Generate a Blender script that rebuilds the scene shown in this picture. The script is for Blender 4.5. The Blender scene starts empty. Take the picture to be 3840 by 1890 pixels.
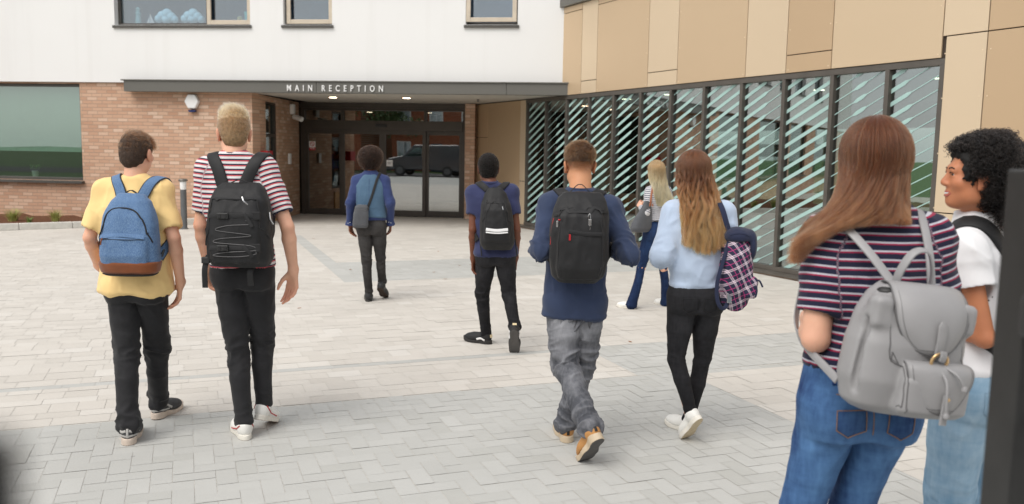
import bpy, bmesh, math, random
import numpy as np
from mathutils import Matrix, Vector

SC = bpy.context.scene
COL = SC.collection
R = math.radians

# ------------------------------------------------------------------ camera
CAM_H, PITCH, ROLL = 1.65, R(6.72), R(0.98)
cam_d = bpy.data.cameras.new('camera')
cam = bpy.data.objects.new('camera', cam_d)
COL.objects.link(cam)
fwd = Vector((0, math.cos(PITCH), -math.sin(PITCH)))
up0 = Vector((0, math.sin(PITCH), math.cos(PITCH)))
rt0 = Vector((1, 0, 0))
rt = rt0 * math.cos(ROLL) + up0 * math.sin(ROLL)
up = up0 * math.cos(ROLL) - rt0 * math.sin(ROLL)
cam.matrix_world = Matrix(((rt.x, up.x, -fwd.x, 0), (rt.y, up.y, -fwd.y, 0), (rt.z, up.z, -fwd.z, CAM_H), (0, 0, 0, 1)))
cam_d.sensor_width = 36.0
cam_d.lens = 36.0 * 3222 / 3840
cam_d.clip_start, cam_d.clip_end = 0.05, 900
cam_d.dof.use_dof = True
cam_d.dof.focus_distance = 5.2
cam_d.dof.aperture_fstop = 3.4
SC.camera = cam

# ------------------------------------------------------------------ world, sun, exposure
SUN_EL, SUN_AZ = R(52), R(218)          # azimuth clockwise from +Y: behind the camera, to the left
w = bpy.data.worlds.new('World')
SC.world = w
w.use_nodes = True
nt = w.node_tree
bg = nt.nodes['Background']
sky = nt.nodes.new('ShaderNodeTexSky')
sky.sky_type = 'NISHITA'
sky.sun_disc = False
sky.sun_elevation, sky.sun_rotation = SUN_EL, SUN_AZ
sky.air_density, sky.dust_density = 1.0, 2.0
hs = nt.nodes.new('ShaderNodeHueSaturation')      # thin cloud cover: a paler, whiter sky
hs.inputs['Saturation'].default_value = 0.34
nt.links.new(sky.outputs[0], hs.inputs['Color'])
gm = nt.nodes.new('ShaderNodeMix')
gm.data_type = 'RGBA'
gm.inputs[0].default_value = 0.45
gm.inputs[7].default_value = (7.6, 7.5, 7.4, 1)
nt.links.new(hs.outputs[0], gm.inputs[6])
nt.links.new(gm.outputs[2], bg.inputs['Color'])
bg.inputs['Strength'].default_value = 0.10
sun_d = bpy.data.lights.new('sun', 'SUN')
sun_d.energy = 1.35
sun_d.angle = R(42)
sun_d.color = (1.0, 0.955, 0.89)
sun = bpy.data.objects.new('sun', sun_d)
COL.objects.link(sun)
sd = Vector((math.sin(SUN_AZ) * math.cos(SUN_EL), math.cos(SUN_AZ) * math.cos(SUN_EL), math.sin(SUN_EL)))
sun.rotation_euler = (-sd).to_track_quat('-Z', 'Y').to_euler()
sun.location = sd * 60
SC.view_settings.view_transform = 'Standard'
SC.view_settings.look = 'None'
SC.view_settings.gamma = 1.0
SC.view_settings.exposure = 0.66
SC.cycles.use_denoising = True
SC.cycles.max_bounces = 8
SC.cycles.transparent_max_bounces = 12
SC.cycles.caustics_reflective = False
SC.cycles.caustics_refractive = False

rnd = random.Random(7)
RNG = np.random.default_rng(11)

# ------------------------------------------------------------------ object helpers
def tag(o, label=None, cat=None, group=None, kind=None):
    if label: o['label'] = label
    if cat: o['category'] = cat
    if group: o['group'] = group
    if kind: o['kind'] = kind
    return o

def empty(name, loc=(0, 0, 0), rz=0.0, label=None, cat=None, group=None, parent=None):
    o = bpy.data.objects.new(name, None)
    COL.objects.link(o)
    o.empty_display_size = 0.1
    o.location = loc
    o.rotation_euler = (0, 0, rz)
    if parent: o.parent = parent
    return tag(o, label, cat, group)

def mesh_obj(name, V, Fq, mat, parent=None, smooth=False, attrs=None, mats=None, fmat=None):
    """V (n,3) array; Fq: list of faces, or an (m,4)/(m,3) int array"""
    me = bpy.data.meshes.new(name)
    V = np.asarray(V, dtype=np.float32)
    if isinstance(Fq, np.ndarray):
        n, k = Fq.shape
        me.vertices.add(len(V))
        me.vertices.foreach_set('co', V.ravel())
        me.loops.add(n * k)
        me.loops.foreach_set('vertex_index', Fq.astype(np.int32).ravel())
        me.polygons.add(n)
        me.polygons.foreach_set('loop_start', np.arange(0, n * k, k, dtype=np.int32))
        me.update(calc_edges=True)
    else:
        me.from_pydata([tuple(map(float, v)) for v in V], [], Fq)
        me.update()
    for m in (mats or [mat]):
        me.materials.append(m)
    if fmat is not None:
        me.polygons.foreach_set('material_index', np.asarray(fmat, dtype=np.int32))
    if smooth:
        me.polygons.foreach_set('use_smooth', np.ones(len(me.polygons), dtype=bool))
    for k, a in (attrs or {}).items():
        at = me.attributes.new(k, 'FLOAT', 'POINT')
        at.data.foreach_set('value', np.asarray(a, dtype=np.float32))
    me.validate()
    o = bpy.data.objects.new(name, me)
    COL.objects.link(o)
    if parent: o.parent = parent
    return o

class MB:
    """collects boxes, quads, tubes and prisms; build() links them as ONE mesh object"""
    def __init__(s): s.v, s.f, s.m = [], [], []
    def poly(s, pts, m=0):
        n = len(s.v); s.v += [tuple(p) for p in pts]; s.f.append(tuple(range(n, n + len(pts)))); s.m.append(m)
    def box(s, a, b, m=0, M=None):
        x0, y0, z0 = a; x1, y1, z1 = b
        P = [(x0, y0, z0), (x1, y0, z0), (x1, y1, z0), (x0, y1, z0), (x0, y0, z1), (x1, y0, z1), (x1, y1, z1), (x0, y1, z1)]
        if M is not None: P = [tuple(M @ Vector(p)) for p in P]
        n = len(s.v); s.v += P
        for q in ((0, 3, 2, 1), (4, 5, 6, 7), (0, 1, 5, 4), (1, 2, 6, 5), (2, 3, 7, 6), (3, 0, 4, 7)):
            s.f.append(tuple(n + i for i in q)); s.m.append(m)
    def prism(s, pts, axis, t0, t1, m=0):
        """pts: closed 2D outline; axis 'x','y','z' is the extrusion axis"""
        def P(p, t): return (t, p[0], p[1]) if axis == 'x' else ((p[0], t, p[1]) if axis == 'y' else (p[0], p[1], t))
        n = len(s.v); k = len(pts)
        s.v += [P(p, t0) for p in pts] + [P(p, t1) for p in pts]
        s.f.append(tuple(range(n, n + k))); s.m.append(m)
        s.f.append(tuple(range(n + 2 * k - 1, n + k - 1, -1))); s.m.append(m)
        for i in range(k):
            j = (i + 1) % k
            s.f.append((n + i, n + k + i, n + k + j, n + j)); s.m.append(m)
    def tube(s, pts, rads, seg=10, m=0, caps=True, closed=False):
        pts = [Vector(p) for p in pts]
        if not hasattr(rads, '__len__'): rads = [rads] * len(pts)
        n0 = len(s.v); k = len(pts)
        ref = None
        for i, p in enumerate(pts):
            if closed: t = pts[(i + 1) % k] - pts[i - 1]
            else: t = pts[min(i + 1, k - 1)] - pts[max(i - 1, 0)]
            t.normalize()
            if ref is None:
                ref = Vector((0, 0, 1)) if abs(t.z) < 0.9 else Vector((1, 0, 0))
            a = (ref - t * ref.dot(t)).normalized(); b = t.cross(a); ref = a
            for j in range(seg):
                th = 2 * math.pi * j / seg
                s.v.append(tuple(p + (a * math.cos(th) + b * math.sin(th)) * rads[i]))
        for i in range(k if closed else k - 1):
            i2 = (i + 1) % k
            for j in range(seg):
                j2 = (j + 1) % seg
                s.f.append((n0 + i * seg + j, n0 + i * seg + j2, n0 + i2 * seg + j2, n0 + i2 * seg + j)); s.m.append(m)
        if caps and not closed:
            s.f.append(tuple(n0 + j for j in range(seg - 1, -1, -1))); s.m.append(m)
            s.f.append(tuple(n0 + (k - 1) * seg + j for j in range(seg))); s.m.append(m)
    def lathe(s, prof, seg=20, c=(0, 0, 0), m=0):
        n0 = len(s.v); k = len(prof)
        for r_, z in prof:
            for j in range(seg):
                th = 2 * math.pi * j / seg
                s.v.append((c[0] + r_ * math.cos(th), c[1] + r_ * math.sin(th), c[2] + z))
        for i in range(k - 1):
            for j in range(seg):
                j2 = (j + 1) % seg
                s.f.append((n0 + i * seg + j, n0 + i * seg + j2, n0 + (i + 1) * seg + j2, n0 + (i + 1) * seg + j)); s.m.append(m)
        s.f.append(tuple(n0 + j for j in range(seg - 1, -1, -1))); s.m.append(m)
        s.f.append(tuple(n0 + (k - 1) * seg + j for j in range(seg))); s.m.append(m)
    def build(s, name, mat, parent=None, smooth=False, mats=None, bevel=0.0):
        o = mesh_obj(name, s.v, s.f, mat, parent, smooth, mats=mats, fmat=s.m if mats else None)
        if smooth:
            o.data.set_sharp_from_angle(angle=R(38))
        if bevel:
            b = o.modifiers.new('bevel', 'BEVEL'); b.width = bevel; b.segments = 2; b.limit_method = 'ANGLE'; b.angle_limit = R(35)
        return o

# ------------------------------------------------------------------ materials
def newmat(name):
    m = bpy.data.materials.new(name); m.use_nodes = True
    t = m.node_tree
    return m, t, t.nodes['Principled BSDF']
def nd(t, typ, **kw):
    n = t.nodes.new(typ)
    for k, v in kw.items(): setattr(n, k, v)
    return n
def lk(t, a, b): t.links.new(a, b)
def setin(n, **kw):
    for k, v in kw.items(): n.inputs[k.replace('_', ' ')].default_value = v
def c4(c): return (c[0], c[1], c[2], 1.0)
def srgb(r, g, b):
    f = lambda c: (c / 255 / 12.92) if c / 255 <= 0.04045 else ((c / 255 + 0.055) / 1.055) ** 2.4
    return (f(r), f(g), f(b))
def coords(t, kind='Object', scale=(1, 1, 1), rot=(0, 0, 0)):
    tc = nd(t, 'ShaderNodeTexCoord'); mp = nd(t, 'ShaderNodeMapping')
    mp.inputs['Scale'].default_value = scale; mp.inputs['Rotation'].default_value = rot
    lk(t, tc.outputs[kind], mp.inputs['Vector'])
    return mp.outputs['Vector']
def noise(t, vec, scale, detail=3, rough=0.55):
    n = nd(t, 'ShaderNodeTexNoise'); n.inputs['Scale'].default_value = scale
    n.inputs['Detail'].default_value = detail; n.inputs['Roughness'].default_value = rough
    if vec is not None: lk(t, vec, n.inputs['Vector'])
    return n.outputs['Fac']
def ramp(t, fac, stops, interp='LINEAR'):
    r_ = nd(t, 'ShaderNodeValToRGB'); cr = r_.color_ramp; cr.interpolation = interp
    while len(cr.elements) < len(stops): cr.elements.new(0.5)
    for e, (p, c) in zip(cr.elements, stops):
        e.position = p; e.color = c4(c) if len(c) == 3 else c
    lk(t, fac, r_.inputs['Fac'])
    return r_.outputs['Color']
def mixc(t, fac, a, b, mode='MIX'):
    m = nd(t, 'ShaderNodeMix', data_type='RGBA', blend_type=mode)
    for s, v in ((0, fac), (6, a), (7, b)):
        if hasattr(v, 'links') or hasattr(v, 'is_linked'): lk(t, v, m.inputs[s])
        elif s == 0: m.inputs[0].default_value = v
        else: m.inputs[s].default_value = c4(v)
    return m.outputs[2]
def mth(t, op, a, b=None, c=None, clamp=False):
    m = nd(t, 'ShaderNodeMath', operation=op); m.use_clamp = clamp
    for i, v in enumerate((a, b, c)):
        if v is None: continue
        if hasattr(v, 'is_linked'): lk(t, v, m.inputs[i])
        else: m.inputs[i].default_value = v
    return m.outputs[0]
def bump(t, p, h, strength=0.3, dist=0.01):
    b = nd(t, 'ShaderNodeBump'); b.inputs['Strength'].default_value = strength; b.inputs['Distance'].default_value = dist
    lk(t, h, b.inputs['Height']); lk(t, b.outputs[0], p.inputs['Normal'])
def attr(t, name):
    a = nd(t, 'ShaderNodeAttribute'); a.attribute_name = name
    return a.outputs['Fac']

def plain(name, c, rough=0.5, metal=0.0, var=0.08, nscale=6.0, bmp=0.0, bscale=200.0, spec=0.5, coat=0.0):
    """one colour, unevenly worn: a little noise in the value and a fine bump"""
    m, t, p = newmat(name)
    v = coords(t)
    f = noise(t, v, nscale, 4)
    lo = tuple(x * (1 - var) for x in c); hi = tuple(min(1, x * (1 + var)) for x in c)
    lk(t, ramp(t, f, [(0.3, lo), (0.7, hi)]), p.inputs['Base Color'])
    p.inputs['Roughness'].default_value = rough; p.inputs['Metallic'].default_value = metal
    p.inputs['Specular IOR Level'].default_value = spec
    if coat: p.inputs['Coat Weight'].default_value = coat
    if bmp: bump(t, p, noise(t, v, bscale, 2), bmp, 0.002)
    return m

def fabric(name, c, rough=0.88, var=0.10, weave=0.35, wscale=900.0, sheen=0.15, spec=0.25, heather=None):
    m, t, p = newmat(name)
    v = coords(t)
    f = noise(t, v, 9.0, 4); f2 = noise(t, v, 260.0, 2)
    lo = tuple(x * (1 - var) for x in c); hi = tuple(min(1, x * (1 + var)) for x in c)
    col = ramp(t, f, [(0.3, lo), (0.7, hi)])
    if heather:                                    # melange yarns
        vs = coords(t, scale=(1, 1, 0.25))
        col = mixc(t, mth(t, 'MULTIPLY', ramp(t, noise(t, vs, 420.0, 2), [(0.42, (0, 0, 0)), (0.62, (1, 1, 1))]), 0.8), col, heather)
    lk(t, col, p.inputs['Base Color'])
    p.inputs['Roughness'].default_value = rough; p.inputs['Specular IOR Level'].default_value = spec
    p.inputs['Sheen Weight'].default_value = sheen; p.inputs['Sheen Roughness'].default_value = 0.5
    wv = nd(t, 'ShaderNodeMix', data_type='FLOAT'); wv.inputs[0].default_value = 0.5
    lk(t, noise(t, v, wscale, 1), wv.inputs[2]); lk(t, f2, wv.inputs[3])
    bump(t, p, wv.outputs[0], weave, 0.0015)
    return m

def denim(name, c, fade, amount=0.5, rough=0.85):
    """c the dyed colour, fade the worn colour where the cloth rubs; attribute 'wear' 0..1 is set on the mesh"""
    m, t, p = newmat(name)
    v = coords(t); vs = coords(t, scale=(1, 1, 0.22))
    n1 = noise(t, vs, 60.0, 3); n2 = noise(t, v, 7.0, 4, 0.6); n3 = noise(t, coords(t, scale=(0.6, 0.6, 2.2)), 22.0, 3)
    f = mth(t, 'ADD', mth(t, 'MULTIPLY', attr(t, 'wear'), amount), mth(t, 'MULTIPLY', mth(t, 'SUBTRACT', n2, 0.5), 0.75), clamp=False)
    f = mth(t, 'ADD', f, mth(t, 'MULTIPLY', mth(t, 'SUBTRACT', n1, 0.5), 0.5))
    f = mth(t, 'ADD', f, mth(t, 'MULTIPLY', mth(t, 'SUBTRACT', n3, 0.5), 0.35), clamp=True)
    lk(t, mixc(t, f, c, fade), p.inputs['Base Color'])
    p.inputs['Roughness'].default_value = rough; p.inputs['Specular IOR Level'].default_value = 0.25
    bump(t, p, mth(t, 'ADD', noise(t, v, 700.0, 1), mth(t, 'MULTIPLY', n3, 0.6)), 0.4, 0.002)
    return m

def stripes(name, cols, period, offset=0.0, rough=0.88, coord='gc'):
    """knitted stripes; cols = [(start fraction, colour)...] over one period of the garment coordinate"""
    m, t, p = newmat(name)
    v = coords(t)
    g = attr(t, coord)
    wob = mth(t, 'MULTIPLY', mth(t, 'SUBTRACT', noise(t, v, 6.0, 2), 0.5), 0.006)
    fr = mth(t, 'FRACT', mth(t, 'ADD', mth(t, 'DIVIDE', mth(t, 'ADD', g, wob), period), offset + 40.0))
    col = ramp(t, fr, cols, 'CONSTANT')
    f = noise(t, v, 14.0, 3)
    col = mixc(t, mth(t, 'MULTIPLY', f, 0.22), col, (0.02, 0.02, 0.03), 'MIX')
    lk(t, col, p.inputs['Base Color'])
    p.inputs['Roughness'].default_value = rough; p.inputs['Specular IOR Level'].default_value = 0.2
    p.inputs['Sheen Weight'].default_value = 0.12
    bump(t, p, noise(t, v, 800.0, 1), 0.25, 0.0015)
    return m

def glassmat(name, tint=(0.82, 0.88, 0.86), refl=1.0, base=0.05):
    m = bpy.data.materials.new(name); m.use_nodes = True; t = m.node_tree; t.nodes.clear()
    out = nd(t, 'ShaderNodeOutputMaterial'); mx = nd(t, 'ShaderNodeMixShader')
    tr = nd(t, 'ShaderNodeBsdfTransparent'); gl = nd(t, 'ShaderNodeBsdfGlossy')
    tr.inputs['Color'].default_value = c4(tint); gl.inputs['Roughness'].default_value = 0.0
    gl.inputs['Color'].default_value = (0.93, 0.96, 0.97, 1)
    v = coords(t)
    bp = nd(t, 'ShaderNodeBump'); bp.inputs['Strength'].default_value = 0.05; bp.inputs['Distance'].default_value = 0.02
    lk(t, noise(t, v, 0.9, 1), bp.inputs['Height']); lk(t, bp.outputs[0], gl.inputs['Normal'])
    geo = nd(t, 'ShaderNodeNewGeometry'); dt = nd(t, 'ShaderNodeVectorMath', operation='DOT_PRODUCT')
    lk(t, geo.outputs['Incoming'], dt.inputs[0]); lk(t, geo.outputs['Normal'], dt.inputs[1])
    sch = mth(t, 'POWER', mth(t, 'SUBTRACT', 1.0, mth(t, 'ABSOLUTE', dt.outputs['Value']), clamp=True), 5.0)
    lk(t, mth(t, 'ADD', mth(t, 'MULTIPLY', sch, 0.9), 0.045 * refl + base, clamp=True), mx.inputs[0])
    lk(t, tr.outputs[0], mx.inputs[1]); lk(t, gl.outputs[0], mx.inputs[2]); lk(t, mx.outputs[0], out.inputs['Surface'])
    return m

def emis(name, c, s):
    m, t, p = newmat(name)
    p.inputs['Base Color'].default_value = c4(c)
    p.inputs['Emission Color'].default_value = c4(c); p.inputs['Emission Strength'].default_value = s
    return m

def brickmat(name, c1, c2, mortar, bw=0.225, bh=0.073, ms=0.0065, axis='xz', bias=0.0):
    m, t, p = newmat(name)
    rot = (R(90), 0, 0) if axis == 'xz' else (R(90), 0, R(90))
    tc = nd(t, 'ShaderNodeTexCoord')
    sp = nd(t, 'ShaderNodeSeparateXYZ'); lk(t, tc.outputs['Object'], sp.inputs[0])
    cb = nd(t, 'ShaderNodeCombineXYZ')
    lk(t, sp.outputs['X' if axis == 'xz' else 'Y'], cb.inputs['X']); lk(t, sp.outputs['Z'], cb.inputs['Y'])
    b = nd(t, 'ShaderNodeTexBrick')
    lk(t, cb.outputs[0], b.inputs['Vector'])
    b.inputs['Scale'].default_value = 1.0; b.inputs['Brick Width'].default_value = bw; b.inputs['Row Height'].default_value = bh
    b.inputs['Mortar Size'].default_value = ms; b.inputs['Mortar Smooth'].default_value = 0.2; b.inputs['Bias'].default_value = bias
    b.inputs['Color1'].default_value = (0, 0, 0, 1); b.inputs['Color2'].default_value = (1, 1, 1, 1); b.inputs['Mortar'].default_value = (0.5, 0.5, 0.5, 1)
    v = coords(t)
    n1 = noise(t, v, 3.0, 3); n2 = noise(t, v, 42.0, 4)
    per = ramp(t, b.outputs['Color'], [(0.0, c1[0]), (0.35, c1[1]), (0.7, c1[2]), (1.0, c1[3])])
    per = mixc(t, mth(t, 'MULTIPLY', n2, 0.45), per, c2)
    per = mixc(t, mth(t, 'MULTIPLY', ramp(t, n1, [(0.45, (0, 0, 0)), (0.75, (1, 1, 1))]), 0.25), per, c1[2])
    col = mixc(t, b.outputs['Fac'], per, mixc(t, n2, mortar, tuple(x * 0.7 for x in mortar)))
    lk(t, col, p.inputs['Base Color'])
    p.inputs['Roughness'].default_value = 0.9; p.inputs['Specular IOR Level'].default_value = 0.2
    h = mth(t, 'SUBTRACT', mth(t, 'MULTIPLY', n2, 0.3), b.outputs['Fac'])
    bump(t, p, h, 0.6, 0.008)
    return m
# ================================================================== THE PLACE
M = {}
def streaked(name, c):
    m, t, p = newmat(name)
    n1 = noise(t, coords(t), .45, 4); n2 = noise(t, coords(t, scale=(2.2, 2.2, .10)), 1.6, 4, .6); n3 = noise(t, coords(t), 90.0, 3)
    col = ramp(t, n1, [(.3, tuple(x * .965 for x in c)), (.7, c)])
    col = mixc(t, mth(t, 'MULTIPLY', ramp(t, n2, [(.52, (0, 0, 0)), (.78, (1, 1, 1))]), .16), col, (.60, .585, .55))
    lk(t, col, p.inputs['Base Color']); p.inputs['Roughness'].default_value = .92; p.inputs['Specular IOR Level'].default_value = .15
    bump(t, p, n3, .45, .004)
    return m
M['render'] = streaked('white_render', (0.80, 0.80, 0.79))
M['brick'] = brickmat('buff_brick', [srgb(182, 144, 120), srgb(193, 157, 133), srgb(200, 166, 142), srgb(215, 190, 170)], srgb(187, 149, 124), srgb(178, 154, 134))
M['brick_side'] = brickmat('buff_brick_side', [srgb(182, 144, 120), srgb(193, 157, 133), srgb(200, 166, 142), srgb(215, 190, 170)], srgb(187, 149, 124), srgb(178, 154, 134), axis='yz')
M['anth'] = plain('anthracite_metal', (0.085, 0.08, 0.072), 0.42, 0.3, var=0.12, nscale=2.0)
M['fascia'] = plain('grey_fascia_metal', (0.15, 0.145, 0.13), 0.38, 0.35, var=0.07, nscale=0.5)
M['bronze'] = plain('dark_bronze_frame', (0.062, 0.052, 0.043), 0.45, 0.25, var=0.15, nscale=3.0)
M['bronze_lit'] = plain('bronze_mullion_lit', (0.11, 0.098, 0.085), 0.42, 0.3, var=0.12, nscale=3.0)  # lit copy of the bronze: daylight on the wing frames put into the colour
M['soffit'] = plain('pale_soffit_board', (0.52, 0.49, 0.44), 0.7, var=0.03, nscale=1.0)
M['panel'] = [plain('golden_cladding_%d' % i, c, 0.42, 0.35, var=0.025, nscale=0.35, bmp=0.04, bscale=9) for i, c in
              enumerate([srgb(206, 181, 149), srgb(218, 197, 168), srgb(198, 171, 138), srgb(212, 189, 158)])]
M['joint'] = plain('panel_joint_backing', (0.05, 0.035, 0.025), 0.8)
M['rivet'] = plain('panel_rivet', srgb(236, 215, 185), 0.3, 0.4)
M['beige'] = plain('beige_vent_frame', srgb(196, 184, 166), 0.5, 0.1)
M['glass'] = glassmat('clear_glazing', (0.70, 0.78, 0.75), 1.0, 0.12)
M['glass_up'] = glassmat('upper_window_glass', (0.80, 0.86, 0.90), 1.2, 0.10)
M['glass_door'] = glassmat('door_glazing', (0.58, 0.58, 0.55), 1.15, 0.30)
M['glass_wing'] = glassmat('wing_glazing', (0.56, 0.66, 0.63), 1.0, 0.27)
M['film'] = plain('turquoise_film', srgb(164, 196, 191), 0.55, var=0.05, nscale=3)
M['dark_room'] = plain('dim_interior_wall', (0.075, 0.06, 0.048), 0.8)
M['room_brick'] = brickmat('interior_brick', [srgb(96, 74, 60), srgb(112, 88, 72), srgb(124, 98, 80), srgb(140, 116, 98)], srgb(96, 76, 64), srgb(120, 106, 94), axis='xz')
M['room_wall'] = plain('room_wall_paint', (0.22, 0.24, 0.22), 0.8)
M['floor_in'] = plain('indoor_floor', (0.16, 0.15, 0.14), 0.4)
M['white'] = plain('white_plastic', (0.78, 0.78, 0.77), 0.45, var=0.04)
M['offwhite_col'] = plain('painted_column', (0.62, 0.70, 0.66), 0.6, var=0.03)
M['black'] = plain('black_plastic', (0.02, 0.02, 0.02), 0.5)
M['lamp'] = emis('warm_lamp_disc', (1.0, 0.86, 0.66), 7.0)
M['lamp_trim'] = plain('lamp_trim_ring', srgb(220, 190, 150), 0.4)
M['red'] = plain('red_paint', srgb(176, 16, 28), 0.4)
M['orange'] = plain('orange_box', srgb(214, 120, 20), 0.5)
M['hivis'] = plain('lime_cloth', srgb(110, 160, 30), 0.8)
M['concrete'] = plain('kerb_concrete', srgb(205, 203, 196), 0.9, var=0.08, nscale=12, bmp=0.4, bscale=120, spec=0.2)
M['bark'] = plain('bark_mulch', (0.13, 0.062, 0.036), 0.95, var=0.5, nscale=60, bmp=0.9, bscale=70, spec=0.1)
M['wood'] = plain('light_wood', srgb(196, 150, 96), 0.6, var=0.15, nscale=8)
M['steel'] = plain('grey_painted_post', (0.13, 0.135, 0.14), 0.42, 0.4)
M['gate'] = plain('black_gate_paint', (0.016, 0.016, 0.016), 0.42, 0.1, var=0.25, nscale=14, bmp=0.08, bscale=60)
M['leaf'] = [plain('leaf_green_%d' % i, c, 0.6, var=0.3, nscale=12) for i, c in enumerate([(0.15, 0.23, 0.05), (0.34, 0.36, 0.10), (0.075, 0.12, 0.04)])]
M['pot'] = plain('white_pot', (0.7, 0.72, 0.68), 0.4)

# ------------------------------------------------------------------ ground
def paver_material(name, cs, rough=0.86):
    m, t, p = newmat(name)
    v = coords(t)
    a = attr(t, 'tone')
    col = ramp(t, a, [(i / (len(cs) - 1), c) for i, c in enumerate(cs)])
    n1 = noise(t, v, 0.55, 4, 0.6); n2 = noise(t, v, 5.0, 4); n3 = noise(t, v, 210.0, 3, 0.7)
    col = mixc(t, mth(t, 'MULTIPLY', ramp(t, n1, [(0.42, (0, 0, 0)), (0.72, (1, 1, 1))]), 0.34), col, tuple(x * 0.80 for x in cs[0]))
    col = mixc(t, mth(t, 'MULTIPLY', ramp(t, n2, [(0.48, (0, 0, 0)), (0.8, (1, 1, 1))]), 0.15), col, tuple(x * 0.8 for x in cs[0]))
    col = mixc(t, mth(t, 'MULTIPLY', ramp(t, n3, [(0.52, (0, 0, 0)), (0.72, (1, 1, 1))]), 0.16), col, tuple(x * 0.6 for x in cs[0]))
    vo = nd(t, 'ShaderNodeTexVoronoi'); vo.inputs['Scale'].default_value = 1.7; lk(t, v, vo.inputs['Vector'])
    gum = mth(t, 'LESS_THAN', mth(t, 'ADD', vo.outputs['Distance'], mth(t, 'MULTIPLY', n2, .03)), .036)
    col = mixc(t, mth(t, 'MULTIPLY', gum, .35), col, (.16, .155, .15))
    lk(t, col, p.inputs['Base Color'])
    p.inputs['Roughness'].default_value = rough; p.inputs['Specular IOR Level'].default_value = 0.3
    bump(t, p, mth(t, 'ADD', n3, mth(t, 'MULTIPLY', n2, 0.5)), 0.35, 0.003)
    return m
M['cream_pave'] = paver_material('cream_block_paving', [srgb(197, 192, 184), srgb(202, 197, 189), srgb(206, 201, 193), srgb(211, 207, 200)])
M['grey_pave'] = paver_material('grey_block_paving', [srgb(180, 180, 175), srgb(184, 184, 180), srgb(188, 188, 184), srgb(192, 192, 188)])
M['sand'] = plain('joint_sand', srgb(196, 192, 184), 0.95, var=0.2, nscale=30, spec=0.1)
M['asphalt'] = plain('asphalt', (0.055, 0.055, 0.056), 0.9, var=0.15, nscale=20)
M['lawn_soil'] = plain('lawn_green', (0.055, 0.105, 0.022), 0.9, var=0.35, nscale=3)

PU, PV = np.array([math.cos(R(20.8)), math.sin(R(20.8))]), np.array([-math.sin(R(20.8)), math.cos(R(20.8))])
def uv2xy(u, v): return u[..., None] * PU + v[..., None] * PV
def inside_yard(xy):
    x, y = xy[..., 0], xy[..., 1]
    ok = (y > -7.4) & (x > -19) & (x < 9)
    ok &= (x - 0.273) * -0.8955 - (y - 18.469) * 0.445 > -0.02           # outside the wing
    lx = (x + 8.135) * 0.9925 + (y - 18.195) * -0.1219
    ly = (x + 8.135) * 0.1219 + (y - 18.195) * 0.9925
    ok &= (ly < 0.0) | ((ly < 3.6) & (lx > 2.3))
    kx = (x + 9.599) * 0.827 + (y - 16.016) * 0.563
    ky = (y - 16.016) * 0.827 - (x + 9.599) * 0.563
    ok &= ~((ky > 0.0) & (lx < 1.5))
    return ok

def pave(name, quads, tone, mat, z):
    q = np.asarray(quads)                                  # (n,4,2) in u,v
    n = len(q)
    XY = uv2xy(q[..., 0], q[..., 1])
    V = np.concatenate([XY, np.full((n, 4, 1), z)], 2).reshape(-1, 3)
    V[:, 2] += np.repeat(RNG.normal(0, 0.0005, n), 4)
    o = mesh_obj(name, V, np.arange(n * 4).reshape(n, 4), mat, attrs={'tone': np.repeat(tone, 4)})
    return tag(o, kind='structure')

J = 0.0013
def rects(u0, v0, u1, v1):
    u0, v0, u1, v1 = u0 + J, v0 + J, u1 - J, v1 - J
    return np.stack([np.stack([u0, v0], -1), np.stack([u1, v0], -1), np.stack([u1, v1], -1), np.stack([u0, v1], -1)], 1)
# the yard's fields in the paving's own frame (u0, u1, v0, v1)
GREY = [(-30, 3.5, -10, 5.52), (3.12, 30, 5.52, 6.47), (3.5, 30, 5.42, 5.52), (2.0, 30, 10.55, 12.42)]
STRIP = [(-30, 3.12, 6.38, 6.47, 0), (1.80, 2.0, 10.55, 16.5, 1)]
CREAM = [(-30, 3.12, 5.52, 6.38), (3.5, 30, -10, 5.42), (-30, 30, 6.47, 10.55), (-30, 1.80, 10.55, 16.5), (2.0, 30, 12.42, 16.5), (-30, 30, 16.5, 27)]
def clip_to(q, r_):
    """cut blocks to a field, as a paver cuts them along an edge"""
    u0, u1, v0, v1 = r_[:4]
    m = (q[:, 0, 0] < u1) & (q[:, 1, 0] > u0) & (q[:, 0, 1] < v1) & (q[:, 2, 1] > v0)
    q = q[m].copy(); q[..., 0] = np.clip(q[..., 0], u0 + J, u1 - J); q[..., 1] = np.clip(q[..., 1], v0 + J, v1 - J)
    ok = (q[:, 1, 0] - q[:, 0, 0] > .012) & (q[:, 2, 1] - q[:, 0, 1] > .012); q = q[ok]
    c = q.mean(1)
    return q[inside_yard(uv2xy(c[:, 0], c[:, 1]))]
Wb = 0.102
k, l = np.meshgrid(np.arange(-260, 330), np.arange(-150, 150), indexing='ij')
cx, cy = k.ravel() * Wb, (k.ravel() + 4 * l.ravel()) * Wb
hb = np.concatenate([rects(cx, cy, cx + 2 * Wb, cy + Wb), rects(cx, cy + Wb, cx + Wb, cy + 3 * Wb)])
grey = [clip_to(hb, r_) for r_ in GREY]
for u0, u1, v0, v1, vert in STRIP:
    n_ = int(((v1 - v0) if vert else (u1 - u0)) / .204)
    i = np.arange(n_)
    q = rects(np.full(n_, u0), v0 + i * .204, np.full(n_, u1), v0 + (i + 1) * .204) if vert else rects(u0 + i * .204, np.full(n_, v0), u0 + (i + 1) * .204, np.full(n_, v1))
    grey.append(clip_to(q, (u0, u1, v0, v1)))
grey = np.concatenate(grey)
pave('grey_paving', grey, np.clip(RNG.normal(0.5, 0.20, len(grey)), 0, 1), M['grey_pave'], 0.0)
cream = []
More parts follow.
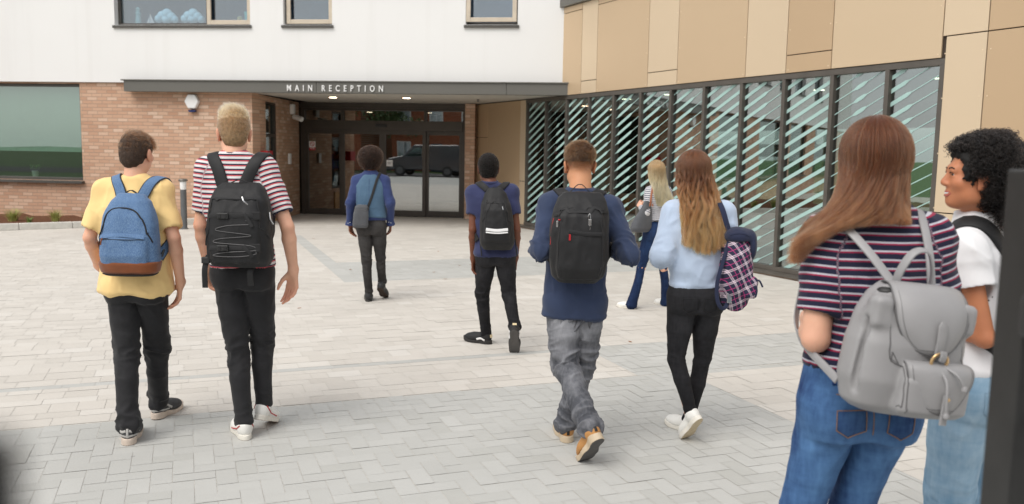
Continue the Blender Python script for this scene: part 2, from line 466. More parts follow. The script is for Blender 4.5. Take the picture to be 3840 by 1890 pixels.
for r_ in CREAM:
    qs = []; v = r_[2]
    while v < r_[3] - .02:
        h = min(RNG.choice([.12, .16, .16, .16, .20]), r_[3] - v)
        if r_[3] - v - h < .06: h = r_[3] - v
        L = RNG.choice([0.12, 0.16, 0.16, 0.20, 0.20, 0.24, 0.24, 0.32], 400); us = max(r_[0], -27) - RNG.random() * .2 + np.concatenate([[0], np.cumsum(L)])
        us = us[us < min(r_[1], 20) + .4]
        qs.append(rects(us[:-1], np.full(len(us) - 1, v), us[1:], np.full(len(us) - 1, v + h))); v += h
    cream.append(clip_to(np.concatenate(qs), r_))
cream = np.concatenate(cream)
pave('cream_paving', cream, np.clip(RNG.normal(0.5, 0.22, len(cream)), 0, 1), M['cream_pave'], 0.0)
g = MB(); g.poly([(-24, -7.5, -0.002), (12, -7.5, -0.002), (12, 30, -0.002), (-24, 30, -0.002)])
tag(g.build('ground', M['sand']), kind='structure')
g = MB(); g.poly([(-300, -300, -0.03), (300, -300, -0.03), (300, 300, -0.03), (-300, 300, -0.03)])
tag(g.build('terrain', M['lawn_soil']), kind='structure')
g = MB(); g.poly([(-120, -15.5, -0.02), (120, -15.5, -0.02), (120, -7.5, -0.02), (-120, -7.5, -0.02)])
tag(g.build('road', M['asphalt']), kind='structure')

# a few dry leaves on the paving (photo: specks of brown)
leaf_m = plain('dry_leaf', srgb(150, 96, 60), 0.8, var=0.3, nscale=30)
leaf_xy = [(1.05, 7.40, .05), (-3.9, 12.8, .05), (-2.2, 11.6, .07), (-0.75, 12.2, .05), (-0.6, 12.3, .04), (-1.2, 13.9, .05), (-1.05, 11.5, .05), (-0.85, 10.9, .05), (-4.8, 15.3, .06), (-4.5, 14.3, .05), (-3.6, 15.5, .06), (-2.18, 8.72, .05), (-9.2, 15.2, .06), (-8.3, 16.3, .06), (0.9, 10.2, .05)]
for i, (x, y, s) in enumerate(leaf_xy):
    mb = MB(); a = rnd.random() * 6.28
    ca, sa = math.cos(a), math.sin(a)
    pts = [(-1, 0, .02), (-.4, .42, .16), (.4, .36, .12), (1, 0, .3), (.4, -.36, .10), (-.4, -.42, .18)]
    P = [(x + s * .5 * (px * ca - py * sa), y + s * .5 * (px * sa + py * ca), .003 + s * .35 * pz) for px, py, pz in pts]
    mb.poly(P[:4]); mb.poly([P[0], P[3], P[4], P[5]])
    lf = mb.build('dry_leaf', leaf_m)
    tag(lf, 'small curled brown dry leaf lying on the block paving', 'leaf', 'dry leaves fallen on the paving')

# ------------------------------------------------------------------ main school building (local frame: x along facade, y into building)
FY = R(-7.0)
bld = empty('school_building', (-8.135, 18.195, 0), FY, 'white rendered school block over buff brick with main reception entrance', 'building')
ZT, ZF0, ZF1, ZROOF = 2.93, 2.735, 2.955, 7.2
WINS_UP = [(-0.18, 2.76), (3.46, 4.48), (7.20, 8.23)]
WZ0, WZ1 = 4.10, 5.55
def wall_with_holes(mb, x0, x1, z0, z1, y0, y1, holes):
    """wall slab between y0 and y1 with rectangular openings (hx0,hx1,hz0,hz1)"""
    xs = sorted({x0, x1, *[h[0] for h in holes], *[h[1] for h in holes]})
    for a, b in zip(xs, xs[1:]):
        cuts = sorted([(h[2], h[3]) for h in holes if h[0] <= a + 1e-6 and h[1] >= b - 1e-6])
        z = z0
        for c, d in cuts:
            if c > z: mb.box((a, y0, z), (b, y1, c))
            z = d
        if z < z1: mb.box((a, y0, z), (b, y1, z1))
LOWWIN = [(-4.2, -1.06), (-9.0, -5.9), (-13.6, -10.6), (-18.6, -15.4)]
UPFAR = [(-6.9, -5.2), (-9.4, -8.2), (-12.6, -10.6), (-16.4, -14.6), (-20, -18.4)]
mb = MB()
wall_with_holes(mb, -24, 2.74, 0, ZT - .002, 0.06, 0.42, [(a, b, 0.86, 2.90) for a, b in LOWWIN])
mb.build('brick_wall', M['brick'], bld)
mb = MB()
wall_with_holes(mb, -24, 9.62, ZT, ZROOF, 0.0, 0.36, [(a, b, WZ0, WZ1) for a, b in WINS_UP + UPFAR])
mb.build('rendered_wall', M['render'], bld)
mb = MB(); mb.box((-24.2, -.06, ZROOF), (9.7, 9.0, ZROOF + .22)); mb.build('roof', M['fascia'], bld)
mb = MB(); mb.box((-24, 8.6, 0), (9.6, 8.9, ZROOF)); mb.box((-24, .5, 0), (-23.7, 8.6, ZROOF)); mb.build('rear_wall', M['brick'], bld)
mb = MB(); mb.box((-23.7, .45, ZT + .02), (9.4, 8.55, ZT + .30)); mb.build('upper_floor', M['soffit'], bld)
# porch: side wall, soffit, fascia canopy
mb = MB()
side = empty('porch_side', parent=bld)
bpy.data.objects.remove(side)
# side wall runs from (2.74,0.06) back to (2.42,3.5) with a narrow window
SW_A, SW_B = Vector((2.742, 0.42, 0)), Vector((2.44, 3.46, 0))
swd = (SW_B - SW_A).normalized(); sw_len = (SW_B - SW_A).length
sw_rot = math.atan2(swd.y, swd.x) - R(90)
mb = MB()
def sidewall(mb):
    # local frame: y along the wall, x thickness to the left
    for a, b, z0, z1 in ((0, .42, 0, ZF0), (.42, 1.32, 0, .55), (.42, 1.32, 2.62, ZF0), (1.32, sw_len, 0, ZF0)):
        mb.box((-.3, a, z0), (0, b, z1))
sidewall(mb)
swo = mb.build('brick_side_wall', M['brick_side'], bld); swo.location = SW_A; swo.rotation_euler = (0, 0, sw_rot)
wf = MB()
for a, b, z0, z1 in ((.42, .48, .55, 2.62), (1.26, 1.32, .55, 2.62), (.48, 1.26, .55, .61), (.48, 1.26, 2.56, 2.62), (.48, 1.26, 1.86, 1.93)):
    wf.box((-.16, a, z0), (-.05, b, z1))
wo = wf.build('narrow_window', M['bronze'], bld); wo.location = SW_A; wo.rotation_euler = (0, 0, sw_rot)
pn = MB(); pn.box((-.115, .48, .61), (-.105, 1.26, 2.56)); pn.build('pane', M['glass'], wo)
mb = MB()
mb.box((0.08, -.18, ZF0), (4.2, 0.0, ZF1)); mb.box((4.206, -.18, ZF0), (8.05, 0.0, ZF1)); mb.box((8.056, -.18, ZF0), (9.40, 0.0, ZF1))
mb.box((0.03, -.21, ZF1), (9.40, 0.0, ZF1 + .025))
cano = mb.build('canopy_fascia', M['fascia'], bld, bevel=.004)
mb = MB(); mb.box((2.745, 0.002, ZF0 + .012), (9.3, 4.0, ZF0 + .05)); mb.box((.09, .002, ZF0 + .012), (2.745, .058, ZF0 + .05))
sof = mb.build('soffit', M['soffit'], bld)
for x, y in ((4.06, 1.25), (5.70, 1.25)):
    d = MB(); d.lathe([(.085, .014), (.105, .004), (.105, 0)], 24, (x, y, ZF0 + .002)); dl = d.build('downlight', M['lamp_trim'], bld, True)
    d = MB(); d.lathe([(.08, -.004), (.08, .0)], 24, (x, y, ZF0)); d.build('lamp_disc', M['lamp'], dl)
# hanging wire detectors under the soffit
for x, y in ((7.2, 1.6),):
    d = MB(); d.lathe([(.012, -.05), (.02, -.02), (.03, .01)], 12, (x, y, ZF0)); d.build('soffit_sensor', M['anth'], bld, True)

def text_mesh(s, size, depth, mat, parent, loc, rot, name='lettering', spacing=1.0, bold=0.0):
    cu = bpy.data.curves.new('txt', 'FONT'); cu.body = s; cu.size = size; cu.extrude = depth; cu.space_character = spacing
    cu.align_x = 'CENTER'; cu.offset = bold; cu.resolution_u = 3
    o = bpy.data.objects.new('txt', cu); COL.objects.link(o)
    bpy.context.view_layer.update()
    dg = bpy.context.evaluated_depsgraph_get()
    me = bpy.data.meshes.new_from_object(o.evaluated_get(dg))
    bpy.data.objects.remove(o); me.materials.clear(); me.materials.append(mat)
    r_ = bpy.data.objects.new(name, me); COL.objects.link(r_); r_.parent = parent; r_.location = loc; r_.rotation_euler = rot
    return r_
lt = text_mesh('MAIN RECEPTION', .172, .012, M['white'], bld, (0, 0, 0), (R(90), 0, 0), spacing=2.15, bold=.0018)
xs = [v.co.x for v in lt.data.vertices]
wid = max(xs) - min(xs); sc_ = (5.585 - 3.60) / wid
for v_ in lt.data.vertices: v_.co.x = (v_.co.x - min(xs)) * sc_ + 3.60
lt.location = (0, -.194, 2.772)

# windows of the building
def window(x0, x1, z0, z1, ydep=.14, fr=.055, mat=None, sill=True, glass=None, mull=(), rail=(), name='window'):
    mat = mat or M['anth']
    y0, y1 = ydep, ydep + .08
    f = MB()
    f.box((x0, y0, z0), (x0 + fr, y1, z1)); f.box((x1 - fr, y0, z0), (x1, y1, z1))
    f.box((x0 + fr, y0, z0), (x1 - fr, y1, z0 + fr)); f.box((x0 + fr, y0, z1 - fr), (x1 - fr, y1, z1))
    for m_ in mull: f.box((m_ - fr / 2, y0 + .002, z0 + fr), (m_ + fr / 2, y1 - .002, z1 - fr))
    for a, b, zz in rail: f.box((a, y0 + .004, zz - fr / 2), (b, y1 - .004, zz + fr / 2))
    o = f.build(name, mat, bld, bevel=.004)
    p = MB(); p.box((x0 + fr * .8, ydep + .036, z0 + fr * .8), (x1 - fr * .8, ydep + .044, z1 - fr * .8)); p.build('pane', glass or M['glass_up'], o)
    if sill:
        s = MB(); s.prism([(-.045, z0 - .062), (-.045, z0 - .012), (ydep + .02, z0 + .002), (ydep + .02, z0 - .062)], 'x', x0 - .03, x1 + .03); s.build('sill', mat, o)
    return o
def vent(o, x0, x1, z0, z1, y=.10, tilt=0.0):
    """open beige casement standing proud of the dark frame"""
    f = MB(); fr = .085
    y0, y1 = y, y + .05
    f.box((x0, y0, z0), (x0 + fr, y1, z1)); f.box((x1 - fr, y0, z0), (x1, y1, z1)); f.box((x0 + fr, y0, z0), (x1 - fr, y1, z0 + fr)); f.box((x0 + fr, y0, z1 - fr), (x1 - fr, y1, z1))
    for v_ in range(len(f.v)):
        x, yy, z = f.v[v_]; f.v[v_] = (x, yy - (z1 - z) * tilt, z)
    c = f.build('casement', M['beige'], o, bevel=.006)
    return c
# dark rooms behind the windows
room = MB(); room.box((-23.6, 3.2, ZT + .35), (9.3, 3.25, ZROOF - .05)); room.build('upper_partition', plain('blue_room_paint', srgb(120, 150, 186), .8, var=.04), bld)
room = MB(); room.box((-23.6, 3.6, .02), (2.1, 3.65, ZT)); room.build('room_partition', M['room_wall'], bld)
fl = MB(); fl.box((-23.6, .45, .0), (2.35, 8.5, .03)); fl.build('room_floor', M['floor_in'], bld)
w1 = window(-.18, 2.76, WZ0, WZ1, mull=(1.78,)); vent(w1, 1.80, 2.75, WZ0 + .02, WZ1 - .02, .07)
w2 = window(3.46, 4.48, WZ0, WZ1); vent(w2, 3.50, 4.47, WZ0 + .03, WZ1 - .02, .07)
w3 = window(7.20, 8.23, WZ0, WZ1); vent(w3, 7.21, 8.21, WZ0 + .05, WZ1 - .02, .02, .03)
for a, b in UPFAR: window(a, b, WZ0, WZ1)
BLIND = plain('pale_green_blind', srgb(206, 226, 214), .8, var=.03)
for i, (a, b) in enumerate(LOWWIN):
    o = window(a, b, .86, 2.90, glass=M['glass'], fr=.06)
    bl = MB()
    bl.box((a + .065, .235, 1.49), (b - .065, .239, 2.84)); bl.box((a + .065, .228, 1.465), (b - .065, .246, 1.49))
    bl.build('roller_blind', BLIND, o)

# sill ornaments behind the first-floor window
def cloud(x, z, s):
    mb = MB(); lob = [(-.17, .07, .085), (-.09, .13, .10), (.02, .17, .11), (.11, .11, .10), (.18, .06, .08), (0, .06, .1)]
    import itertools
    for lx, lz, r_ in lob:
        mb.lathe([(r_ * s * math.cos(a), 0 + r_ * s * math.sin(a)) for a in [R(-88 + 176 * i / 8) for i in range(9)]], 14, (x + lx * s, .33, z + lz * s))
    return mb
cm = plain('pale_blue_felt', srgb(205, 240, 250), 0.85, var=.05, nscale=5)
for x, lab in ((.78, 'puffy pale blue cloud cushion left of the other on the upstairs window sill'), (1.36, 'puffy pale blue cloud cushion nearer the beige casement on the upstairs sill')):
    o = cloud(x, 4.2, 1.0).build('cloud_cushion', cm, None, True); o.matrix_world = bld.matrix_world if False else Matrix.Translation((-8.135, 18.195, 0)) @ Matrix.Rotation(FY, 4, 'Z')
    tag(o, lab, 'cushion', 'cloud cushions on the sill')
BLM = Matrix.Translation((-8.135, 18.195, 0)) @ Matrix.Rotation(FY, 4, 'Z')
mb = MB(); mb.lathe([(.07, 0), (.045, .22), (.06, .23), (.06, .25), (.04, .26), (.04, .32), (.055, .33), (.01, .38)], 16, (.1, .42, 4.15))
o = mb.build('toy_lighthouse', plain('pale_teal_paint', srgb(150, 200, 200), .5), None, True); o.matrix_world = BLM; tag(o, 'small pale toy lighthouse standing on the upstairs window sill', 'ornament')
mb = MB(); mb.prism([(.30, 4.15), (.42, 4.15), (.45, 4.19), (.27, 4.19)], 'y', .40, .45); mb.poly([(.365, .42, 4.20), (.46, .42, 4.20), (.365, .42, 4.40)]); mb.poly([(.355, .42, 4.20), (.355, .42, 4.34), (.29, .42, 4.20)])
o = mb.build('toy_sailing_boat', M['white']); o.matrix_world = BLM; tag(o, 'tiny white toy sailing boat beside the cloud cushions upstairs', 'ornament')
mb = MB(); mb.lathe([(.055, 0), (.075, .2), (.07, .2), (.05, .01)], 16, (2.58, .30, 4.2))
o = mb.build('turquoise_beaker', plain('turquoise_plastic', srgb(110, 205, 205), .4), None, True); o.matrix_world = BLM; tag(o, 'turquoise beaker inside the upstairs casement window', 'beaker')
mb = MB(); mb.lathe([(.04, 0), (.06, .06), (.05, .1), (.01, .12)], 14, (2.40, .32, 4.2))
o = mb.build('toy_ball', plain('sand_plush', srgb(190, 180, 120), .8), None, True); o.matrix_world = BLM; tag(o, 'small sand coloured soft toy left of the turquoise beaker', 'toy')

# ------------------------------------------------------------------ sliding door set
DX0, DX1, DY = 2.47, 6.62, 3.50
dr = empty('sliding_door', parent=bld); dr.location = (0, 0, 0)
f = MB()
H1, H2, H3 = 2.08, 2.32, 2.56       # door head, transom bottom, transom top
f.box((DX0, DY, 0), (DX0 + .10, DY + .14, 2.62)); f.box((DX1 - .10, DY, 0), (DX1, DY + .14, 2.62))
f.box((DX0 + .10, DY - .03, H1), (DX1 - .10, DY + .16, H2)); f.box((DX0 + .10, DY + .002, H3), (DX1 - .10, DY + .138, 2.62))
f.box((DX0, DY - .06, 2.62), (DX1 + .2, DY + .2, ZF0 + .01))
XM = [3.52, 5.60]
for x in XM: f.box((x - .035, DY + .004, H2), (x + .035, DY + .136, H3))
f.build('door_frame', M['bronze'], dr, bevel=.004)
tp = MB(); tp.box((DX0 + .08, DY + .06, H2 - .01), (DX1 - .08, DY + .068, H3 + .01)); tp.build('transom_pane', M['glass_door'], dr)
sn = MB(); sn.box((4.38, DY - .075, 2.17), (4.66, DY - .028, 2.235)); sn.build('door_sensor', M['black'], dr, bevel=.01)
leaves = [(DX0 + .10, 3.52, 0), (3.50, 4.545, -.05), (4.545, 5.62, -.05), (5.60, DX1 - .10, 0)]
for a, b, dy in leaves:
    f = MB(); y0, y1 = DY + .03 + dy, DY + .09 + dy; s = .085
    f.box((a, y0, .015), (a + s, y1, H1)); f.box((b - s, y0, .015), (b, y1, H1)); f.box((a + s, y0, .015), (b - s, y1, .15)); f.box((a + s, y0, H1 - .09), (b - s, y1, H1))
    o = f.build('door_leaf', M['bronze'], dr, bevel=.004)
    p = MB(); p.box((a + s * .8, y0 + .026, .13), (b - s * .8, y0 + .034, H1 - .07)); p.build('pane', M['glass_door'], o)
# notices on the glass, brackets
def card(name, x, z, w_, h, mats, bands, y=DY - .026, lab=None):
    mb = MB(); mb.box((x - w_ / 2, y, z - h / 2), (x + w_ / 2, y + .003, z + h / 2), 0)
    for (bx0, bx1, bz0, bz1, mi) in bands: mb.box((x + bx0 * w_, y - .002, z + bz0 * h), (x + bx1 * w_, y - .0002, z + bz1 * h), mi)
    o = mb.build(name, None, None, mats=mats); o.matrix_world = BLM
    return o
sg = card('no_smoking_notice', 2.745, 1.69, .16, .22, [M['white'], M['red']], [(-.5, .5, -.5, -.18, 1)], y=DY + .048)
tag(sg, 'white notice with red prohibition ring and red band on the door glass', 'sign')
rg = MB(); rg.tube([(2.745 + .05 * math.cos(a), DY + .044, 1.735 + .05 * math.sin(a)) for a in [2 * math.pi * i / 24 for i in range(24)]], .007, 6, closed=True); rg.tube([(2.71, DY + .044, 1.77), (2.78, DY + .044, 1.70)], .006, 6)
rgo = rg.build('prohibition_ring', M['red'], sg)
bl_ = MB(); [bl_.box((2.69, DY + .0440, z), (2.80, DY + .0458, z + .008)) for z in (1.645, 1.625, 1.605)]; bl_.build('caption_lines', M['white'], sg)
tag(card('paper_notice', 4.72, 1.30, .155, .155, [M['white'], plain('notice_ink', (.25, .25, .25), .8)], [(-.3, .35, .1, .16, 1), (-.35, .3, -.02, .03, 1), (-.2, .2, -.16, -.1, 1)], y=DY - .02), 'small square white paper notice on right sliding leaf', 'sign')
tag(card('paper_notice', 4.33, 1.28, .16, .13, [M['white'], M['black']], [(-.3, .3, .08, .14, 1)], y=DY - .02), 'small white paper notice half hidden by the curly afro head', 'sign')
mb = MB(); mb.box((4.535, DY - .045, 1.37), (4.56, DY - .02, 1.44)); o = mb.build('door_handle', M['white'], dr)

# lobby behind the doors
lob = MB()
lob.box((2.2, DY + .2, 0), (2.25, 9, 2.8)); lob.box((9.0, DY + .2, 0), (9.05, 9, 2.8)); lob.box((2.2, 8.3, 0), (9, 8.35, 2.8)); lob.box((2.25, DY + .2, 2.66), (9, 8.3, 2.70))
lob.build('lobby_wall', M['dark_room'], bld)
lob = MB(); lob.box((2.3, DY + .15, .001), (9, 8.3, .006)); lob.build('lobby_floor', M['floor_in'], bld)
for x, y in ((3.6, 5.0), (5.3, 5.0), (6.2, 5.6), (3.3, 6.6), (5.0, 6.6)):
    d = MB(); d.lathe([(.08, -.006), (.08, .0)], 20, (x, y, 2.655)); d.build('lobby_lamp', M['lamp'], bld)
mb = MB(); mb.box((2.7, 5.2, 0), (3.6, 5.9, 1.02)); mb.box((2.6, 5.1, 1.02), (3.7, 6.0, 1.06))
o = mb.build('reception_desk', plain('dark_desk', (.035, .028, .022), .5), None, bevel=.01); o.matrix_world = BLM; tag(o, 'dark reception desk seen through the left door panel', 'desk')
mb = MB(); mb.box((3.62, 5.05, 0), (3.74, 6.05, 1.2)); o = mb.build('wooden_screen', M['wood'], None); o.matrix_world = BLM; tag(o, 'narrow wooden end panel beside the dark reception desk', 'panel')
mb = MB(); mb.lathe([(.17, .0), (.20, .1), (.18, .3), (.08, .36)], 16, (3.28, 5.0, .95)); o = mb.build('office_chair', M['black'], None, True); o.matrix_world = BLM; tag(o, 'rounded black chair back behind the reception desk', 'chair')
mb = MB(); mb.box((2.72, 5.0, 1.36), (2.95, 5.06, 1.5)); o = mb.build('orange_box', M['orange'], None, bevel=.01); o.matrix_world = BLM; tag(o, 'orange first aid style box inside the left door panel', 'box')
mb = MB(); mb.box((2.80, 5.0, 1.16), (3.02, 5.05, 1.29)); o = mb.build('lime_vest', M['hivis'], None, bevel=.01); o.matrix_world = BLM; tag(o, 'lime green cloth hanging below the orange box indoors', 'vest')

# fittings on the brick
mb = MB(); mb.prism([(1.47 + .155 * math.cos(R(60 * i)), 2.55 + .165 * math.sin(R(60 * i))) for i in range(6)], 'y', -.045, .058)
o = mb.build('alarm_box', M['white'], None, bevel=.02); o.matrix_world = BLM; tag(o, 'white hexagonal alarm box high on the buff brick wall', 'alarm box')
mb = MB(); mb.prism([(1.39, 2.375), (1.55, 2.375), (1.53, 2.335), (1.41, 2.335)], 'y', -.03, .05); b2 = mb.build('strobe_lens', plain('navy_lens', srgb(24, 40, 90), .3), o)
def on_side(name, mat, a, b, z0, z1, t, bev=.006):
    mb = MB(); mb.box((.004, a, z0), (t, b, z1)); o = mb.build(name, mat, None, bevel=bev)
    o.matrix_world = BLM @ Matrix.Translation(SW_A) @ Matrix.Rotation(sw_rot, 4, 'Z'); return o
tag(on_side('red_letter_box', M['red'], .02, .36, 1.30, 1.56, .16), 'red metal box fixed beside the narrow porch window', 'letter box')
tag(on_side('intercom', M['white'], 2.05, 2.2, 1.25, 1.50, .05), 'slim white intercom panel on the porch side wall', 'intercom')
cc = on_side('security_camera', M['white'], 2.25, 2.42, 2.42, 2.66, .10, .02); tag(cc, 'white security camera unit under the canopy by the doors', 'security camera')
mb = MB(); mb.tube([(.08, 2.33, 2.36), (.18, 2.28, 2.34), (.30, 2.22, 2.30)], [.055, .06, .06], 12); mb.build('camera_barrel', M['white'], cc, True)
mb = MB(); mb.box((.004, .9, 0), (.03, 1.2, .45)); o = mb.build('oak_offcut', M['wood'], None); o.matrix_world = BLM @ Matrix.Translation(SW_A) @ Matrix.Rotation(sw_rot, 4, 'Z'); tag(o, 'pale wooden board leaning at the foot of the porch wall', 'board')

# ------------------------------------------------------------------ golden clad wing (local frame: x along wall towards camera, y inward)
WY = math.atan2(-0.8955, 0.445)
wing = empty('clad_wing', (0.273, 18.469, 0), WY, 'single storey wing in golden metal cladding with long striped glazing', 'building')
WLM = Matrix.Translation((0.273, 18.469, 0)) @ Matrix.Rotation(WY, 4, 'Z')
ZG = 2.735
S_END, S_RIGHT = 9.95, 15.5
PROUD = -.03
def panel(x0, x1, z0, z1, ci, y=PROUD):
    g_ = .006
    mb = MB(); mb.box((x0 + g_, y, z0 + g_), (x1 - g_, y + .022, z1 - g_))
    return mb.build('cladding_panel', M['panel'][ci], wing, bevel=.003)
seams = [1.50, 2.235, 2.785, 4.39, 5.19, 6.77, 7.56, 8.345]
cols = [0, 1, 0, 1, 0, 1, 2]
for i, (a, b) in enumerate(zip(seams, seams[1:])):
    zt = 4.42
    cuts = [ZG, zt]
    if i in (1, 3, 6): cuts = [ZG, 2.97, zt]
    if i in (0, 2): cuts = [ZG, 4.30, zt]
    for z0, z1 in zip(cuts, cuts[1:]): panel(a, b, z0, z1, cols[i])
panel(8.345, 9.905, ZG, 4.42, 3)
panel(9.905, 10.435, 2.965, 4.42, 1); panel(9.95, 10.435, 1.05, 2.965, 1); panel(9.95, 10.435, 0.06, 1.05, 1)
x = 10.435
for j in range(5):
    panel(x, x + 1.02, 2.965, 4.42, (2, 0, 1, 2, 0)[j]); panel(x, x + 1.02, 1.05, 2.965, (2, 0, 3, 1, 0)[j]); panel(x, x + 1.02, .06, 1.05, (2, 0, 3, 1, 2)[j]); x += 1.02
mb = MB()   # backing behind the open joints
mb.box((1.50, -.004, ZG + .004), (15.5, .2, 4.42)); mb.box((9.955, -.004, 0.0), (15.5, .2, ZG + .004)); mb.build('panel_backing', M['joint'], wing)
mb = MB()   # rivets
for i, (a, b) in enumerate(zip(seams + [9.905, 10.435, 11.455], seams[1:] + [9.905, 10.435, 11.455, 12.475])):
    for x_ in (a + .045, b - .045):
        for z_ in [2.78, 3.3, 3.85, 4.37] + ([.5, 1.1, 1.7, 2.3] if a > 9.9 else []):
            mb.lathe([(.008, 0), (.006, .003), (.002, .004)], 8, (0, 0, 0))
            k0 = len(mb.v) - 24
            for q in range(k0, len(mb.v)):
                X, Y_, Z_ = mb.v[q]; mb.v[q] = (x_ + X, PROUD - Z_, z_ + Y_)
mb.build('rivets', M['rivet'], wing)
mb = MB(); mb.box((1.45, -.10, 4.42), (15.55, .35, 4.60)); mb.build('parapet_coping', M['fascia'], wing, bevel=.004)
mb = MB(); mb.box((1.3, .3, 4.3), (15.5, 8, 4.4)); mb.box((-2.9, .35, 2.86), (15.5, 8, 2.9)); mb.build('roof', M['fascia'], wing)
mb = MB(); mb.box((1.502, PROUD, ZG - .0), (1.506, .3, 4.42)); mb.build('panel_return', M['panel'][2], wing)
# shaded porch panels between the doors and the glazing
for a, b, z0, z1, ci in ((-2.74, -1.98, 0.05, .82, 2), (-2.74, -1.98, .82, 1.95, 2), (-2.74, -1.98, 1.95, 2.73, 2), (-1.98, -.30, 0.05, .82, 2), (-1.98, -.30, .82, 2.73, 2), (-.30, -.04, .05, 1.0, 1), (-.30, -.04, 1.0, 2.73, 1)):
    panel(a, b, z0, z1, ci, -.012)
mb = MB(); mb.box((-2.8, .012, 0), (-.042, .2, 2.73)); mb.build('porch_backing', M['joint'], wing)
# pier of brick right of the doors
mb = MB(); mb.box((DX1 + .001, DY - .25, 0), (DX1 + .235, DY + .3, ZF0)); pr = mb.build('brick_pier', M['brick'], bld)
# glazing
fr = MB()
fr.box((-.04, -.02, .07), (S_END, .10, .13)); fr.box((-.04, -.02, ZG - .075), (S_END, .10, ZG - .002))
mulls = [0.015 + .835 * k_ for k_ in range(12)] + [S_END - .03]
for i, m_ in enumerate(mulls): fr.box((m_ - .03, -.024, .13), (m_ + .03, .096, ZG - .075))
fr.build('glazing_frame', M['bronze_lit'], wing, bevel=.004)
mb = MB(); mb.prism([(-.09, .02), (-.09, .05), (-.02, .069), (.06, .069), (.06, .02)], 'x', -.3, S_END); mb.build('sill', M['bronze_lit'], wing)
mb = MB(); mb.box((-.3, -.055, -.002), (S_END, .1, .0198)); mb.build('brick_plinth', M['brick'], wing)
def thick_spans(i, k_):
    """where stripe k is broad within pane i (fractions of the pane)"""
    tabl = {0: (0, .5, 1.), 1: (.45, .9, -.9), 2: (0, .45, .3), 3: (0, .74, .0), 4: (.1, .62, 0.), 5: (0, .55, .16), 6: (.1, .6, .2), 7: (0, .95, 0.), 8: (0, .56, .0), 9: (0, 1.0, 0.), 10: (.40, .56, .12), 11: (0, .30, .28)}
    a, b, sl = tabl[i]
    ph = (k_ % 7) / 7.0
    return a, min(1.0, b + sl * (.5 + .5 * math.sin(k_ * .55 + i)) * .6), ph
pane_r = random.Random(5)
for i in range(12):
    a, b = mulls[i] + .024, mulls[i + 1] - .024
    p = MB(); p.box((a, .034, .12), (b, .046, ZG - .065)); po = p.build('pane', M['glass_wing'], wing)
    st = MB(); sl, per = .48, .155
    z_lo, z_hi = .135, ZG - .08
    k_ = int((z_lo - sl * b) / per) - 2
    def strip(x0, x1, h0, h1, c, st=st):
        # quad along the line z = c + sl*x, half heights h0,h1, clipped to the pane by small steps
        if x1 - x0 < 1e-4: return
        n_ = max(2, int((x1 - x0) / .02))
        prev = None
        for q in range(n_ + 1):
            x_ = x0 + (x1 - x0) * q / n_; h = h0 + (h1 - h0) * q / n_
            z0, z1 = max(z_lo, c + sl * x_ - h), min(z_hi, c + sl * x_ + h)
            cur = (x_, z0, z1) if z1 > z0 + 1e-4 else None
            if cur and prev: st.poly([(prev[0], .0305, prev[1]), (cur[0], .0305, cur[1]), (cur[0], .0305, cur[2]), (prev[0], .0305, prev[2])])
            prev = cur
    while True:
        c = k_ * per
        if c + sl * a > z_hi + .1: break
        fa, fb, _ = thick_spans(i, k_)
        w_ = b - a
        t0, t1 = a + fa * w_, a + min(1, fb + pane_r.uniform(-.02, .02)) * w_
        thin, thk = .0065, .0265
        if fa > 0: strip(a, t0 - .03, thin, thin, c); strip(t0 - .03, t0 + .03, thin, thk, c)
        s0 = t0 + (.03 if fa > 0 else 0)
        if fb < .99: strip(s0, t1 - .03, thk, thk, c); strip(t1 - .03, t1 + .03, thk, thin, c); strip(t1 + .03, b, thin, thin, c)
        else: strip(s0, b, thk, thk, c)
        k_ += 1
    st.build('stripe_film', M['film'], po)
# room behind the glazing
mb = MB(); mb.box((-.3, .3, .0), (15.3, 7, .03)); mb.build('room_floor', M['floor_in'], wing)
mb = MB()
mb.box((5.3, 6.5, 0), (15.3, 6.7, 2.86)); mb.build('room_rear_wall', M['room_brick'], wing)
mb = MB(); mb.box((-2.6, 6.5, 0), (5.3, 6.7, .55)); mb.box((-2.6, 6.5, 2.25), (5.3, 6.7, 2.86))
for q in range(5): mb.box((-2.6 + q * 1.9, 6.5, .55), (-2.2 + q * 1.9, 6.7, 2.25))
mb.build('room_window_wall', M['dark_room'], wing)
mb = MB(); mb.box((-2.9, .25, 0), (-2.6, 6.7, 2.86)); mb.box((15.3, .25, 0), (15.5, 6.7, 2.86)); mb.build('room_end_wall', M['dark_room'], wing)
mb = MB(); mb.box((-2.6, .2, 2.75), (15.3, 6.5, 2.80)); mb.build('room_ceiling', M['room_wall'], wing)
for s_ in (2.05, 7.05, 12.0):
    mb = MB(); mb.lathe([(.15, .03), (.15, 2.75)], 24, (s_, .62, 0)); mb.build('round_column', M['offwhite_col'], wing, True)
for s_, y_ in ((1.35, 1.6), (3.05, 1.4), (5.6, 2.6), (8.2, 2.2), (9.4, 3.0)):
    d = MB(); d.lathe([(.09, -.006), (.09, .0)], 20, (s_, y_, 2.748)); d.build('room_lamp', M['lamp'], wing)
mb = MB(); mb.box((.2, 3.4, 1.62), (4.6, 4.1, 1.86)); o = mb.build('duct_bulkhead', M['offwhite_col'], wing, bevel=.1)
for s_ in (6.0, 8.0, 9.6):
    tb = MB(); tb.box((s_ - .7, 2.0, .70), (s_ + .7, 2.8, .735))
    for dx in (-.64, .60):
        for dy in (2.04, 2.72): tb.box((s_ + dx, dy, .03), (s_ + dx + .04, dy + .04, .70))
    o = tb.build('classroom_table', plain('table_top_grey', (.3, .3, .28), .5), None); o.matrix_world = WLM
    tag(o, 'pale classroom table standing behind the striped glazing', 'table', 'tables behind the striped glazing')

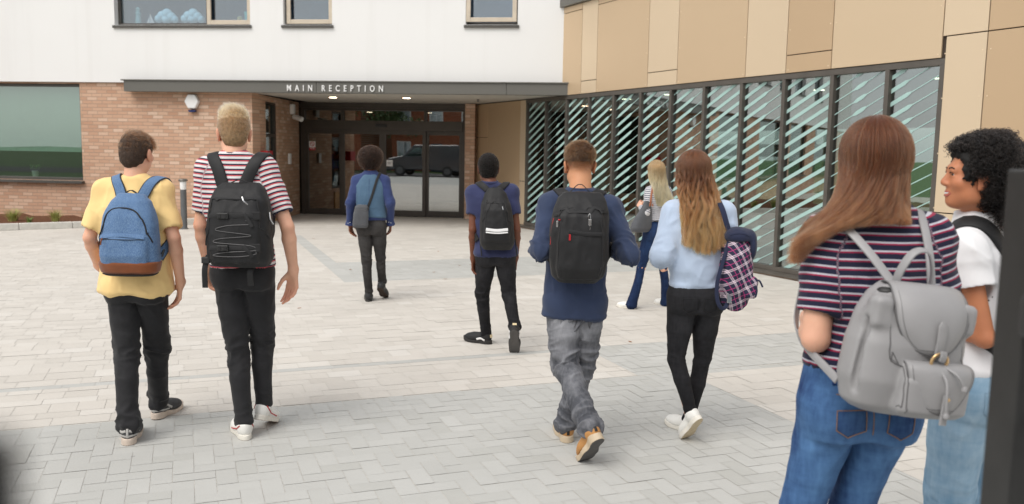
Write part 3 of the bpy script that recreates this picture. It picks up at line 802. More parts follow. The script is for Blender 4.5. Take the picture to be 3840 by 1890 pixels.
# ------------------------------------------------------------------ planting bed, kerb, bollard
K0, K1 = Vector((-9.599, 16.016, 0)), Vector((-8.454, 16.79, 0))
kd = (K1 - K0).normalized(); ka = math.atan2(kd.y, kd.x)
kb = MB()
xk = -7.0
while xk < 3.55:
    kb.box((xk + .004, 0, -.003), (xk + .91, .125, .125)); xk += .914
ko = kb.build('kerb', M['concrete'], None, bevel=.01); ko.location = K0; ko.rotation_euler = (0, 0, ka); tag(ko, kind='structure')
mb = MB()
bedpts = []
for xx in np.linspace(-7, 3.5, 30):
    for yy in np.linspace(.12, 5.0, 16):
        bedpts.append((xx, yy, .10 + .035 * math.sin(xx * 5 + yy * 3) * math.sin(yy * 6.1) + rnd.uniform(-.012, .012)))
fc = [(a * 16 + b, (a + 1) * 16 + b, (a + 1) * 16 + b + 1, a * 16 + b + 1) for a in range(29) for b in range(15)]
o = mesh_obj('planting_bed', bedpts, fc, M['bark'], smooth=True); o.location = K0; o.rotation_euler = (0, 0, ka); tag(o, kind='structure')
def tuft(loc, n, h, sp, mi, label, cat, group=None, width=.007):
    mb = MB()
    for _ in range(n):
        a = rnd.random() * 6.283; r0 = rnd.random() * sp * .35; hh = h * rnd.uniform(.55, 1.05); le = rnd.uniform(.15, 1.0) * sp
        bx, by = r0 * math.cos(a), r0 * math.sin(a); sx, sy = -math.sin(a) * width, math.cos(a) * width
        p = []
        for q in range(5):
            t_ = q / 4; x_ = bx + math.cos(a) * le * t_ ** 1.8; y_ = by + math.sin(a) * le * t_ ** 1.8; z_ = hh * (t_ - .25 * t_ ** 3)
            w_ = 1 - t_ * .9; p.append(((x_ - sx * w_, y_ - sy * w_, z_), (x_ + sx * w_, y_ + sy * w_, z_)))
        for q in range(4): mb.poly([p[q][0], p[q][1], p[q + 1][1], p[q + 1][0]])
    o = mb.build('grass_tuft', M['leaf'][mi], None); o.location = loc; tag(o, label, cat, group)
    return o
tuft((-9.78, 16.75, .09), 150, .36, .24, 1, 'largest yellow green grass tuft in the bark bed, at far left', 'grass tuft', 'grass tufts in the bark bed')
tuft((-9.15, 17.15, .09), 110, .32, .26, 1, 'straw tinted grass tuft in the middle of the bark bed', 'grass tuft', 'grass tufts in the bark bed', .006)
tuft((-9.38, 16.62, .10), 60, .16, .14, 0, 'low green grass tuft at the kerb edge of the bed', 'grass tuft', 'grass tufts in the bark bed')
tuft((-8.62, 17.3, .10), 60, .24, .16, 1, 'thin pale grass tuft right of the straw tinted one', 'grass tuft', 'grass tufts in the bark bed', .005)
def shrub(loc, h, rad, n, mi, label, sz=.05, name='shrub', cat='shrub', group=None, stem=True):
    root = empty(name, loc, 0, label, cat, group)
    mb = MB(); r2 = random.Random(int(h * 1000 + n))
    for _ in range(n):
        th = r2.random() * 6.283; u = r2.random() ** .5; zz = r2.uniform(.15, 1)
        prof = math.sin(min(1, zz * 1.05) * math.pi * .9) ** .6 if zz < .95 else .35
        cpx = Vector((math.cos(th) * rad * u * prof, math.sin(th) * rad * u * prof, h * zz))
        a = Vector((r2.gauss(0, 1), r2.gauss(0, 1), r2.gauss(.5, 1))).normalized(); b = a.orthogonal().normalized(); c_ = a.cross(b)
        s_ = sz * r2.uniform(.6, 1.3)
        mb.poly([cpx - b * s_, cpx + c_ * s_ * .45, cpx + b * s_, cpx - c_ * s_ * .45])
    mb.build('foliage', M['leaf'][mi], root)
    st = MB()
    for q in range(5):
        a = q * 1.25; st.tube([(0, 0, 0), (math.cos(a) * rad * .3, math.sin(a) * rad * .3, h * .5), (math.cos(a) * rad * .5, math.sin(a) * rad * .5, h * .85)], [.012 * h, .008 * h, .003 * h], 5)
    st.build('stem', M['bark'], root)
    return root
shrub((-7.98, 17.6, .08), .42, .24, 330, 2, 'small dark leafy shrub at the right end of the bark bed', .035)
bo = empty('bollard_light', (-6.50, 16.95, 0), 0, 'grey bollard light with white lens behind the two boys', 'bollard')
mb = MB(); mb.lathe([(.085, 0), (.085, .012), (.062, .022), (.06, .03), (.06, .78)], 24); mb.build('post', M['steel'], bo, True)
mb = MB(); mb.lathe([(.055, .78), (.058, .80), (.062, .93), (.06, .94)], 24); mb.build('lens', M['white'], bo, True)
mb = MB(); mb.lathe([(.06, .94), (.085, .945), (.09, .965), (.08, .985), (.03, .995)], 24); mb.build('cap', M['fascia'], bo, True)
# plant on the sill of the ground-floor window
pp = empty('potted_plant', tuple(BLM @ Vector((-2.42, .42, .90))), 0, 'small green plant in a white pot inside the ground floor window', 'potted plant')
mb = MB(); mb.lathe([(.055, 0), (.07, .14), (.065, .14)], 18); mb.build('pot', M['pot'], pp, True)
mb = MB(); r3 = random.Random(3)
for _ in range(60):
    c_ = Vector((r3.gauss(0, .05), r3.gauss(0, .05), .17 + r3.random() * .10)); a = Vector((r3.gauss(0, 1), r3.gauss(0, 1), 1)).normalized(); b = a.orthogonal().normalized(); d_ = a.cross(b)
    mb.poly([c_ - b * .035, c_ + d_ * .016, c_ + b * .035, c_ - d_ * .016])
mb.build('leaves', plain('fresh_leaf', (.14, .28, .07), .5, var=.2), pp)
mb = MB(); mb.box((-4.14, .40, .82), (-1.12, .62, .90)); mb.build('inner_sill', M['white'], bld)

# ------------------------------------------------------------------ near steel gate (two open leaves beside the camera)
gt = empty('steel_gate', (0.771, 1.30, 0), 0, 'black steel gate leaf edge with latch at the right of the picture', 'gate')
mb = MB(); mb.box((0, -.03, .04), (.135, .05, 1.635)); mb.box((.135, .004, .04), (1.2, .046, .12)); mb.box((.135, .004, 1.52), (1.2, .046, 1.62))
for q in range(8): mb.box((.25 + q * .12, .012, .12), (.275 + q * .12, .037, 1.52))
mb.build('gate_frame', M['gate'], gt, bevel=.004)
mb = MB(); mb.box((-.014, -.085, 1.385), (.10, -.03, 1.455)); mb.box((.05, -.10, 1.36), (.09, -.03, 1.46)); lo = mb.build('latch', M['black'], gt, bevel=.012)
mb = MB(); mb.tube([(.04, -.03, 1.25), (.04, -.045, 1.25)], .018, 14); mb.tube([(.03, -.03, 1.06), (.03, -.046, 1.06)], .012, 12); mb.build('lock_cylinder', M['steel'], gt, True)
g2 = empty('steel_gate', (-.1440, .12, 0), 0, 'black steel gate leaf end close to the lens at bottom left', 'gate')
mb = MB(); mb.box((0, 0, .04), (.062, .022, 1.602)); mb.box((-1.1, .002, .04), (0, .020, .12)); mb.box((-1.1, .002, 1.50), (0, .020, 1.59))
for q in range(8): mb.box((-.16 - q * .115, .005, .12), (-.135 - q * .115, .017, 1.50))
mb.build('gate_frame', M['gate'], g2, bevel=.003)

# ------------------------------------------------------------------ across the road, behind the camera (seen in the glass)
red_brick = brickmat('red_house_brick', [srgb(140, 70, 46), srgb(156, 82, 54), srgb(168, 92, 62), srgb(180, 110, 78)], srgb(140, 76, 52), srgb(180, 165, 145))
tile = plain('roof_tile', (.09, .05, .04), .8, var=.2)
stone = plain('pale_stone', srgb(214, 196, 170), .8)
def house(loc, rz, label, gable):
    h = empty('brick_house', loc, rz, label, 'house', 'houses across the road')
    mb = MB(); mb.box((-3.6, -4, 0), (3.6, 4, 5.2)); mb.build('wall', red_brick, h)
    mb = MB(); mb.prism([(-4.4, 5.1), (0, 7.8), (4.4, 5.1)], 'x', -3.8, 3.8); rf = mb.build('roof', tile, h)
    mb = MB(); mb.box((2.2, -.4, 6.6), (2.9, .4, 8.9)); mb.build('chimney', red_brick, rf)
    if gable:
        mb = MB(); mb.box((-1.6, 4.0, 0), (1.4, 4.9, 5.2)); mb.prism([(-1.6, 5.2), (-.1, 7.2), (1.4, 5.2)], 'y', 4.0, 4.9); mb.build('bay', stone, h)
    for x_, z_ in ((-2.6, 1.0), (2.4, 1.0), (-2.6, 3.4), (2.4, 3.4), (-.1, 3.4)):
        yy = 4.92 if (gable and x_ == -.1) else 4.02
        mb = MB(); mb.box((x_ - .55, yy - .02, z_), (x_ + .55, yy + .03, z_ + 1.25)); f_ = mb.build('window', M['white'], h)
        mb = MB(); mb.box((x_ - .46, yy + .03, z_ + .08), (x_ - .03, yy + .036, z_ + 1.17)); mb.box((x_ + .03, yy + .03, z_ + .08), (x_ + .46, yy + .036, z_ + 1.17)); mb.build('pane', M['glass_up'], f_)
    mb = MB(); mb.box((-.5, 4.9 if gable else 4.0, 0), (.4, 4.95 if gable else 4.05, 2.1)); mb.build('door', plain('house_door', (.03, .05, .08), .5), h)
    return h
for i, (x_, y_, gb) in enumerate([(-34, -24, 0), (-25, -23, 1), (-16, -24, 0), (-7, -23.5, 1), (3, -24, 0), (13, -23, 1)]):
    house((x_, y_, 0), R(rnd.uniform(-3, 3)), ['red brick house at the far end of the road', 'red brick house with stone gabled bay, second along the road', 'plain red brick house opposite the reception doors', 'red brick house with stone gabled bay behind the camera', 'plain red brick house right of the camera', 'red brick house with stone gabled bay at the right end'][i], gb)
vn = empty('parked_van', (-12.9, -9.4, 0), R(180), 'dark grey van parked at the kerb across the yard', 'van')
vpaint = plain('grey_van_paint', (.06, .065, .075), .25, .4, coat=.6)
mb = MB(); mb.prism([(-2.4, .35), (-2.4, 1.45), (-2.15, 1.92), (.6, 1.95), (1.35, 1.25), (2.3, 1.05), (2.45, .75), (2.4, .35)], 'y', -.92, .92); mb.build('body', vpaint, vn, bevel=.06)
mb = MB()
for sy in (-.925, .923): mb.prism([(-.1, 1.25), (-.1, 1.75), (.5, 1.78), (1.15, 1.25)], 'y', sy, sy + .002)
mb.prism([(-.8, 1.12), (-.72, 1.78), (.72, 1.78), (.8, 1.12)], 'x', -2.43, -2.405); mb.build('windows', M['glass_up'], vn)
for sx in (-1.5, 1.55):
    for sy in (-.93, .75):
        mb = MB(); mb.tube([(sx, sy, .33), (sx, sy + .18, .33)], .33, 24); wh = mb.build('wheel', M['black'], vn, True)
        mb = MB(); mb.tube([(sx, sy - .006, .33), (sx, sy + .186, .33)], .2, 20); mb.build('rim', M['steel'], wh, True)
for sy in (-.82, .62):
    mb = MB(); mb.box((-2.45, sy, .8), (-2.40, sy + .2, 1.3)); mb.build('tail_light', M['red'], vn, bevel=.02)
mb = MB(); mb.box((-2.44, -.26, .62), (-2.405, .26, .73)); mb.build('number_plate', plain('yellow_plate', srgb(230, 180, 30), .4), vn)
def tree(loc, h, rad, n, label):
    root = empty('street_tree', loc, 0, label, 'tree', 'trees across the road')
    r2 = random.Random(int(loc[0] * 10))
    tr_ = MB(); tr_.tube([(0, 0, 0), (.05, 0, h * .35), (-.03, .05, h * .6), (0, 0, h * .85)], [.16, .12, .08, .03], 8)
    for q in range(6):
        a = q * 1.1; tr_.tube([(0, 0, h * (.35 + .05 * q)), (math.cos(a) * rad * .6, math.sin(a) * rad * .6, h * (.55 + .06 * q))], [.05, .015], 6)
    tr_.build('trunk', M['bark'], root)
    mb = MB(); cl = [(Vector((r2.gauss(0, .45) * rad, r2.gauss(0, .45) * rad, h * r2.uniform(.45, .95))), rad * r2.uniform(.25, .45)) for _ in range(22)]
    for _ in range(n):
        c0, rr = r2.choice(cl); dd = Vector((r2.gauss(0, 1), r2.gauss(0, 1), r2.gauss(0, 1))).normalized(); cpx = c0 + dd * rr * r2.random() ** .4
        a = Vector((r2.gauss(0, 1), r2.gauss(0, 1), r2.gauss(0, 1))).normalized(); b = a.orthogonal().normalized(); c_ = a.cross(b); s_ = r2.uniform(.08, .17)
        mb.poly([cpx - b * s_, cpx + c_ * s_ * .6, cpx + b * s_, cpx - c_ * s_ * .6])
    mb.build('crown', M['leaf'][r2.choice((0, 2))], root)
tree((-19.5, -17.5, 0), 6.5, 2.2, 2600, 'broad green street tree left of the stone gabled house')
tree((-10.5, -17.2, 0), 5.5, 1.8, 2200, 'smaller green street tree opposite the doors')
tree((-27.5, -17.8, 0), 7.0, 2.5, 2600, 'tall green street tree farthest along the road')
fe = empty('railing_fence', (-30, -6.9, 0), 0, 'black vertical bar railing along the lawn edge', 'fence')
mb = MB(); [mb.box((q * .14, -.01, .05), (q * .14 + .02, .01, 1.25)) for q in range(100)]; mb.build('bars', M['anth'], fe)
mb = MB(); mb.box((0, -.02, .18), (14, .02, .23)); mb.box((0, -.02, 1.12), (14, .02, 1.17)); mb.build('rails', M['anth'], fe)
for q in range(6): 
    mb = MB(); mb.box((q * 2.8 - .03, -.03, 0), (q * 2.8 + .03, .03, 1.35)); mb.build('post', M['anth'], fe)
# ================================================================== SHAPES FOR PEOPLE AND BAGS
# smooth-blended solids sampled on a grid and skinned (surface nets)
def vv(*a): return np.array(a, dtype=np.float64)
def nrm(a): a = np.asarray(a, float); return a / max(1e-9, np.linalg.norm(a))

class Solid:
    def __init__(s): s.p = []; s.cuts = []
    def add(s, lo, hi, f, k=.02, op='u'): s.p.append((np.array(lo, float), np.array(hi, float), f, k, op)); return s
    def cone(s, a, b, ra, rb, k=.02, op='u', sq=None, cut=None):
        """tapered capsule; sq = (axis, factor) widens it along that axis; cut = end plane direction (flat end at b)"""
        a, b = vv(*a), vv(*b); ba = b - a; L2 = max(1e-9, ba @ ba); ba32 = ba
        ax, fc = (None, 1) if sq is None else (nrm(sq[0]), sq[1])
        cn = None if cut is None else nrm(cut)
        def f(x, y, z):
            px, py, pz = x - a[0], y - a[1], z - a[2]
            t = np.clip((px * ba[0] + py * ba[1] + pz * ba[2]) / L2, 0, 1)
            qx, qy, qz = px - ba[0] * t, py - ba[1] * t, pz - ba[2] * t
            if ax is not None:
                d = (qx * ax[0] + qy * ax[1] + qz * ax[2]) * (1 / fc - 1)
                qx, qy, qz = qx + ax[0] * d, qy + ax[1] * d, qz + ax[2] * d
            D = np.sqrt(qx * qx + qy * qy + qz * qz) - (ra + (rb - ra) * t)
            if cn is not None: D = np.maximum(D, (x - b[0]) * cn[0] + (y - b[1]) * cn[1] + (z - b[2]) * cn[2])
            return D
        r_ = max(ra, rb) * max(1, fc)
        return s.add(np.minimum(a, b) - r_, np.maximum(a, b) + r_, f, k, op)
    def ell(s, c, r, k=.02, op='u', Rm=None):
        c, r = vv(*c), vv(*r); m = r.min()
        def f(x, y, z):
            px, py, pz = x - c[0], y - c[1], z - c[2]
            if Rm is not None:
                px, py, pz = (px * Rm[0, 0] + py * Rm[1, 0] + pz * Rm[2, 0], px * Rm[0, 1] + py * Rm[1, 1] + pz * Rm[2, 1], px * Rm[0, 2] + py * Rm[1, 2] + pz * Rm[2, 2])
            k0 = np.sqrt((px / r[0]) ** 2 + (py / r[1]) ** 2 + (pz / r[2]) ** 2)
            k1 = np.sqrt((px / r[0] ** 2) ** 2 + (py / r[1] ** 2) ** 2 + (pz / r[2] ** 2) ** 2)
            return k0 * (k0 - 1) / np.maximum(k1, 1e-6)
        R_ = np.full(3, r.max()) if Rm is not None else r
        return s.add(c - R_, c + R_, f, k, op)
    def loft(s, secs, yaw=0.0, n=2.0, k=.03, op='u', lo_cut=True, hi_cut=True):
        """stack of superellipses: (z, cx, cy, half width, half depth)"""
        S_ = np.array(sorted(secs), float); Z = S_[:, 0]
        zz = np.linspace(Z[0], Z[-1], 160)
        # smooth interpolation of the profile
        I = [np.interp(zz, Z, S_[:, j]) for j in range(1, 5)]
        for _ in range(10): I = [np.concatenate([[q[0]], (q[:-2] + 2 * q[1:-1] + q[2:]) / 4, [q[-1]]]) for q in I]
        ca, sa = math.cos(yaw), math.sin(yaw)
        def f(x, y, z):
            cx, cy, w_, d_ = [np.interp(z, zz, q) for q in I]
            px, py = x - cx, y - cy
            u, v = px * ca + py * sa, -px * sa + py * ca
            au, av = np.abs(u) / w_, np.abs(v) / d_
            if n == 2.0: k0 = np.sqrt(au * au + av * av)
            else: k0 = (au ** n + av ** n) ** (1.0 / n)
            k1 = np.sqrt((au / w_) ** 2 + (av / d_) ** 2) / np.maximum(np.sqrt(au * au + av * av), 1e-6)
            D = (k0 - 1) / np.maximum(k1, 1e-3)
            if hi_cut: D = np.maximum(D, z - Z[-1])
            if lo_cut: D = np.maximum(D, Z[0] - z)
            return D
        wm = max(S_[:, 3].max(), S_[:, 4].max())
        lo = [S_[:, 1].min() - wm, S_[:, 2].min() - wm, Z[0]]; hi = [S_[:, 1].max() + wm, S_[:, 2].max() + wm, Z[-1]]
        return s.add(lo, hi, f, k, op)
    def rbox(s, c, h, r=.02, k=.01, op='u', Rm=None):
        c, h = vv(*c), vv(*h)
        def f(x, y, z):
            px, py, pz = x - c[0], y - c[1], z - c[2]
            if Rm is not None:
                px, py, pz = (px * Rm[0, 0] + py * Rm[1, 0] + pz * Rm[2, 0], px * Rm[0, 1] + py * Rm[1, 1] + pz * Rm[2, 1], px * Rm[0, 2] + py * Rm[1, 2] + pz * Rm[2, 2])
            qx, qy, qz = np.abs(px) - h[0] + r, np.abs(py) - h[1] + r, np.abs(pz) - h[2] + r
            o = np.sqrt(np.maximum(qx, 0) ** 2 + np.maximum(qy, 0) ** 2 + np.maximum(qz, 0) ** 2)
            return o + np.minimum(np.maximum(qx, np.maximum(qy, qz)), 0) - r
        e = np.full(3, np.linalg.norm(h)) if Rm is not None else h
        return s.add(c - e, c + e, f, k, op)
    def cut(s, p, n):
        s.cuts.append((vv(*p), nrm(n))); return s
    @staticmethod
    def comb(D, d, k, op):
        if op == 'u':
            h = np.clip(.5 + .5 * (D - d) / k, 0, 1); return D * (1 - h) + d * h - k * h * (1 - h)
        if op == 's':
            h = np.clip(.5 - .5 * (D + d) / k, 0, 1); return D * (1 - h) - d * h + k * h * (1 - h)
        h = np.clip(.5 - .5 * (d - D) / k, 0, 1); return d * (1 - h) + D * h + k * h * (1 - h)
    def ev(s, P):
        P = np.asarray(P, float); x, y, z = P[:, 0], P[:, 1], P[:, 2]
        D = np.full(len(P), 1.0)
        for lo, hi, f, k, op in s.p: D = s.comb(D, f(x, y, z), k, op)
        for p, n in s.cuts: D = np.maximum(D, (P - p) @ n)
        return D
    def grad(s, P, e=.004):
        g = np.stack([s.ev(P + d) - s.ev(P - d) for d in np.eye(3) * e], 1) / (2 * e)
        return g
    def project(s, P, off=0.0, it=8):
        P = np.array(P, float)
        for _ in range(it):
            g = s.grad(P); l2 = np.maximum((g * g).sum(1), .05)
            P = P - g * np.clip((s.ev(P) - off) / l2, -.05, .05)[:, None]
        g = s.grad(P); return P, g / np.maximum(np.linalg.norm(g, axis=1), 1e-6)[:, None]
    def pushout(s, P, off):
        d = s.ev(P); off = np.broadcast_to(np.asarray(off, float), (len(P),)); m = d < off
        if m.any():
            g = s.grad(P[m]); l = np.maximum(np.linalg.norm(g, axis=1), .2)[:, None]
            P[m] = P[m] + g / l * np.clip(off[m] - d[m], 0, .08)[:, None]
        return P
    def net(s, h):
        lo = np.min([p[0] for p in s.p if p[4] == 'u'], 0) - 3 * h; hi = np.max([p[1] for p in s.p if p[4] == 'u'], 0) + 3 * h
        N = np.ceil((hi - lo) / h).astype(int) + 1
        ax = [(lo[i] + h * np.arange(N[i])).astype(np.float32) for i in range(3)]
        D = np.full(N, .5, np.float32)
        for plo, phi, f, k, op in s.p:
            pad = k + 2.5 * h
            i0 = np.clip(np.floor((plo - pad - lo) / h).astype(int), 0, N); i1 = np.clip(np.ceil((phi + pad - lo) / h).astype(int) + 1, 0, N)
            if (i1 <= i0).any(): continue
            sl = tuple(slice(a, b) for a, b in zip(i0, i1))
            x, y, z = ax[0][sl[0]][:, None, None], ax[1][sl[1]][None, :, None], ax[2][sl[2]][None, None, :]
            d = np.asarray(f(x, y, z), np.float32)
            d = np.broadcast_to(d, D[sl].shape)
            D[sl] = s.comb(D[sl], d, np.float32(k), op)
        for p, n in s.cuts:
            D = np.maximum(D, ((ax[0] - p[0]) * n[0])[:, None, None] + ((ax[1] - p[1]) * n[1])[None, :, None] + ((ax[2] - p[2]) * n[2])[None, None, :])
        D = D.astype(np.float32)
        I = D < 0
        cnt = np.zeros(N - 1, np.int8)
        off8 = [(a, b, c) for a in (0, 1) for b in (0, 1) for c in (0, 1)]
        for a, b, c in off8: cnt += I[a:N[0] - 1 + a, b:N[1] - 1 + b, c:N[2] - 1 + c]
        cells = np.argwhere((cnt > 0) & (cnt < 8))
        idx = np.full(N - 1, -1, np.int32); idx[tuple(cells.T)] = np.arange(len(cells))
        acc = np.zeros((len(cells), 3)); num = np.zeros(len(cells))
        val = {o: D[cells[:, 0] + o[0], cells[:, 1] + o[1], cells[:, 2] + o[2]] for o in off8}
        for o in off8:
            for a_ in range(3):
                if o[a_]: continue
                o2 = list(o); o2[a_] = 1; o2 = tuple(o2)
                v0, v1 = val[o], val[o2]; m = (v0 < 0) != (v1 < 0)
                t = np.where(m, v0 / np.where(m, v0 - v1, 1), 0)
                pt = np.array(o, float)[None, :].repeat(len(cells), 0); pt[:, a_] += t
                acc[m] += pt[m]; num[m] += 1
        V = lo + (cells + acc / num[:, None]) * h
        # normals from the field
        c0 = cells
        G = np.stack([sum((1 if o[a_] else -1) * val[o] for o in off8) for a_ in range(3)], 1)
        Nn = G / np.maximum(np.linalg.norm(G, axis=1), 1e-9)[:, None]
        Fs = []
        for a_ in range(3):
            b_, c_ = (a_ + 1) % 3, (a_ + 2) % 3
            s0 = [slice(None)] * 3; s1 = [slice(None)] * 3
            s0[a_] = slice(0, -1); s1[a_] = slice(1, None)
            E0, E1 = I[tuple(s0)], I[tuple(s1)]
            e = np.argwhere(E0 != E1)
            e = e[(e[:, b_] > 0) & (e[:, c_] > 0) & (e[:, b_] < N[b_] - 1) & (e[:, c_] < N[c_] - 1)]
            flip = E0[tuple(e.T)]
            q = []
            for db, dc in ((-1, -1), (0, -1), (0, 0), (-1, 0)):
                cc = e.copy(); cc[:, b_] += db; cc[:, c_] += dc; q.append(idx[tuple(cc.T)])
            q = np.stack(q, 1)
            q[~flip] = q[~flip][:, ::-1]
            Fs.append(q)
        return V, np.concatenate(Fs), Nn
    def mesh(s, name, mat, parent, h=.008, disp=None, attrs=None, fmat=None, mats=None, smooth_it=1):
        V, Fq, Nn = s.net(h)
        if smooth_it:
            E_ = np.concatenate([Fq[:, [0, 1]], Fq[:, [1, 2]], Fq[:, [2, 3]], Fq[:, [3, 0]]])
            deg = np.bincount(E_.ravel(), minlength=len(V)).astype(float)
            for it in range(smooth_it):
                S2 = np.stack([np.bincount(E_[:, 0], V[E_[:, 1], j], len(V)) + np.bincount(E_[:, 1], V[E_[:, 0], j], len(V)) for j in range(3)], 1) / deg[:, None]
                V = V * .5 + S2 * .5
        if disp is not None: V = V + Nn * disp(V, Nn)[:, None]
        at = attrs(V, Nn) if attrs else None
        org = np.array(parent_origin(parent)) if parent is not None else np.zeros(3)
        fm = fmat(V, Fq, Nn) if fmat else None
        return mesh_obj(name, V - org, Fq, mat, parent, True, attrs=at, mats=mats, fmat=fm)

def parent_origin(o):
    p = Vector((0, 0, 0))
    while o is not None: p += o.location; o = o.parent
    return p
def mbp(mb, name, mat, parent, smooth=False, bevel=0.0, mats=None):
    """link a piece modelled in place under its parent"""
    org = parent_origin(parent)
    mb.v = [tuple(Vector(v) - org) for v in mb.v]
    return mb.build(name, mat, parent, smooth, mats, bevel)

# ---- cheap value noise for folds
_LAT = np.random.default_rng(3).random((32, 32, 32)).astype(np.float32)
def vnoise(P, sc, seed=0.0):
    Q = np.asarray(P) * np.asarray(sc) + seed * 7.13 + 100.0
    i = np.floor(Q).astype(int); f = Q - i; f = f * f * (3 - 2 * f)
    r_ = 0
    for a in (0, 1):
        for b in (0, 1):
            for c in (0, 1):
                wgt = (f[:, 0] if a else 1 - f[:, 0]) * (f[:, 1] if b else 1 - f[:, 1]) * (f[:, 2] if c else 1 - f[:, 2])
                r_ = r_ + wgt * _LAT[(i[:, 0] + a) % 32, (i[:, 1] + b) % 32, (i[:, 2] + c) % 32]
    return r_
def ridge(P, sc, seed=0.0): return 1 - np.abs(2 * vnoise(P, sc, seed) - 1)

def limb_coords(V, chains):
    """for each vertex the nearest chain, position along it (0,1,2 at its joints), angle round it"""
    best = np.full(len(V), 9.0); S_ = np.zeros(len(V)); A_ = np.zeros(len(V)); W_ = np.zeros(len(V), int); LEN = np.zeros(len(V))
    for ci, ch in enumerate(chains):
        base = 0.0
        for j in range(len(ch) - 1):
            a, b = np.array(ch[j]), np.array(ch[j + 1]); ba = b - a; L = np.linalg.norm(ba)
            t = np.clip((V - a) @ ba / (L * L), 0, 1); q = V - a - t[:, None] * ba; d = np.linalg.norm(q, axis=1)
            ref = nrm(np.cross(ba, (0, 1, 0))); ref2 = np.cross(nrm(ba), ref)
            m = d < best
            best[m] = d[m]; S_[m] = j + t[m]; A_[m] = np.arctan2(q[m] @ ref2, q[m] @ ref); W_[m] = ci; LEN[m] = base + t[m] * L
            base += L
    return S_, A_, W_, LEN
def bellc(x, w): return np.exp(-(x / w) ** 2)

def crease(LEN, A_, W_, wl, seed, tw=.5, k=1.1):
    """irregular folds running round a limb: ridged noise in (length, angle)"""
    u = LEN / wl * .62 + tw * np.sin(A_ + seed * 1.7 + W_ * 2.3)
    Q = np.stack([u + W_ * 9.0, k * np.cos(A_) + 3, k * np.sin(A_) + 5], 1)
    r1 = 1 - np.abs(2 * vnoise(Q, 1.0, seed) - 1); r2 = 1 - np.abs(2 * vnoise(Q, (1.9, 1.3, 1.3), seed + 4) - 1)
    return 2.0 * (r1 ** 3 - .25) + .9 * (r2 ** 2 - .33)
def cloth_folds(V, chains, knee=.005, ankle=.006, base=.003, seed=1.0, kw=.22, aw=.16, wl=.035, awl=.036):
    S_, A_, W_, LEN = limb_coords(V, chains)
    end = max(len(c) for c in chains) - 1
    nz2 = vnoise(V, 8, seed + 3)
    f1 = crease(LEN, A_, W_, wl, seed, .5, .75); f2 = crease(LEN, A_, W_, awl, seed + 7, .3, .6)
    d = knee * bellc(S_ - (end / 2), kw) * f1 * (.5 + .8 * nz2) + ankle * np.clip(1 - (end - S_) / (aw * 2), 0, 1) ** .8 * f2 * (.6 + .6 * nz2)
    d = d + base * (ridge(V, (7, 7, 4), seed) - .6) + base * .5 * (ridge(V, (16, 16, 9), seed + 1) - .6)
    d = d + .5 * knee * bellc(S_ - end * .10, .2) * crease(LEN, A_, W_, .06, seed + 11, 1.3)
    return d
def drape(V, amp=.006, seed=1.0, zlo=None, zhi=None):
    r1 = ridge(V, (9, 9, 2.6), seed) ** 2.5 - .3; r2 = ridge(V @ np.array([[1, 0, .6], [0, 1, 0], [-.6, 0, 1]]), (5, 5, 8), seed + 2) ** 2.5 - .3
    m = 1.0
    if zlo is not None: m = np.clip((zhi - V[:, 2]) / (zhi - zlo), .25, 1)
    r3 = ridge(V + .03 * vnoise(V, 6, seed + 9)[:, None], (20, 20, 8), seed + 5) ** 3 - .25
    return amp * (r1 * m + .6 * r2 + .42 * r3)

# ---- ribbons, cords
def catmull(P, n):
    P = [np.array(p, float) for p in P]; P = [2 * P[0] - P[1]] + P + [2 * P[-1] - P[-2]]
    out = []; k = len(P) - 3
    for q in range(n):
        u = q / (n - 1) * k; i = min(int(u), k - 1); t = u - i
        a, b, c, d = P[i:i + 4]
        out.append(.5 * ((2 * b) + (c - a) * t + (2 * a - 5 * b + 4 * c - d) * t * t + (3 * b - a - 3 * c + d) * t ** 3))
    return np.array(out)
def ribbon(pts, nor, width, thick):
    """solid strap: pts (n,3), outward normals (n,3); width may vary"""
    n = len(pts); T = np.gradient(pts, axis=0); T /= np.linalg.norm(T, axis=1)[:, None]
    B = np.cross(T, nor); B /= np.maximum(np.linalg.norm(B, axis=1), 1e-6)[:, None]; Nn = np.cross(B, T)
    w_ = np.broadcast_to(np.asarray(width, float), (n,))[:, None] / 2
    mb = MB()
    prof = [(-1, 0), (-.96, .75), (-.8, 1), (.8, 1), (.96, .75), (1, 0)]
    for i in range(n):
        for a, b in prof: mb.v.append(tuple(pts[i] + B[i] * a * w_[i] + Nn[i] * b * thick))
    k = len(prof)
    for i in range(n - 1):
        for j in range(k):
            j2 = (j + 1) % k
            mb.f.append((i * k + j, (i + 1) * k + j, (i + 1) * k + j2, i * k + j2)); mb.m.append(0)
    mb.f.append(tuple(range(k))); mb.m.append(0); mb.f.append(tuple((n - 1) * k + j for j in range(k - 1, -1, -1))); mb.m.append(0)
    return mb
def strap_on(solids, ctrl, width, thick, name, mat, parent, off=.003, n=40, nor=None, snap=True):
    P = catmull(ctrl, n)
    U = Solid()
    for s_ in solids: U.p += s_.p
    if snap:
        P, Nn = U.project(P, off)
        for _ in range(3): P[1:-1] = (P[:-2] + 2 * P[1:-1] + P[2:]) / 4
        P = U.pushout(P, off); g = U.grad(P); Nn = g / np.maximum(np.linalg.norm(g, axis=1), 1e-6)[:, None]
        for _ in range(3): Nn[1:-1] = (Nn[:-2] + 2 * Nn[1:-1] + Nn[2:]) / 4
    else: Nn = np.broadcast_to(np.array(nor, float), P.shape).copy()
    mb = ribbon(P, Nn, width, thick)
    return mbp(mb, name, mat, parent, smooth=True), P, Nn
def cord(pts, r_, name, mat, parent, seg=6, n=None):
    mb = MB(); P = catmull(pts, n) if n else pts
    mb.tube([tuple(p) for p in P], r_, seg); return mbp(mb, name, mat, parent, True)

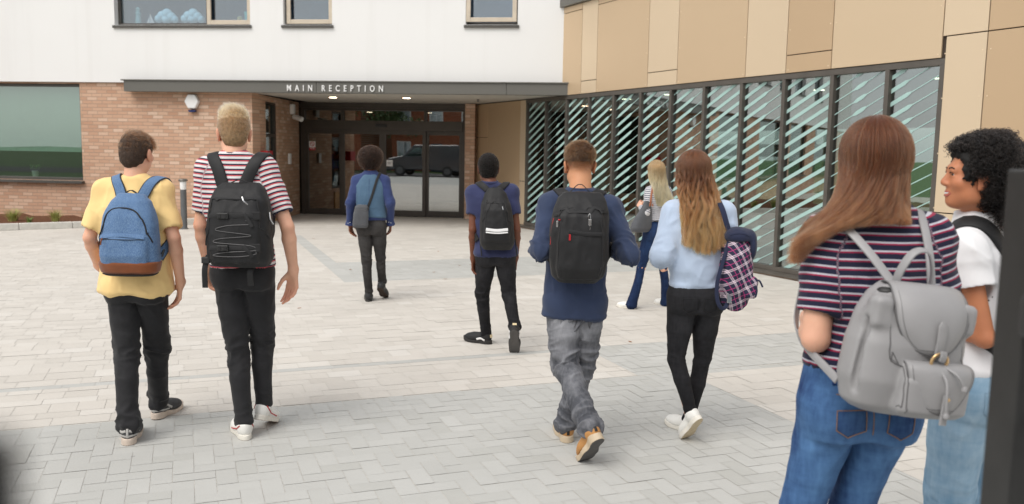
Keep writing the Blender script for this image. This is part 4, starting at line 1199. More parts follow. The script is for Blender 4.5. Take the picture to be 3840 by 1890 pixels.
# ---- strands of hair
def hairmat(name, c, c2, rough=.32, rc=.5, tip=None, p0=.2, p1=.8, lock=42.0):
    """strand shader: colour differs from strand to strand and from lock to lock, optionally lighter towards the ends"""
    m = bpy.data.materials.new(name); m.use_nodes = True; t = m.node_tree; t.nodes.clear()
    out = nd(t, 'ShaderNodeOutputMaterial'); h = nd(t, 'ShaderNodeBsdfHairPrincipled')
    h.parametrization = 'COLOR'
    hi = nd(t, 'ShaderNodeHairInfo')
    v = coords(t, scale=(1, 1, .12))
    lockn = noise(t, v, lock, 2)
    f = mth(t, 'ADD', mth(t, 'MULTIPLY', hi.outputs['Random'], .45), mth(t, 'MULTIPLY', ramp(t, lockn, [(.36, (0, 0, 0)), (.64, (1, 1, 1))]), .55))
    def two(a, b): return ramp(t, f, [(0.0, a), (1.0, b)])
    col = two(c, c2)
    if tip: col = mixc(t, ramp(t, hi.outputs['Intercept'], [(p0, (0, 0, 0)), (p1, (1, 1, 1))]), col, two(tip[0], tip[1]))
    lk(t, col, h.inputs['Color'])
    h.inputs['Roughness'].default_value = rough; h.inputs['Radial Roughness'].default_value = rc
    h.inputs['Random Roughness'].default_value = .2; h.inputs['IOR'].default_value = 1.38
    lk(t, h.outputs[0], out.inputs['Surface'])
    return m
def hairmat_tip(name, c_root, c_tip, c_tip2, p0=.35, p1=.8, rough=.35):
    return hairmat(name, tuple(x * .7 for x in c_root), tuple(x * 1.15 for x in c_root), rough, .5, (c_tip, c_tip2), p0, p1)
def strands(name, P, r0, r1, mat, parent):
    N, K = P.shape[:2]
    hc = bpy.data.hair_curves.new(name)
    hc.add_curves([K] * N)
    org = np.array(parent_origin(parent))
    hc.attributes['position'].data.foreach_set('vector', (P - org).astype(np.float32).ravel())
    rad = np.linspace(0, 1, K)[None, :]
    rad = r0 + (r1 - r0) * np.clip((rad - .5) * 2, 0, 1); rad = (np.broadcast_to(rad, (N, K)) * np.random.default_rng(N).uniform(.6, 1.3, (N, 1))).astype(np.float32)
    if 'radius' not in hc.attributes: hc.attributes.new('radius', 'FLOAT', 'POINT')
    hc.attributes['radius'].data.foreach_set('value', rad.ravel())
    hc.materials.append(mat)
    o = bpy.data.objects.new(name, hc); COL.objects.link(o); o.parent = parent
    return o

# ---- heads, hands, shoes
class Head:
    def __init__(s, c, yaw=0, pitch=0, roll=0, sc=1.0):
        s.c = vv(*c); s.s = sc
        Rm = Matrix.Rotation(yaw, 3, 'Z') @ Matrix.Rotation(pitch, 3, 'X') @ Matrix.Rotation(roll, 3, 'Y')
        s.R = np.array(Rm)            # columns: right, forward, up
    def w(s, p): return s.c + (np.asarray(p, float) * s.s) @ s.R.T
    def l(s, P): return ((np.asarray(P) - s.c) @ s.R) / s.s
    def add(s, F, neck, nr=.055, fem=False):
        q = s.s; R_ = s.R
        E = lambda c, r, k=.02, op='u': F.ell(s.w(c), np.array(r) * q, k * q, op, R_)
        C = lambda a, b, ra, rb, k=.02, op='u': F.cone(s.w(a), s.w(b), ra * q, rb * q, k * q, op)
        F.cone(s.w((0, -.022, -.05)), neck, nr * .93 * q, nr * 1.06 * q, .03)
        E((0, -.010, .03), (.0745, .093, .085), .02)
        E((0, .030, -.045), (.055, .058, .072), .04)
        E((0, .063, -.094), (.021, .022, .018), .03)
        for x in (-1, 1):
            E((x * .043, .010, -.065), (.018, .03, .022), .035)
            E((x * .039, .060, -.026), (.021, .021, .018), .025)
            E((x * .030, .094, .006), (.015, .012, .011), .012, 's')
            E((x * .030, .0765, .0128), (.0150, .0120, .0062), .006); E((x * .030, .0765, -.0035), (.0140, .0108, .0050), .006)
            E((x * .0115, .092, -.032), (.0085, .010, .0075), .008)
            # ear
            E((x * .0795, -.008, -.010), (.010, .020, .033), .008); E((x * .0865, -.019, .002), (.006, .010, .022), .008)
            E((x * .0905, -.004, -.008), (.006, .010, .018), .006, 's'); E((x * .079, .001, -.037), (.008, .010, .012), .006)
        C((-.030, .078, .026), (.030, .078, .026), .011, .011, .02)
        C((0, .086, .010), (0, .103, -.024), .0068, .0100, .012); E((0, .099, -.030), (.0095, .009, .0075), .008)
        E((0, .081, -.058), (.022, .011, .0075), .008); E((0, .080, -.071), (.019, .011, .008), .008)
        E((0, .094, -.0645), (.021, .006, .0026), .003, 's')
    def eyes(s, parent, iris=(.05, .03, .015)):
        for x in (-1, 1):
            mb = MB(); r_ = .0112 * s.s; c = s.w((x * .030, .0752, .0050)); f = s.R[:, 1]
            prof = [(r_ * math.sin(a), -r_ * math.cos(a)) for a in [math.pi * i / 10 for i in range(11)]]
            a_ = Vector(f).orthogonal().normalized(); b_ = Vector(f).cross(a_)
            k0 = 0
            for i, (rr, zz) in enumerate(prof):
                for j in range(14):
                    th = 2 * math.pi * j / 14
                    mb.v.append(tuple(Vector(c) + Vector(f) * zz + (a_ * math.cos(th) + b_ * math.sin(th)) * rr))
            for i in range(10):
                for j in range(14):
                    mb.f.append((i * 14 + j, i * 14 + (j + 1) % 14, (i + 1) * 14 + (j + 1) % 14, (i + 1) * 14 + j)); mb.m.append(1 if i >= 7 else 0)
            mbp(mb, 'eye', None, parent, True, mats=[EYE_W, EYE_I])
EYE_W = plain('eye_white', (.72, .70, .68), .2); EYE_I = plain('eye_iris', (.03, .018, .01), .15)

def hand(F, W, d, n, th, s=1.0, curl=.5, spread=1.0, k=.006):
    """W wrist, d towards the fingers, n the way the palm faces, th towards the thumb"""
    W = vv(*W); d = nrm(d); n = np.asarray(n, float); n = nrm(n - d * (n @ d)); th0 = np.asarray(th, float); t = np.cross(d, n); t = t if t @ th0 > 0 else -t
    offs = [.031, .0105, -.0105, -.030]; ml = [.088, .091, .086, .078]
    fl = [(.041, .025, .020), (.045, .029, .021), (.041, .027, .020), (.032, .020, .018)]
    cu = [.75, .95, 1.1, 1.2]
    for i in range(4):
        a = W + t * offs[i] * .55 * s; b = W + d * ml[i] * s + t * offs[i] * s * spread
        F.cone(a, b, .0125 * s, .0105 * s, .014, sq=(n, .85))
        p = b; ang = .12 + curl * cu[i] * .45
        for j, L in enumerate(fl[i]):
            e = d * math.cos(ang) + n * math.sin(ang) + t * offs[i] * 1.5 * (spread - .7)
            q = p + nrm(e) * L * s
            F.cone(p, q, (.0092 - .0008 * j) * s, (.0086 - .0009 * j) * s, k); p = q; ang += curl * cu[i] * .75
    F.ell(W + d * .045 * s + n * .004, np.array([.030, .030, .030]) * s, .02) if False else None
    b0 = W + d * .018 * s + t * .020 * s + n * .006 * s
    b1 = b0 + nrm(d * .75 + t * .62 + n * .35) * .045 * s; b2 = b1 + nrm(d * .9 + t * .15 + n * .40 * (1 + curl)) * .032 * s; b3 = b2 + nrm(d * .95 - t * .05 + n * .5) * .024 * s
    F.cone(b0, b1, .0155 * s, .0115 * s, .012); F.cone(b1, b2, .0105 * s, .0095 * s, .005); F.cone(b2, b3, .0095 * s, .0078 * s, .005)

def shoe_mesh(style):
    """one shoe in its own frame: heel at the origin, toe along +y"""
    up_, so = Solid(), Solid()
    sh, cz = style.get('sole', .028), style.get('collar', .085)
    z0 = sh - .006
    up_.ell((0, .045, sh + .026), (.036, .044, .052), .02); up_.cone((0, .06, sh + .034), (0, .165, sh + .020), .038, .034, .03)
    up_.ell((0.002, .205, sh + .010), (.044, .066, .034), .03); up_.ell((0, .16, sh + .012), (.043, .07, .032), .03)
    up_.cone((0, .058, sh + .03), (0, .050, cz), .036, .038, .02, cut=(0, -.15, 1))
    up_.cone((0, .056, cz - .004), (0, .050, cz + .03), .026, .030, .006, 's')
    up_.cut((0, 0, z0), (0, 0, -1))
    def sole(x, y, z):
        d1 = (np.sqrt((x / .038) ** 2 + ((y - .062) / .068) ** 2) - 1) * .038
        d2 = (np.sqrt((x / .048) ** 2 + ((y - .192) / .090) ** 2) - 1) * .048
        h = np.clip(.5 + .5 * (d1 - d2) / .03, 0, 1); d = d1 * (1 - h) + d2 * h - .03 * h * (1 - h)
        bulge = .004 * np.sin(y * 55) * style.get('wavy', 0)
        top = sh + .010 * style.get('wavy', 0) * np.cos((y - .05) * 25) + .012 * np.clip((y - .2) / .08, 0, 1) ** 2 * (1 - style.get('flat', 0))
        bot = .018 * np.clip((y - .19) / .09, 0, 1) ** 2
        q = np.maximum(d - bulge, np.maximum(z - top, bot - z))
        return q
    so.add((-.055, -.012, -.002), (.055, .29, sh + .03), sole, .004)
    return up_, so
def build_shoe(style, loc, yaw, pitch, roll, parent, cache={}):
    key = style['key']
    if key not in cache:
        up_, so = shoe_mesh(style)
        V, Fq, Nn = up_.net(.005)
        me = mesh_obj('shoe', V, Fq, style['upper'], None, True)
        V2, F2, N2 = so.net(.004)
        fm = ((N2[F2].mean(1)[:, 2] < -.75)).astype(int)
        ms = mesh_obj('sole', V2, F2, None, None, True, mats=[style['side'], style['bottom']], fmat=fm)
        cache[key] = (me.data, ms.data); bpy.data.objects.remove(me); bpy.data.objects.remove(ms)
    a = bpy.data.objects.new('shoe', cache[key][0]); COL.objects.link(a)
    b = bpy.data.objects.new('sole', cache[key][1]); COL.objects.link(b); b.parent = a
    a.parent = parent
    Mx = Matrix.Translation(Vector(loc) - parent_origin(parent)) @ Matrix.Rotation(yaw, 4, 'Z') @ Matrix.Rotation(-pitch, 4, 'X') @ Matrix.Rotation(roll, 4, 'Y')
    sc = style.get('size', 1.0)
    a.matrix_local = Mx @ Matrix.Scale(sc, 4)
    for nm, pts, wd, mt in style.get('trim', []):
        P = np.array(pts, float); P2, Nn = shoe_mesh(style)[0].project(catmull(P, 14), .0005)
        mb = ribbon(P2, Nn, wd, .003); o = mb.build(nm, mt, a, True)
    ank = Mx @ Vector((0, .055 * sc, (style.get('collar', .085) + .01) * sc)) + parent_origin(parent)
    return a, np.array(ank)
def foot_place(toe_xy, yaw, pitch, L=.275):
    """heel position for a shoe whose toe stays on the ground and heel is raised by pitch"""
    b = .78 * L
    heel = (toe_xy[0] + math.sin(yaw) * (L * math.cos(pitch)), toe_xy[1] - math.cos(yaw) * (L * math.cos(pitch)), b * math.sin(pitch) * 1.02)
    return heel
# ================================================================== PEOPLE
def skinmat(name, c, blush=(.55, .16, .10), var=.08, stub=(.05, .026, .014)):
    m, t, p = newmat(name)
    v = coords(t)
    n1 = noise(t, v, 11.0, 4); n2 = noise(t, v, 60.0, 3)
    col = ramp(t, n1, [(.3, tuple(x * (1 - var) for x in c)), (.7, tuple(min(1, x * (1 + var)) for x in c))])
    col = mixc(t, mth(t, 'MULTIPLY', n2, .16), col, blush)
    col = mixc(t, mth(t, 'MULTIPLY', attr(t, 'blush'), .34), col, blush)
    col = mixc(t, mth(t, 'MULTIPLY', attr(t, 'stubble'), mth(t, 'ADD', .55, mth(t, 'MULTIPLY', noise(t, v, 420.0, 2), .5))), col, stub)
    lk(t, col, p.inputs['Base Color'])
    p.inputs['Roughness'].default_value = .52; p.inputs['Specular IOR Level'].default_value = .4
    p.inputs['Subsurface Weight'].default_value = .12; p.inputs['Subsurface Radius'].default_value = (.012, .004, .002); p.inputs['Subsurface Scale'].default_value = 1.0
    bump(t, p, noise(t, v, 350.0, 2), .12, .001)
    return m
SKIN = dict(fair=skinmat('fair_skin', srgb(226, 178, 150), (.62, .20, .13)), pale=skinmat('pale_skin', srgb(230, 186, 160), (.62, .20, .14)), tan=skinmat('tan_skin', srgb(206, 150, 112), (.45, .15, .08)),
            brown=skinmat('brown_skin', srgb(132, 84, 60), (.20, .06, .035)), deep=skinmat('deep_brown_skin', srgb(112, 68, 48), (.16, .05, .03)))
LIP = skinmat('lip_skin', srgb(170, 90, 80))

def avg(*a): return tuple(np.mean(np.array(a, float), 0))
def off(p, dx=0, dy=0, dz=0): return (p[0] + dx, p[1] + dy, p[2] + dz)

def body(root, hd, neck, skin, arms, hips=None, knees=None, ankles=None, ls=1.0, fem=False, nr=.055, h=.0055, torso_y=0.0, bare_ankle=False, stubble=None):
    """arms: list of (shoulder, elbow, wrist, hand direction, palm normal, thumb direction, curl, hand scale or 0)"""
    F = Solid(); q = ls * (.86 if fem else 1.0)
    hd.add(F, neck, nr, fem)
    nb = vv(*neck)
    pel = np.mean([vv(*p) for p in hips], 0) if hips else nb - vv(0, 0, .5)
    F.cone(nb - vv(0, 0, .07), pel, .040, .070, .02, sq=((1, 0, 0), 1.3))
    for sh, el, wr, dd, pn, th, curl, hs in arms:
        sh, el, wr = vv(*sh), vv(*el), vv(*wr)
        F.cone(nb - vv(0, 0, .06), sh - vv(0, 0, .01), .034 * q, .040 * q, .03)
        F.cone(sh, el, .043 * q, .0345 * q, .03)
        m = el * .72 + wr * .28
        ax = np.asarray(pn, float)
        F.cone(el, m, .0335 * q, .0365 * q, .012); F.cone(m, wr, .0365 * q, .0245 * q, .012)
        F.cone(wr, wr + nrm(dd) * .02, .027 * q, .024 * q, .015)
        if hs: hand(F, wr + nrm(dd) * .012, dd, pn, th, hs * (.92 if fem else 1.0), curl)
    if hips:
        for hp, kn, an in zip(hips, knees, ankles):
            F.cone(hp, kn, .06, .042, .03); F.cone(kn, an, .042, .034, .02)
    lx = lambda V: hd.l(V)
    def at(V, N):
        L = lx(V)
        ear = (np.abs(L[:, 0]) > .071) & (L[:, 2] < .04) & (L[:, 2] > -.06) & (np.abs(L[:, 1]) < .05)
        cheek = np.exp(-(((np.abs(L[:, 0]) - .045) / .03) ** 2 + ((L[:, 1] - .07) / .03) ** 2 + ((L[:, 2] + .025) / .025) ** 2))
        lips = np.exp(-((L[:, 0] / .024) ** 2) ** 2 - ((L[:, 1] - .098) / .016) ** 2 - ((L[:, 2] + .066) / .011) ** 4)
        nose = np.exp(-((L[:, 0] / .02) ** 2) - ((L[:, 1] - .11) / .02) ** 2 - ((L[:, 2] + .03) / .02) ** 2)
        hnd = np.zeros(len(V))
        for a in arms:
            w_ = vv(*a[2]); d_ = nrm(a[3]); t = (V - w_) @ d_; r_ = np.linalg.norm(V - w_ - t[:, None] * d_, axis=1)
            hnd = np.maximum(hnd, ((t > .05) & (t < .25) & (r_ < .09)) * np.clip((t - .05) / .08, 0, 1) * .9)
            e_ = vv(*a[1]); hnd = np.maximum(hnd, .55 * np.exp(-(np.linalg.norm(V - e_, axis=1) / .05) ** 2))
        return {'blush': np.clip(ear * .9 + cheek * .5 + lips * 1.6 + nose * .5 + hnd, 0, 1.7), 'stubble': np.zeros(len(V)) if stubble is None else stubble(L)}
    F.mesh('body', SKIN[skin], root, h, attrs=at)
    hd.eyes(root)
    return F

def top_secs(neck, hipc, yaw, rows):
    """rows: (z, half width, half depth, dx, dy); centre line from hips to neck"""
    n, p = vv(*neck), vv(*hipc); out = []
    for z, w_, d_, dx, dy in rows:
        t = np.clip((z - p[2]) / (n[2] - p[2]), 0, 1.05); c = p + (n - p) * t
        out.append((z, c[0] + dx, c[1] + dy, w_, d_))
    return out

UNDER = [None, .01]
def garment(root, name, mat, secs, yaw, neck, arms, sleeve, h=.008, amp=.006, seed=1.0, trap=.055, hem=None, tn=2.3, extra=None, fold_el=0.0, smooth_it=1, stripe=None, arm_r=None, cuffcut=True, shk=.045):
    """sleeve: fraction along the arm chain (0..1 upper arm, 1..2 forearm); radii given by arm_r"""
    F = Solid(); nb = vv(*neck)
    F.loft(secs, yaw, tn, .03)
    zt = max(s_[0] for s_ in secs); arm_r = (arm_r[0] - .005, arm_r[1] - .005, arm_r[2] - .002)
    chains = []; Sl = []
    for i, (sh, el, wr) in enumerate(arms):
        sh, el, wr = vv(*sh), vv(*el), vv(*wr)
        F.cone((nb[0] + (sh[0] - nb[0]) * .25, nb[1] + (sh[1] - nb[1]) * .25, nb[2] - .045), sh + vv(0, 0, .006), trap, arm_r[0] * .93, .035)
        S1 = Solid(); r0, r1, r2 = arm_r
        if sleeve <= 1:
            e = sh + (el - sh) * sleeve
            S1.cone(sh, e, r0, r1, .03, cut=(el - sh))
            F.cone(sh, e, r0, r1, shk, cut=(el - sh))
            F.cone(sh + (e - sh) * .80, e + (el - sh) * .05, r1 - .018, r1 - .007, .004, 's')
            chains.append([sh, e])
        else:
            e = el + (wr - el) * (sleeve - 1)
            F.cone(sh, el, r0, r1, shk); S1.cone(sh, el, r0, r1, .03)
            F.cone(el, e, r1 * 1.02, r2, .03, cut=(wr - el)); S1.cone(el, e, r1, r2, .03, cut=(wr - el))
            chains.append([sh, el, e])
        Sl.append(S1)
    if extra: extra(F)
    body_only = Solid(); body_only.loft(secs, yaw, tn, .03)
    def disp(V, N):
        d = drape(V, amp, seed, min(s_[0] for s_ in secs), zt)
        S_, A_, W_, LEN = limb_coords(V, chains)
        db = body_only.ev(V); arm = np.clip((db - .0) / .03, 0, 1)
        if fold_el:
            d = d * (1 - .6 * arm) + arm * cloth_folds(V, chains, fold_el, fold_el * .8, .002, seed, .35, .12, .040, .03)
        # pull lines from the armpit
        for ch in chains:
            a = ch[0]; r_ = np.linalg.norm(V - (a - vv(0, 0, .07)), axis=1)
            ax = nrm((a[0] - nb[0], 0, .9)); q_ = V @ ax
            Q = np.stack([q_ * 17, (V[:, 0] - a[0]) * 5, V[:, 1] * 5], 1)
            d = d + .006 * np.exp(-(r_ / .13) ** 2) * (1.4 * (1 - np.abs(2 * vnoise(Q, 1.0, seed + 5) - 1)) - .8)
        if UNDER[0] is not None:
            dt = UNDER[0].ev(V + N * d[:, None]); d = d + np.clip(UNDER[1] - dt, 0, .06) * (V[:, 2] < min(s_[0] for s_ in secs) + .30)
        return d
    def at(V, N):
        S_, A_, W_, LEN = limb_coords(V, chains)
        db = body_only.ev(V)
        ds = np.min([s_.ev(V) for s_ in Sl], 0)
        lin = np.zeros(len(V))
        for ci, ch in enumerate(chains):
            m = W_ == ci; lin[m] = (V[m] - ch[0]) @ nrm(ch[1] - ch[0])
        gc = np.where((ds < db - .004), .9 - np.where(S_ < 1, lin, LEN), V[:, 2])
        return {'gc': gc, 'onarm': (ds < db).astype(float), 'wear': vnoise(V, 8, seed)}
    F.mesh(name, mat, root, h, disp=disp, attrs=at, smooth_it=smooth_it)
    return F

def trousers(root, mat, hips, knees, ankles, radii, waist, depth=.105, wid=None, h=.008, knee=.004, ankle=.006, base=.003, seed=1.0, seat=.09, yaw=0.0, aw=.16, awl=.036, cutup=.0, kw=.22, name='trousers', seatback=.045, kwl=.035):
    """radii: thigh top, mid thigh, knee, calf, ankle, (hem)"""
    F = Solid(); hl, hr = vv(*hips[0]), vv(*hips[1]); c = (hl + hr) / 2; radii = [r_ - .0035 for r_ in radii]
    W_ = wid or (np.linalg.norm((hr - hl)[:2]) / 2 + radii[0])
    fw = vv(-math.sin(yaw), math.cos(yaw), 0)
    F.loft([(c[2] - .06, c[0], c[1], W_ * .93, depth * .95), (c[2] + .03, c[0], c[1], W_, depth), (waist - .04, c[0], c[1], W_ * .90, depth * .9), (waist, c[0], c[1], W_ * .84, depth * .84)], yaw, 2.3, .03)
    for hp in (hl, hr):
        b = hp - fw * seatback; b = b + vv(0, 0, .005); F.ell(b, (seat, seat * .95, seat * 1.08), .05)
    for hp, kn, an in zip((hl, hr), knees, ankles):
        kn, an = vv(*kn), vv(*an); m1 = hp + (kn - hp) * .5; cf = kn + (an - kn) * .38
        cf = cf - fw * .012
        F.cone(hp, m1, radii[0], radii[1], .012, sq=(fw, 1.06)); F.cone(m1, kn, radii[1], radii[2], .009); F.cone(kn, cf, radii[2], radii[3], .009); F.cone(cf, an, radii[3], radii[4], .009)
        e = an + nrm(an - kn) * .010 * (1 - cutup)
        F.cone(an, e, radii[4], radii[5] if len(radii) > 5 else radii[4], .02, cut=(an - kn))
    chains = [[hp, vv(*kn), vv(*an)] for hp, kn, an in zip((hl, hr), knees, ankles)]
    def disp(V, N): return cloth_folds(V, chains, knee, ankle, base, seed, kw, aw, kwl, awl) * np.clip((c[2] - .02 - V[:, 2]) / .09, .12, 1)
    def at(V, N):
        S_, A_, W2, LEN = limb_coords(V, chains)
        bk = np.clip(.5 - .5 * (N @ fw), 0, 1)
        wear = .55 * bellc(S_ - .45, .42) * (.4 + .6 * np.abs(N @ fw)) + .35 * bellc(S_ - 1.35, .25) * bk + .25 * bellc(S_ - .05, .2) * bk
        fl = cloth_folds(V, chains, knee, ankle, base, seed, kw, aw, kwl, awl); wear = wear + np.clip(fl / .008, -1, 1) * .24
        return {'wear': np.clip(wear, -.4, 1)}
    F.mesh(name, mat, root, h, disp=disp, attrs=at)
    UNDER[0], UNDER[1] = F, .010
    return F
def ring(center, rx, ry, rr, name, mat, root, tilt=(0, 0), n=30, seg=8, z2=0.0):
    mb = MB(); c = vv(*center)
    mb.tube([tuple(c + vv(rx * math.cos(a), ry * math.sin(a), tilt[0] * math.cos(a) + tilt[1] * math.sin(a))) for a in [2 * math.pi * i / n for i in range(n)]], rr, seg, closed=True)
    return mbp(mb, name, mat, root, True)
def jeans_pocket(F, root, cx, cz, y, w_, hgt, mat, yaw=0.0, name='back_pocket', tilt=0.0, stitch=None):
    """patch pocket lying on the seat of the trousers, with its stitching"""
    out = [(-.5, .5), (.5, .5), (.5, -.28), (0, -.5), (-.5, -.28)]
    ca, sa = math.cos(yaw), math.sin(yaw); ct, st = math.cos(tilt), math.sin(tilt)
    def W3(u, v): 
        u2, v2 = u * ct - v * st, u * st + v * ct
        return (cx + u2 * w_ * ca, y + u2 * w_ * sa, cz + v2 * hgt)
    G = [(u, v) for v in np.linspace(-.5, .5, 9) for u in np.linspace(-.5, .5, 9)]
    G = [(u * (1 if v > -.28 else max(.02, 1 - (-.28 - v) / .22)), v) for u, v in G]
    P, Nn = F.project(np.array([W3(*g) for g in G]), .0035)
    fc = [(a * 9 + b, a * 9 + b + 1, (a + 1) * 9 + b + 1, (a + 1) * 9 + b) for a in range(8) for b in range(8)]
    org = np.array(parent_origin(root))
    o = mesh_obj(name, P - org, fc, mat, root, True, attrs={'wear': np.full(len(P), .25)})
    sl = o.modifiers.new('thickness', 'SOLIDIFY'); sl.thickness = .003; sl.offset = -1
    if stitch:
        pts = []
        for (a, b) in zip(out, out[1:] + out[:1]):
            for t in np.linspace(0, 1, 8)[:-1]: pts.append((a[0] + (b[0] - a[0]) * t, a[1] + (b[1] - a[1]) * t))
        Q, Nq = F.project(np.array([W3(u * .97, v * .97) for u, v in pts]), .0042)
        mb = MB(); mb.tube([tuple(p) for p in Q], .0011, 5, closed=True); mbp(mb, 'stitching', stitch, o)
    return o

# ---- hair builders
def cap(root, hd, mat, grow=.008, front=(.62, -.78, .030), nape=True, seedn=1.0, extra=None, amp=.004, h=.005, low=-.085, earz=-.005):
    F = Solid(); q = hd.s
    F.ell(hd.w((0, -.010, .03)), np.array([.0745 + grow, .093 + grow, .085 + grow]) * q, .02 * q, 'u', hd.R)
    if nape: F.ell(hd.w((0, -.055, -.030)), np.array([.058 + grow * .4, .046 + grow * .6, .060]) * q, .03 * q, 'u', hd.R)
    if extra: extra(F, hd)
    F.ell(hd.w((0, .085, -.055)), np.array([.085, .075, .085]) * q, .01, 's', hd.R)
    for x in (-1, 1): F.ell(hd.w((x * .085, .012, -.035)), np.array([.024, .038, .05]) * q, .01, 's', hd.R)
    def disp(V, N): return amp * (ridge(V, 45, seedn) + ridge(V, 95, seedn + 2) - 1)
    F.mesh('hair', mat, root, h, disp=disp)
    return F
def roots_on(F, hd, n, rng, test=None):
    """points on the hair cap: by rejection over directions"""
    out, outn = [], []
    tot = 0
    while tot < n:
        d = rng.normal(size=(n * 2, 3)); d /= np.linalg.norm(d, axis=1)[:, None]
        L = np.array([0, -.012, .025]) + d * np.array([.085, .10, .10])
        m = np.ones(len(L), bool) if test is None else test(L, d)
        P = hd.w(L[m])
        P2, N2 = F.project(P, 0.0, 6)
        ok = np.linalg.norm(P2 - P, axis=1) < .05
        out.append(P2[ok]); outn.append(N2[ok]); tot += ok.sum()
    return np.concatenate(out)[:n], np.concatenate(outn)[:n]
def short_hair(root, hd, F, mat, n, length, flow, r=.0006, seed=1, K=7, lift=.5, clump=.5, test=None, name='hair_strands', tip=.15, cs=60.):
    """length(L), flow(L) work on head-frame positions; hair lies along flow, lifted by lift"""
    rng = np.random.default_rng(seed)
    P, N = roots_on(F, hd, n, rng, test)
    L = hd.l(P); ln = length(L, rng) * hd.s
    fl = flow(L) @ hd.R.T
    fl = fl - N * (fl * N).sum(1)[:, None]; fl /= np.maximum(np.linalg.norm(fl, axis=1), 1e-6)[:, None]
    cl = np.stack([vnoise(P, cs, seed + j) for j in (1, 2, 3)], 1) - .5
    rd = rng.normal(size=P.shape) * .16
    pts = [P - N * .002]; p = P.copy(); T = np.linspace(0, 1, K)
    for k in range(1, K):
        t = k / (K - 1)
        d = N * lift * (1 - .55 * t) + fl * (.65 + .35 * t) + cl * clump * 2 * t + rd
        d /= np.linalg.norm(d, axis=1)[:, None]
        p = p + d * (ln / (K - 1))[:, None]; pts.append(p)
    return strands(name, np.stack(pts, 1), r, r * tip, mat, root)
def curls(root, hd, F, mat, n, length, rad, turns, r=.0012, seed=1, K=14, test=None, droop=.0, name='hair_strands', P=None, N=None):
    rng = np.random.default_rng(seed)
    if P is None: P, N = roots_on(F, hd, n, rng, test)
    n = len(P)
    ln = length * rng.uniform(.55, 1.1, n)
    d = N + rng.normal(size=N.shape) * .35; d[:, 2] -= droop; d /= np.linalg.norm(d, axis=1)[:, None]
    a = np.cross(d, rng.normal(size=d.shape)); a /= np.linalg.norm(a, axis=1)[:, None]; b = np.cross(d, a)
    ph = rng.uniform(0, 6.28, n); tn = turns * rng.uniform(.7, 1.3, n); rr = rad * rng.uniform(.6, 1.3, n)
    pts = []
    for k in range(K):
        t = k / (K - 1); th = ph + 2 * math.pi * tn * t; g = min(1, t * 3)
        q = P + d * (ln * t)[:, None] + (a * np.cos(th)[:, None] + b * np.sin(th)[:, None]) * (rr * g)[:, None]
        q[:, 2] -= droop * .35 * ln * t * t
        pts.append(q)
    return strands(name, np.stack(pts, 1), r, r * .6, mat, root)
def long_hair(root, hd, collide, mat, n, mid, end, r=.0007, seed=1, wave=.010, nw=2.5, K=26, amax=112, part=0.0, layer=.020, clumpn=26, emin=0, name='hair_strands', fly=.004, headfull=True):
    """mid(th, u) and end(th, u): where the lock passes the neck and where it ends (world), th azimuth from the back (+ = right)"""
    rng = np.random.default_rng(seed)
    th = np.radians(rng.uniform(-amax, amax, n)); u = rng.random(n); lay = rng.random(n)
    el = np.radians(emin + (86 - emin) * rng.random(n) ** .8)
    q = hd.s
    K1 = 9; pts = []
    rad = np.array([.0745, .093, .087])[None] * (1.05 + .03 * np.random.default_rng(seed + 5).random(n)[:, None])
    for k in range(K1):
        t = k / (K1 - 1)
        e = el * (1 - t) + np.radians(-14) * t
        az = th * (1 - .12 * t)
        d = np.stack([np.cos(e) * np.sin(az), -np.cos(e) * np.cos(az), np.sin(e)], 1)
        L = np.array([0, -.010, .03]) + d * (rad + (layer * lay * (.25 + .75 * t))[:, None])
        if part: L[:, 0] += part * (1 - t) * 0
        pts.append(hd.w(L))
    P0 = pts[-1]; Tn = pts[-1] - pts[-2]
    M_ = mid(th, u, rng); E_ = end(th, u, rng)
    K2 = K - K1
    C1 = P0 + Tn / np.linalg.norm(Tn, axis=1)[:, None] * (.35 * np.linalg.norm(M_ - P0, axis=1))[:, None]
    for k in range(1, K2 + 1):
        t = k / K2
        # quadratic through M then to E, softened
        A = (1 - t) ** 3 * P0 + 3 * (1 - t) ** 2 * t * C1 + 3 * (1 - t) * t * t * M_ + t ** 3 * E_
        pts.append(A)
    P = np.stack(pts, 1)
    g = np.floor((th / np.radians(amax) * .5 + .5) * clumpn) + 40 * np.floor(lay * 2.99)
    cr = np.random.default_rng(seed + 9); ph = cr.random(400) * 6.28; am = cr.uniform(.4, 1.3, 400); fr = cr.uniform(.75, 1.3, 400)
    gi = g.astype(int) % 400
    tt = np.linspace(0, 1, K)[None, :]
    A = wave * np.clip((tt - .30) / .5, 0, 1.3) * am[gi][:, None]
    wv = np.sin(2 * math.pi * nw * fr[gi][:, None] * tt + ph[gi][:, None]); wv2 = np.cos(2 * math.pi * nw * .9 * fr[gi][:, None] * tt + ph[gi][:, None] * 1.7)
    P[:, :, 0] += A * wv; P[:, :, 1] += A * .6 * wv2
    # tuck strands towards the middle of their lock
    for gg in np.unique(gi):
        m = gi == gg
        if m.sum() > 3:
            c_ = P[m].mean(0, keepdims=True); f = .45 * np.clip((tt[0] - .35) / .6, 0, 1)[None, :, None]
            P[m] = P[m] * (1 - f) + c_ * f
    P += (np.cumsum(rng.normal(size=P.shape), 1) * fly * .2) * np.clip(tt - .2, 0, 1)[:, :, None]
    if collide is not None:
        Q = P.reshape(-1, 3); lo = np.repeat(lay, K) * .014 + .004
        for _ in range(2):
            Q = collide.pushout(Q, lo)
        P = Q.reshape(P.shape)
        for _ in range(2): P[:, 1:-1] = (P[:, :-2] + 2 * P[:, 1:-1] + P[:, 2:]) / 4
    return strands(name, P, r, r * .35, mat, root)

# ---- bag helpers
def bag_root(name, loc, label, cat): return empty(name, loc, 0, label, cat)

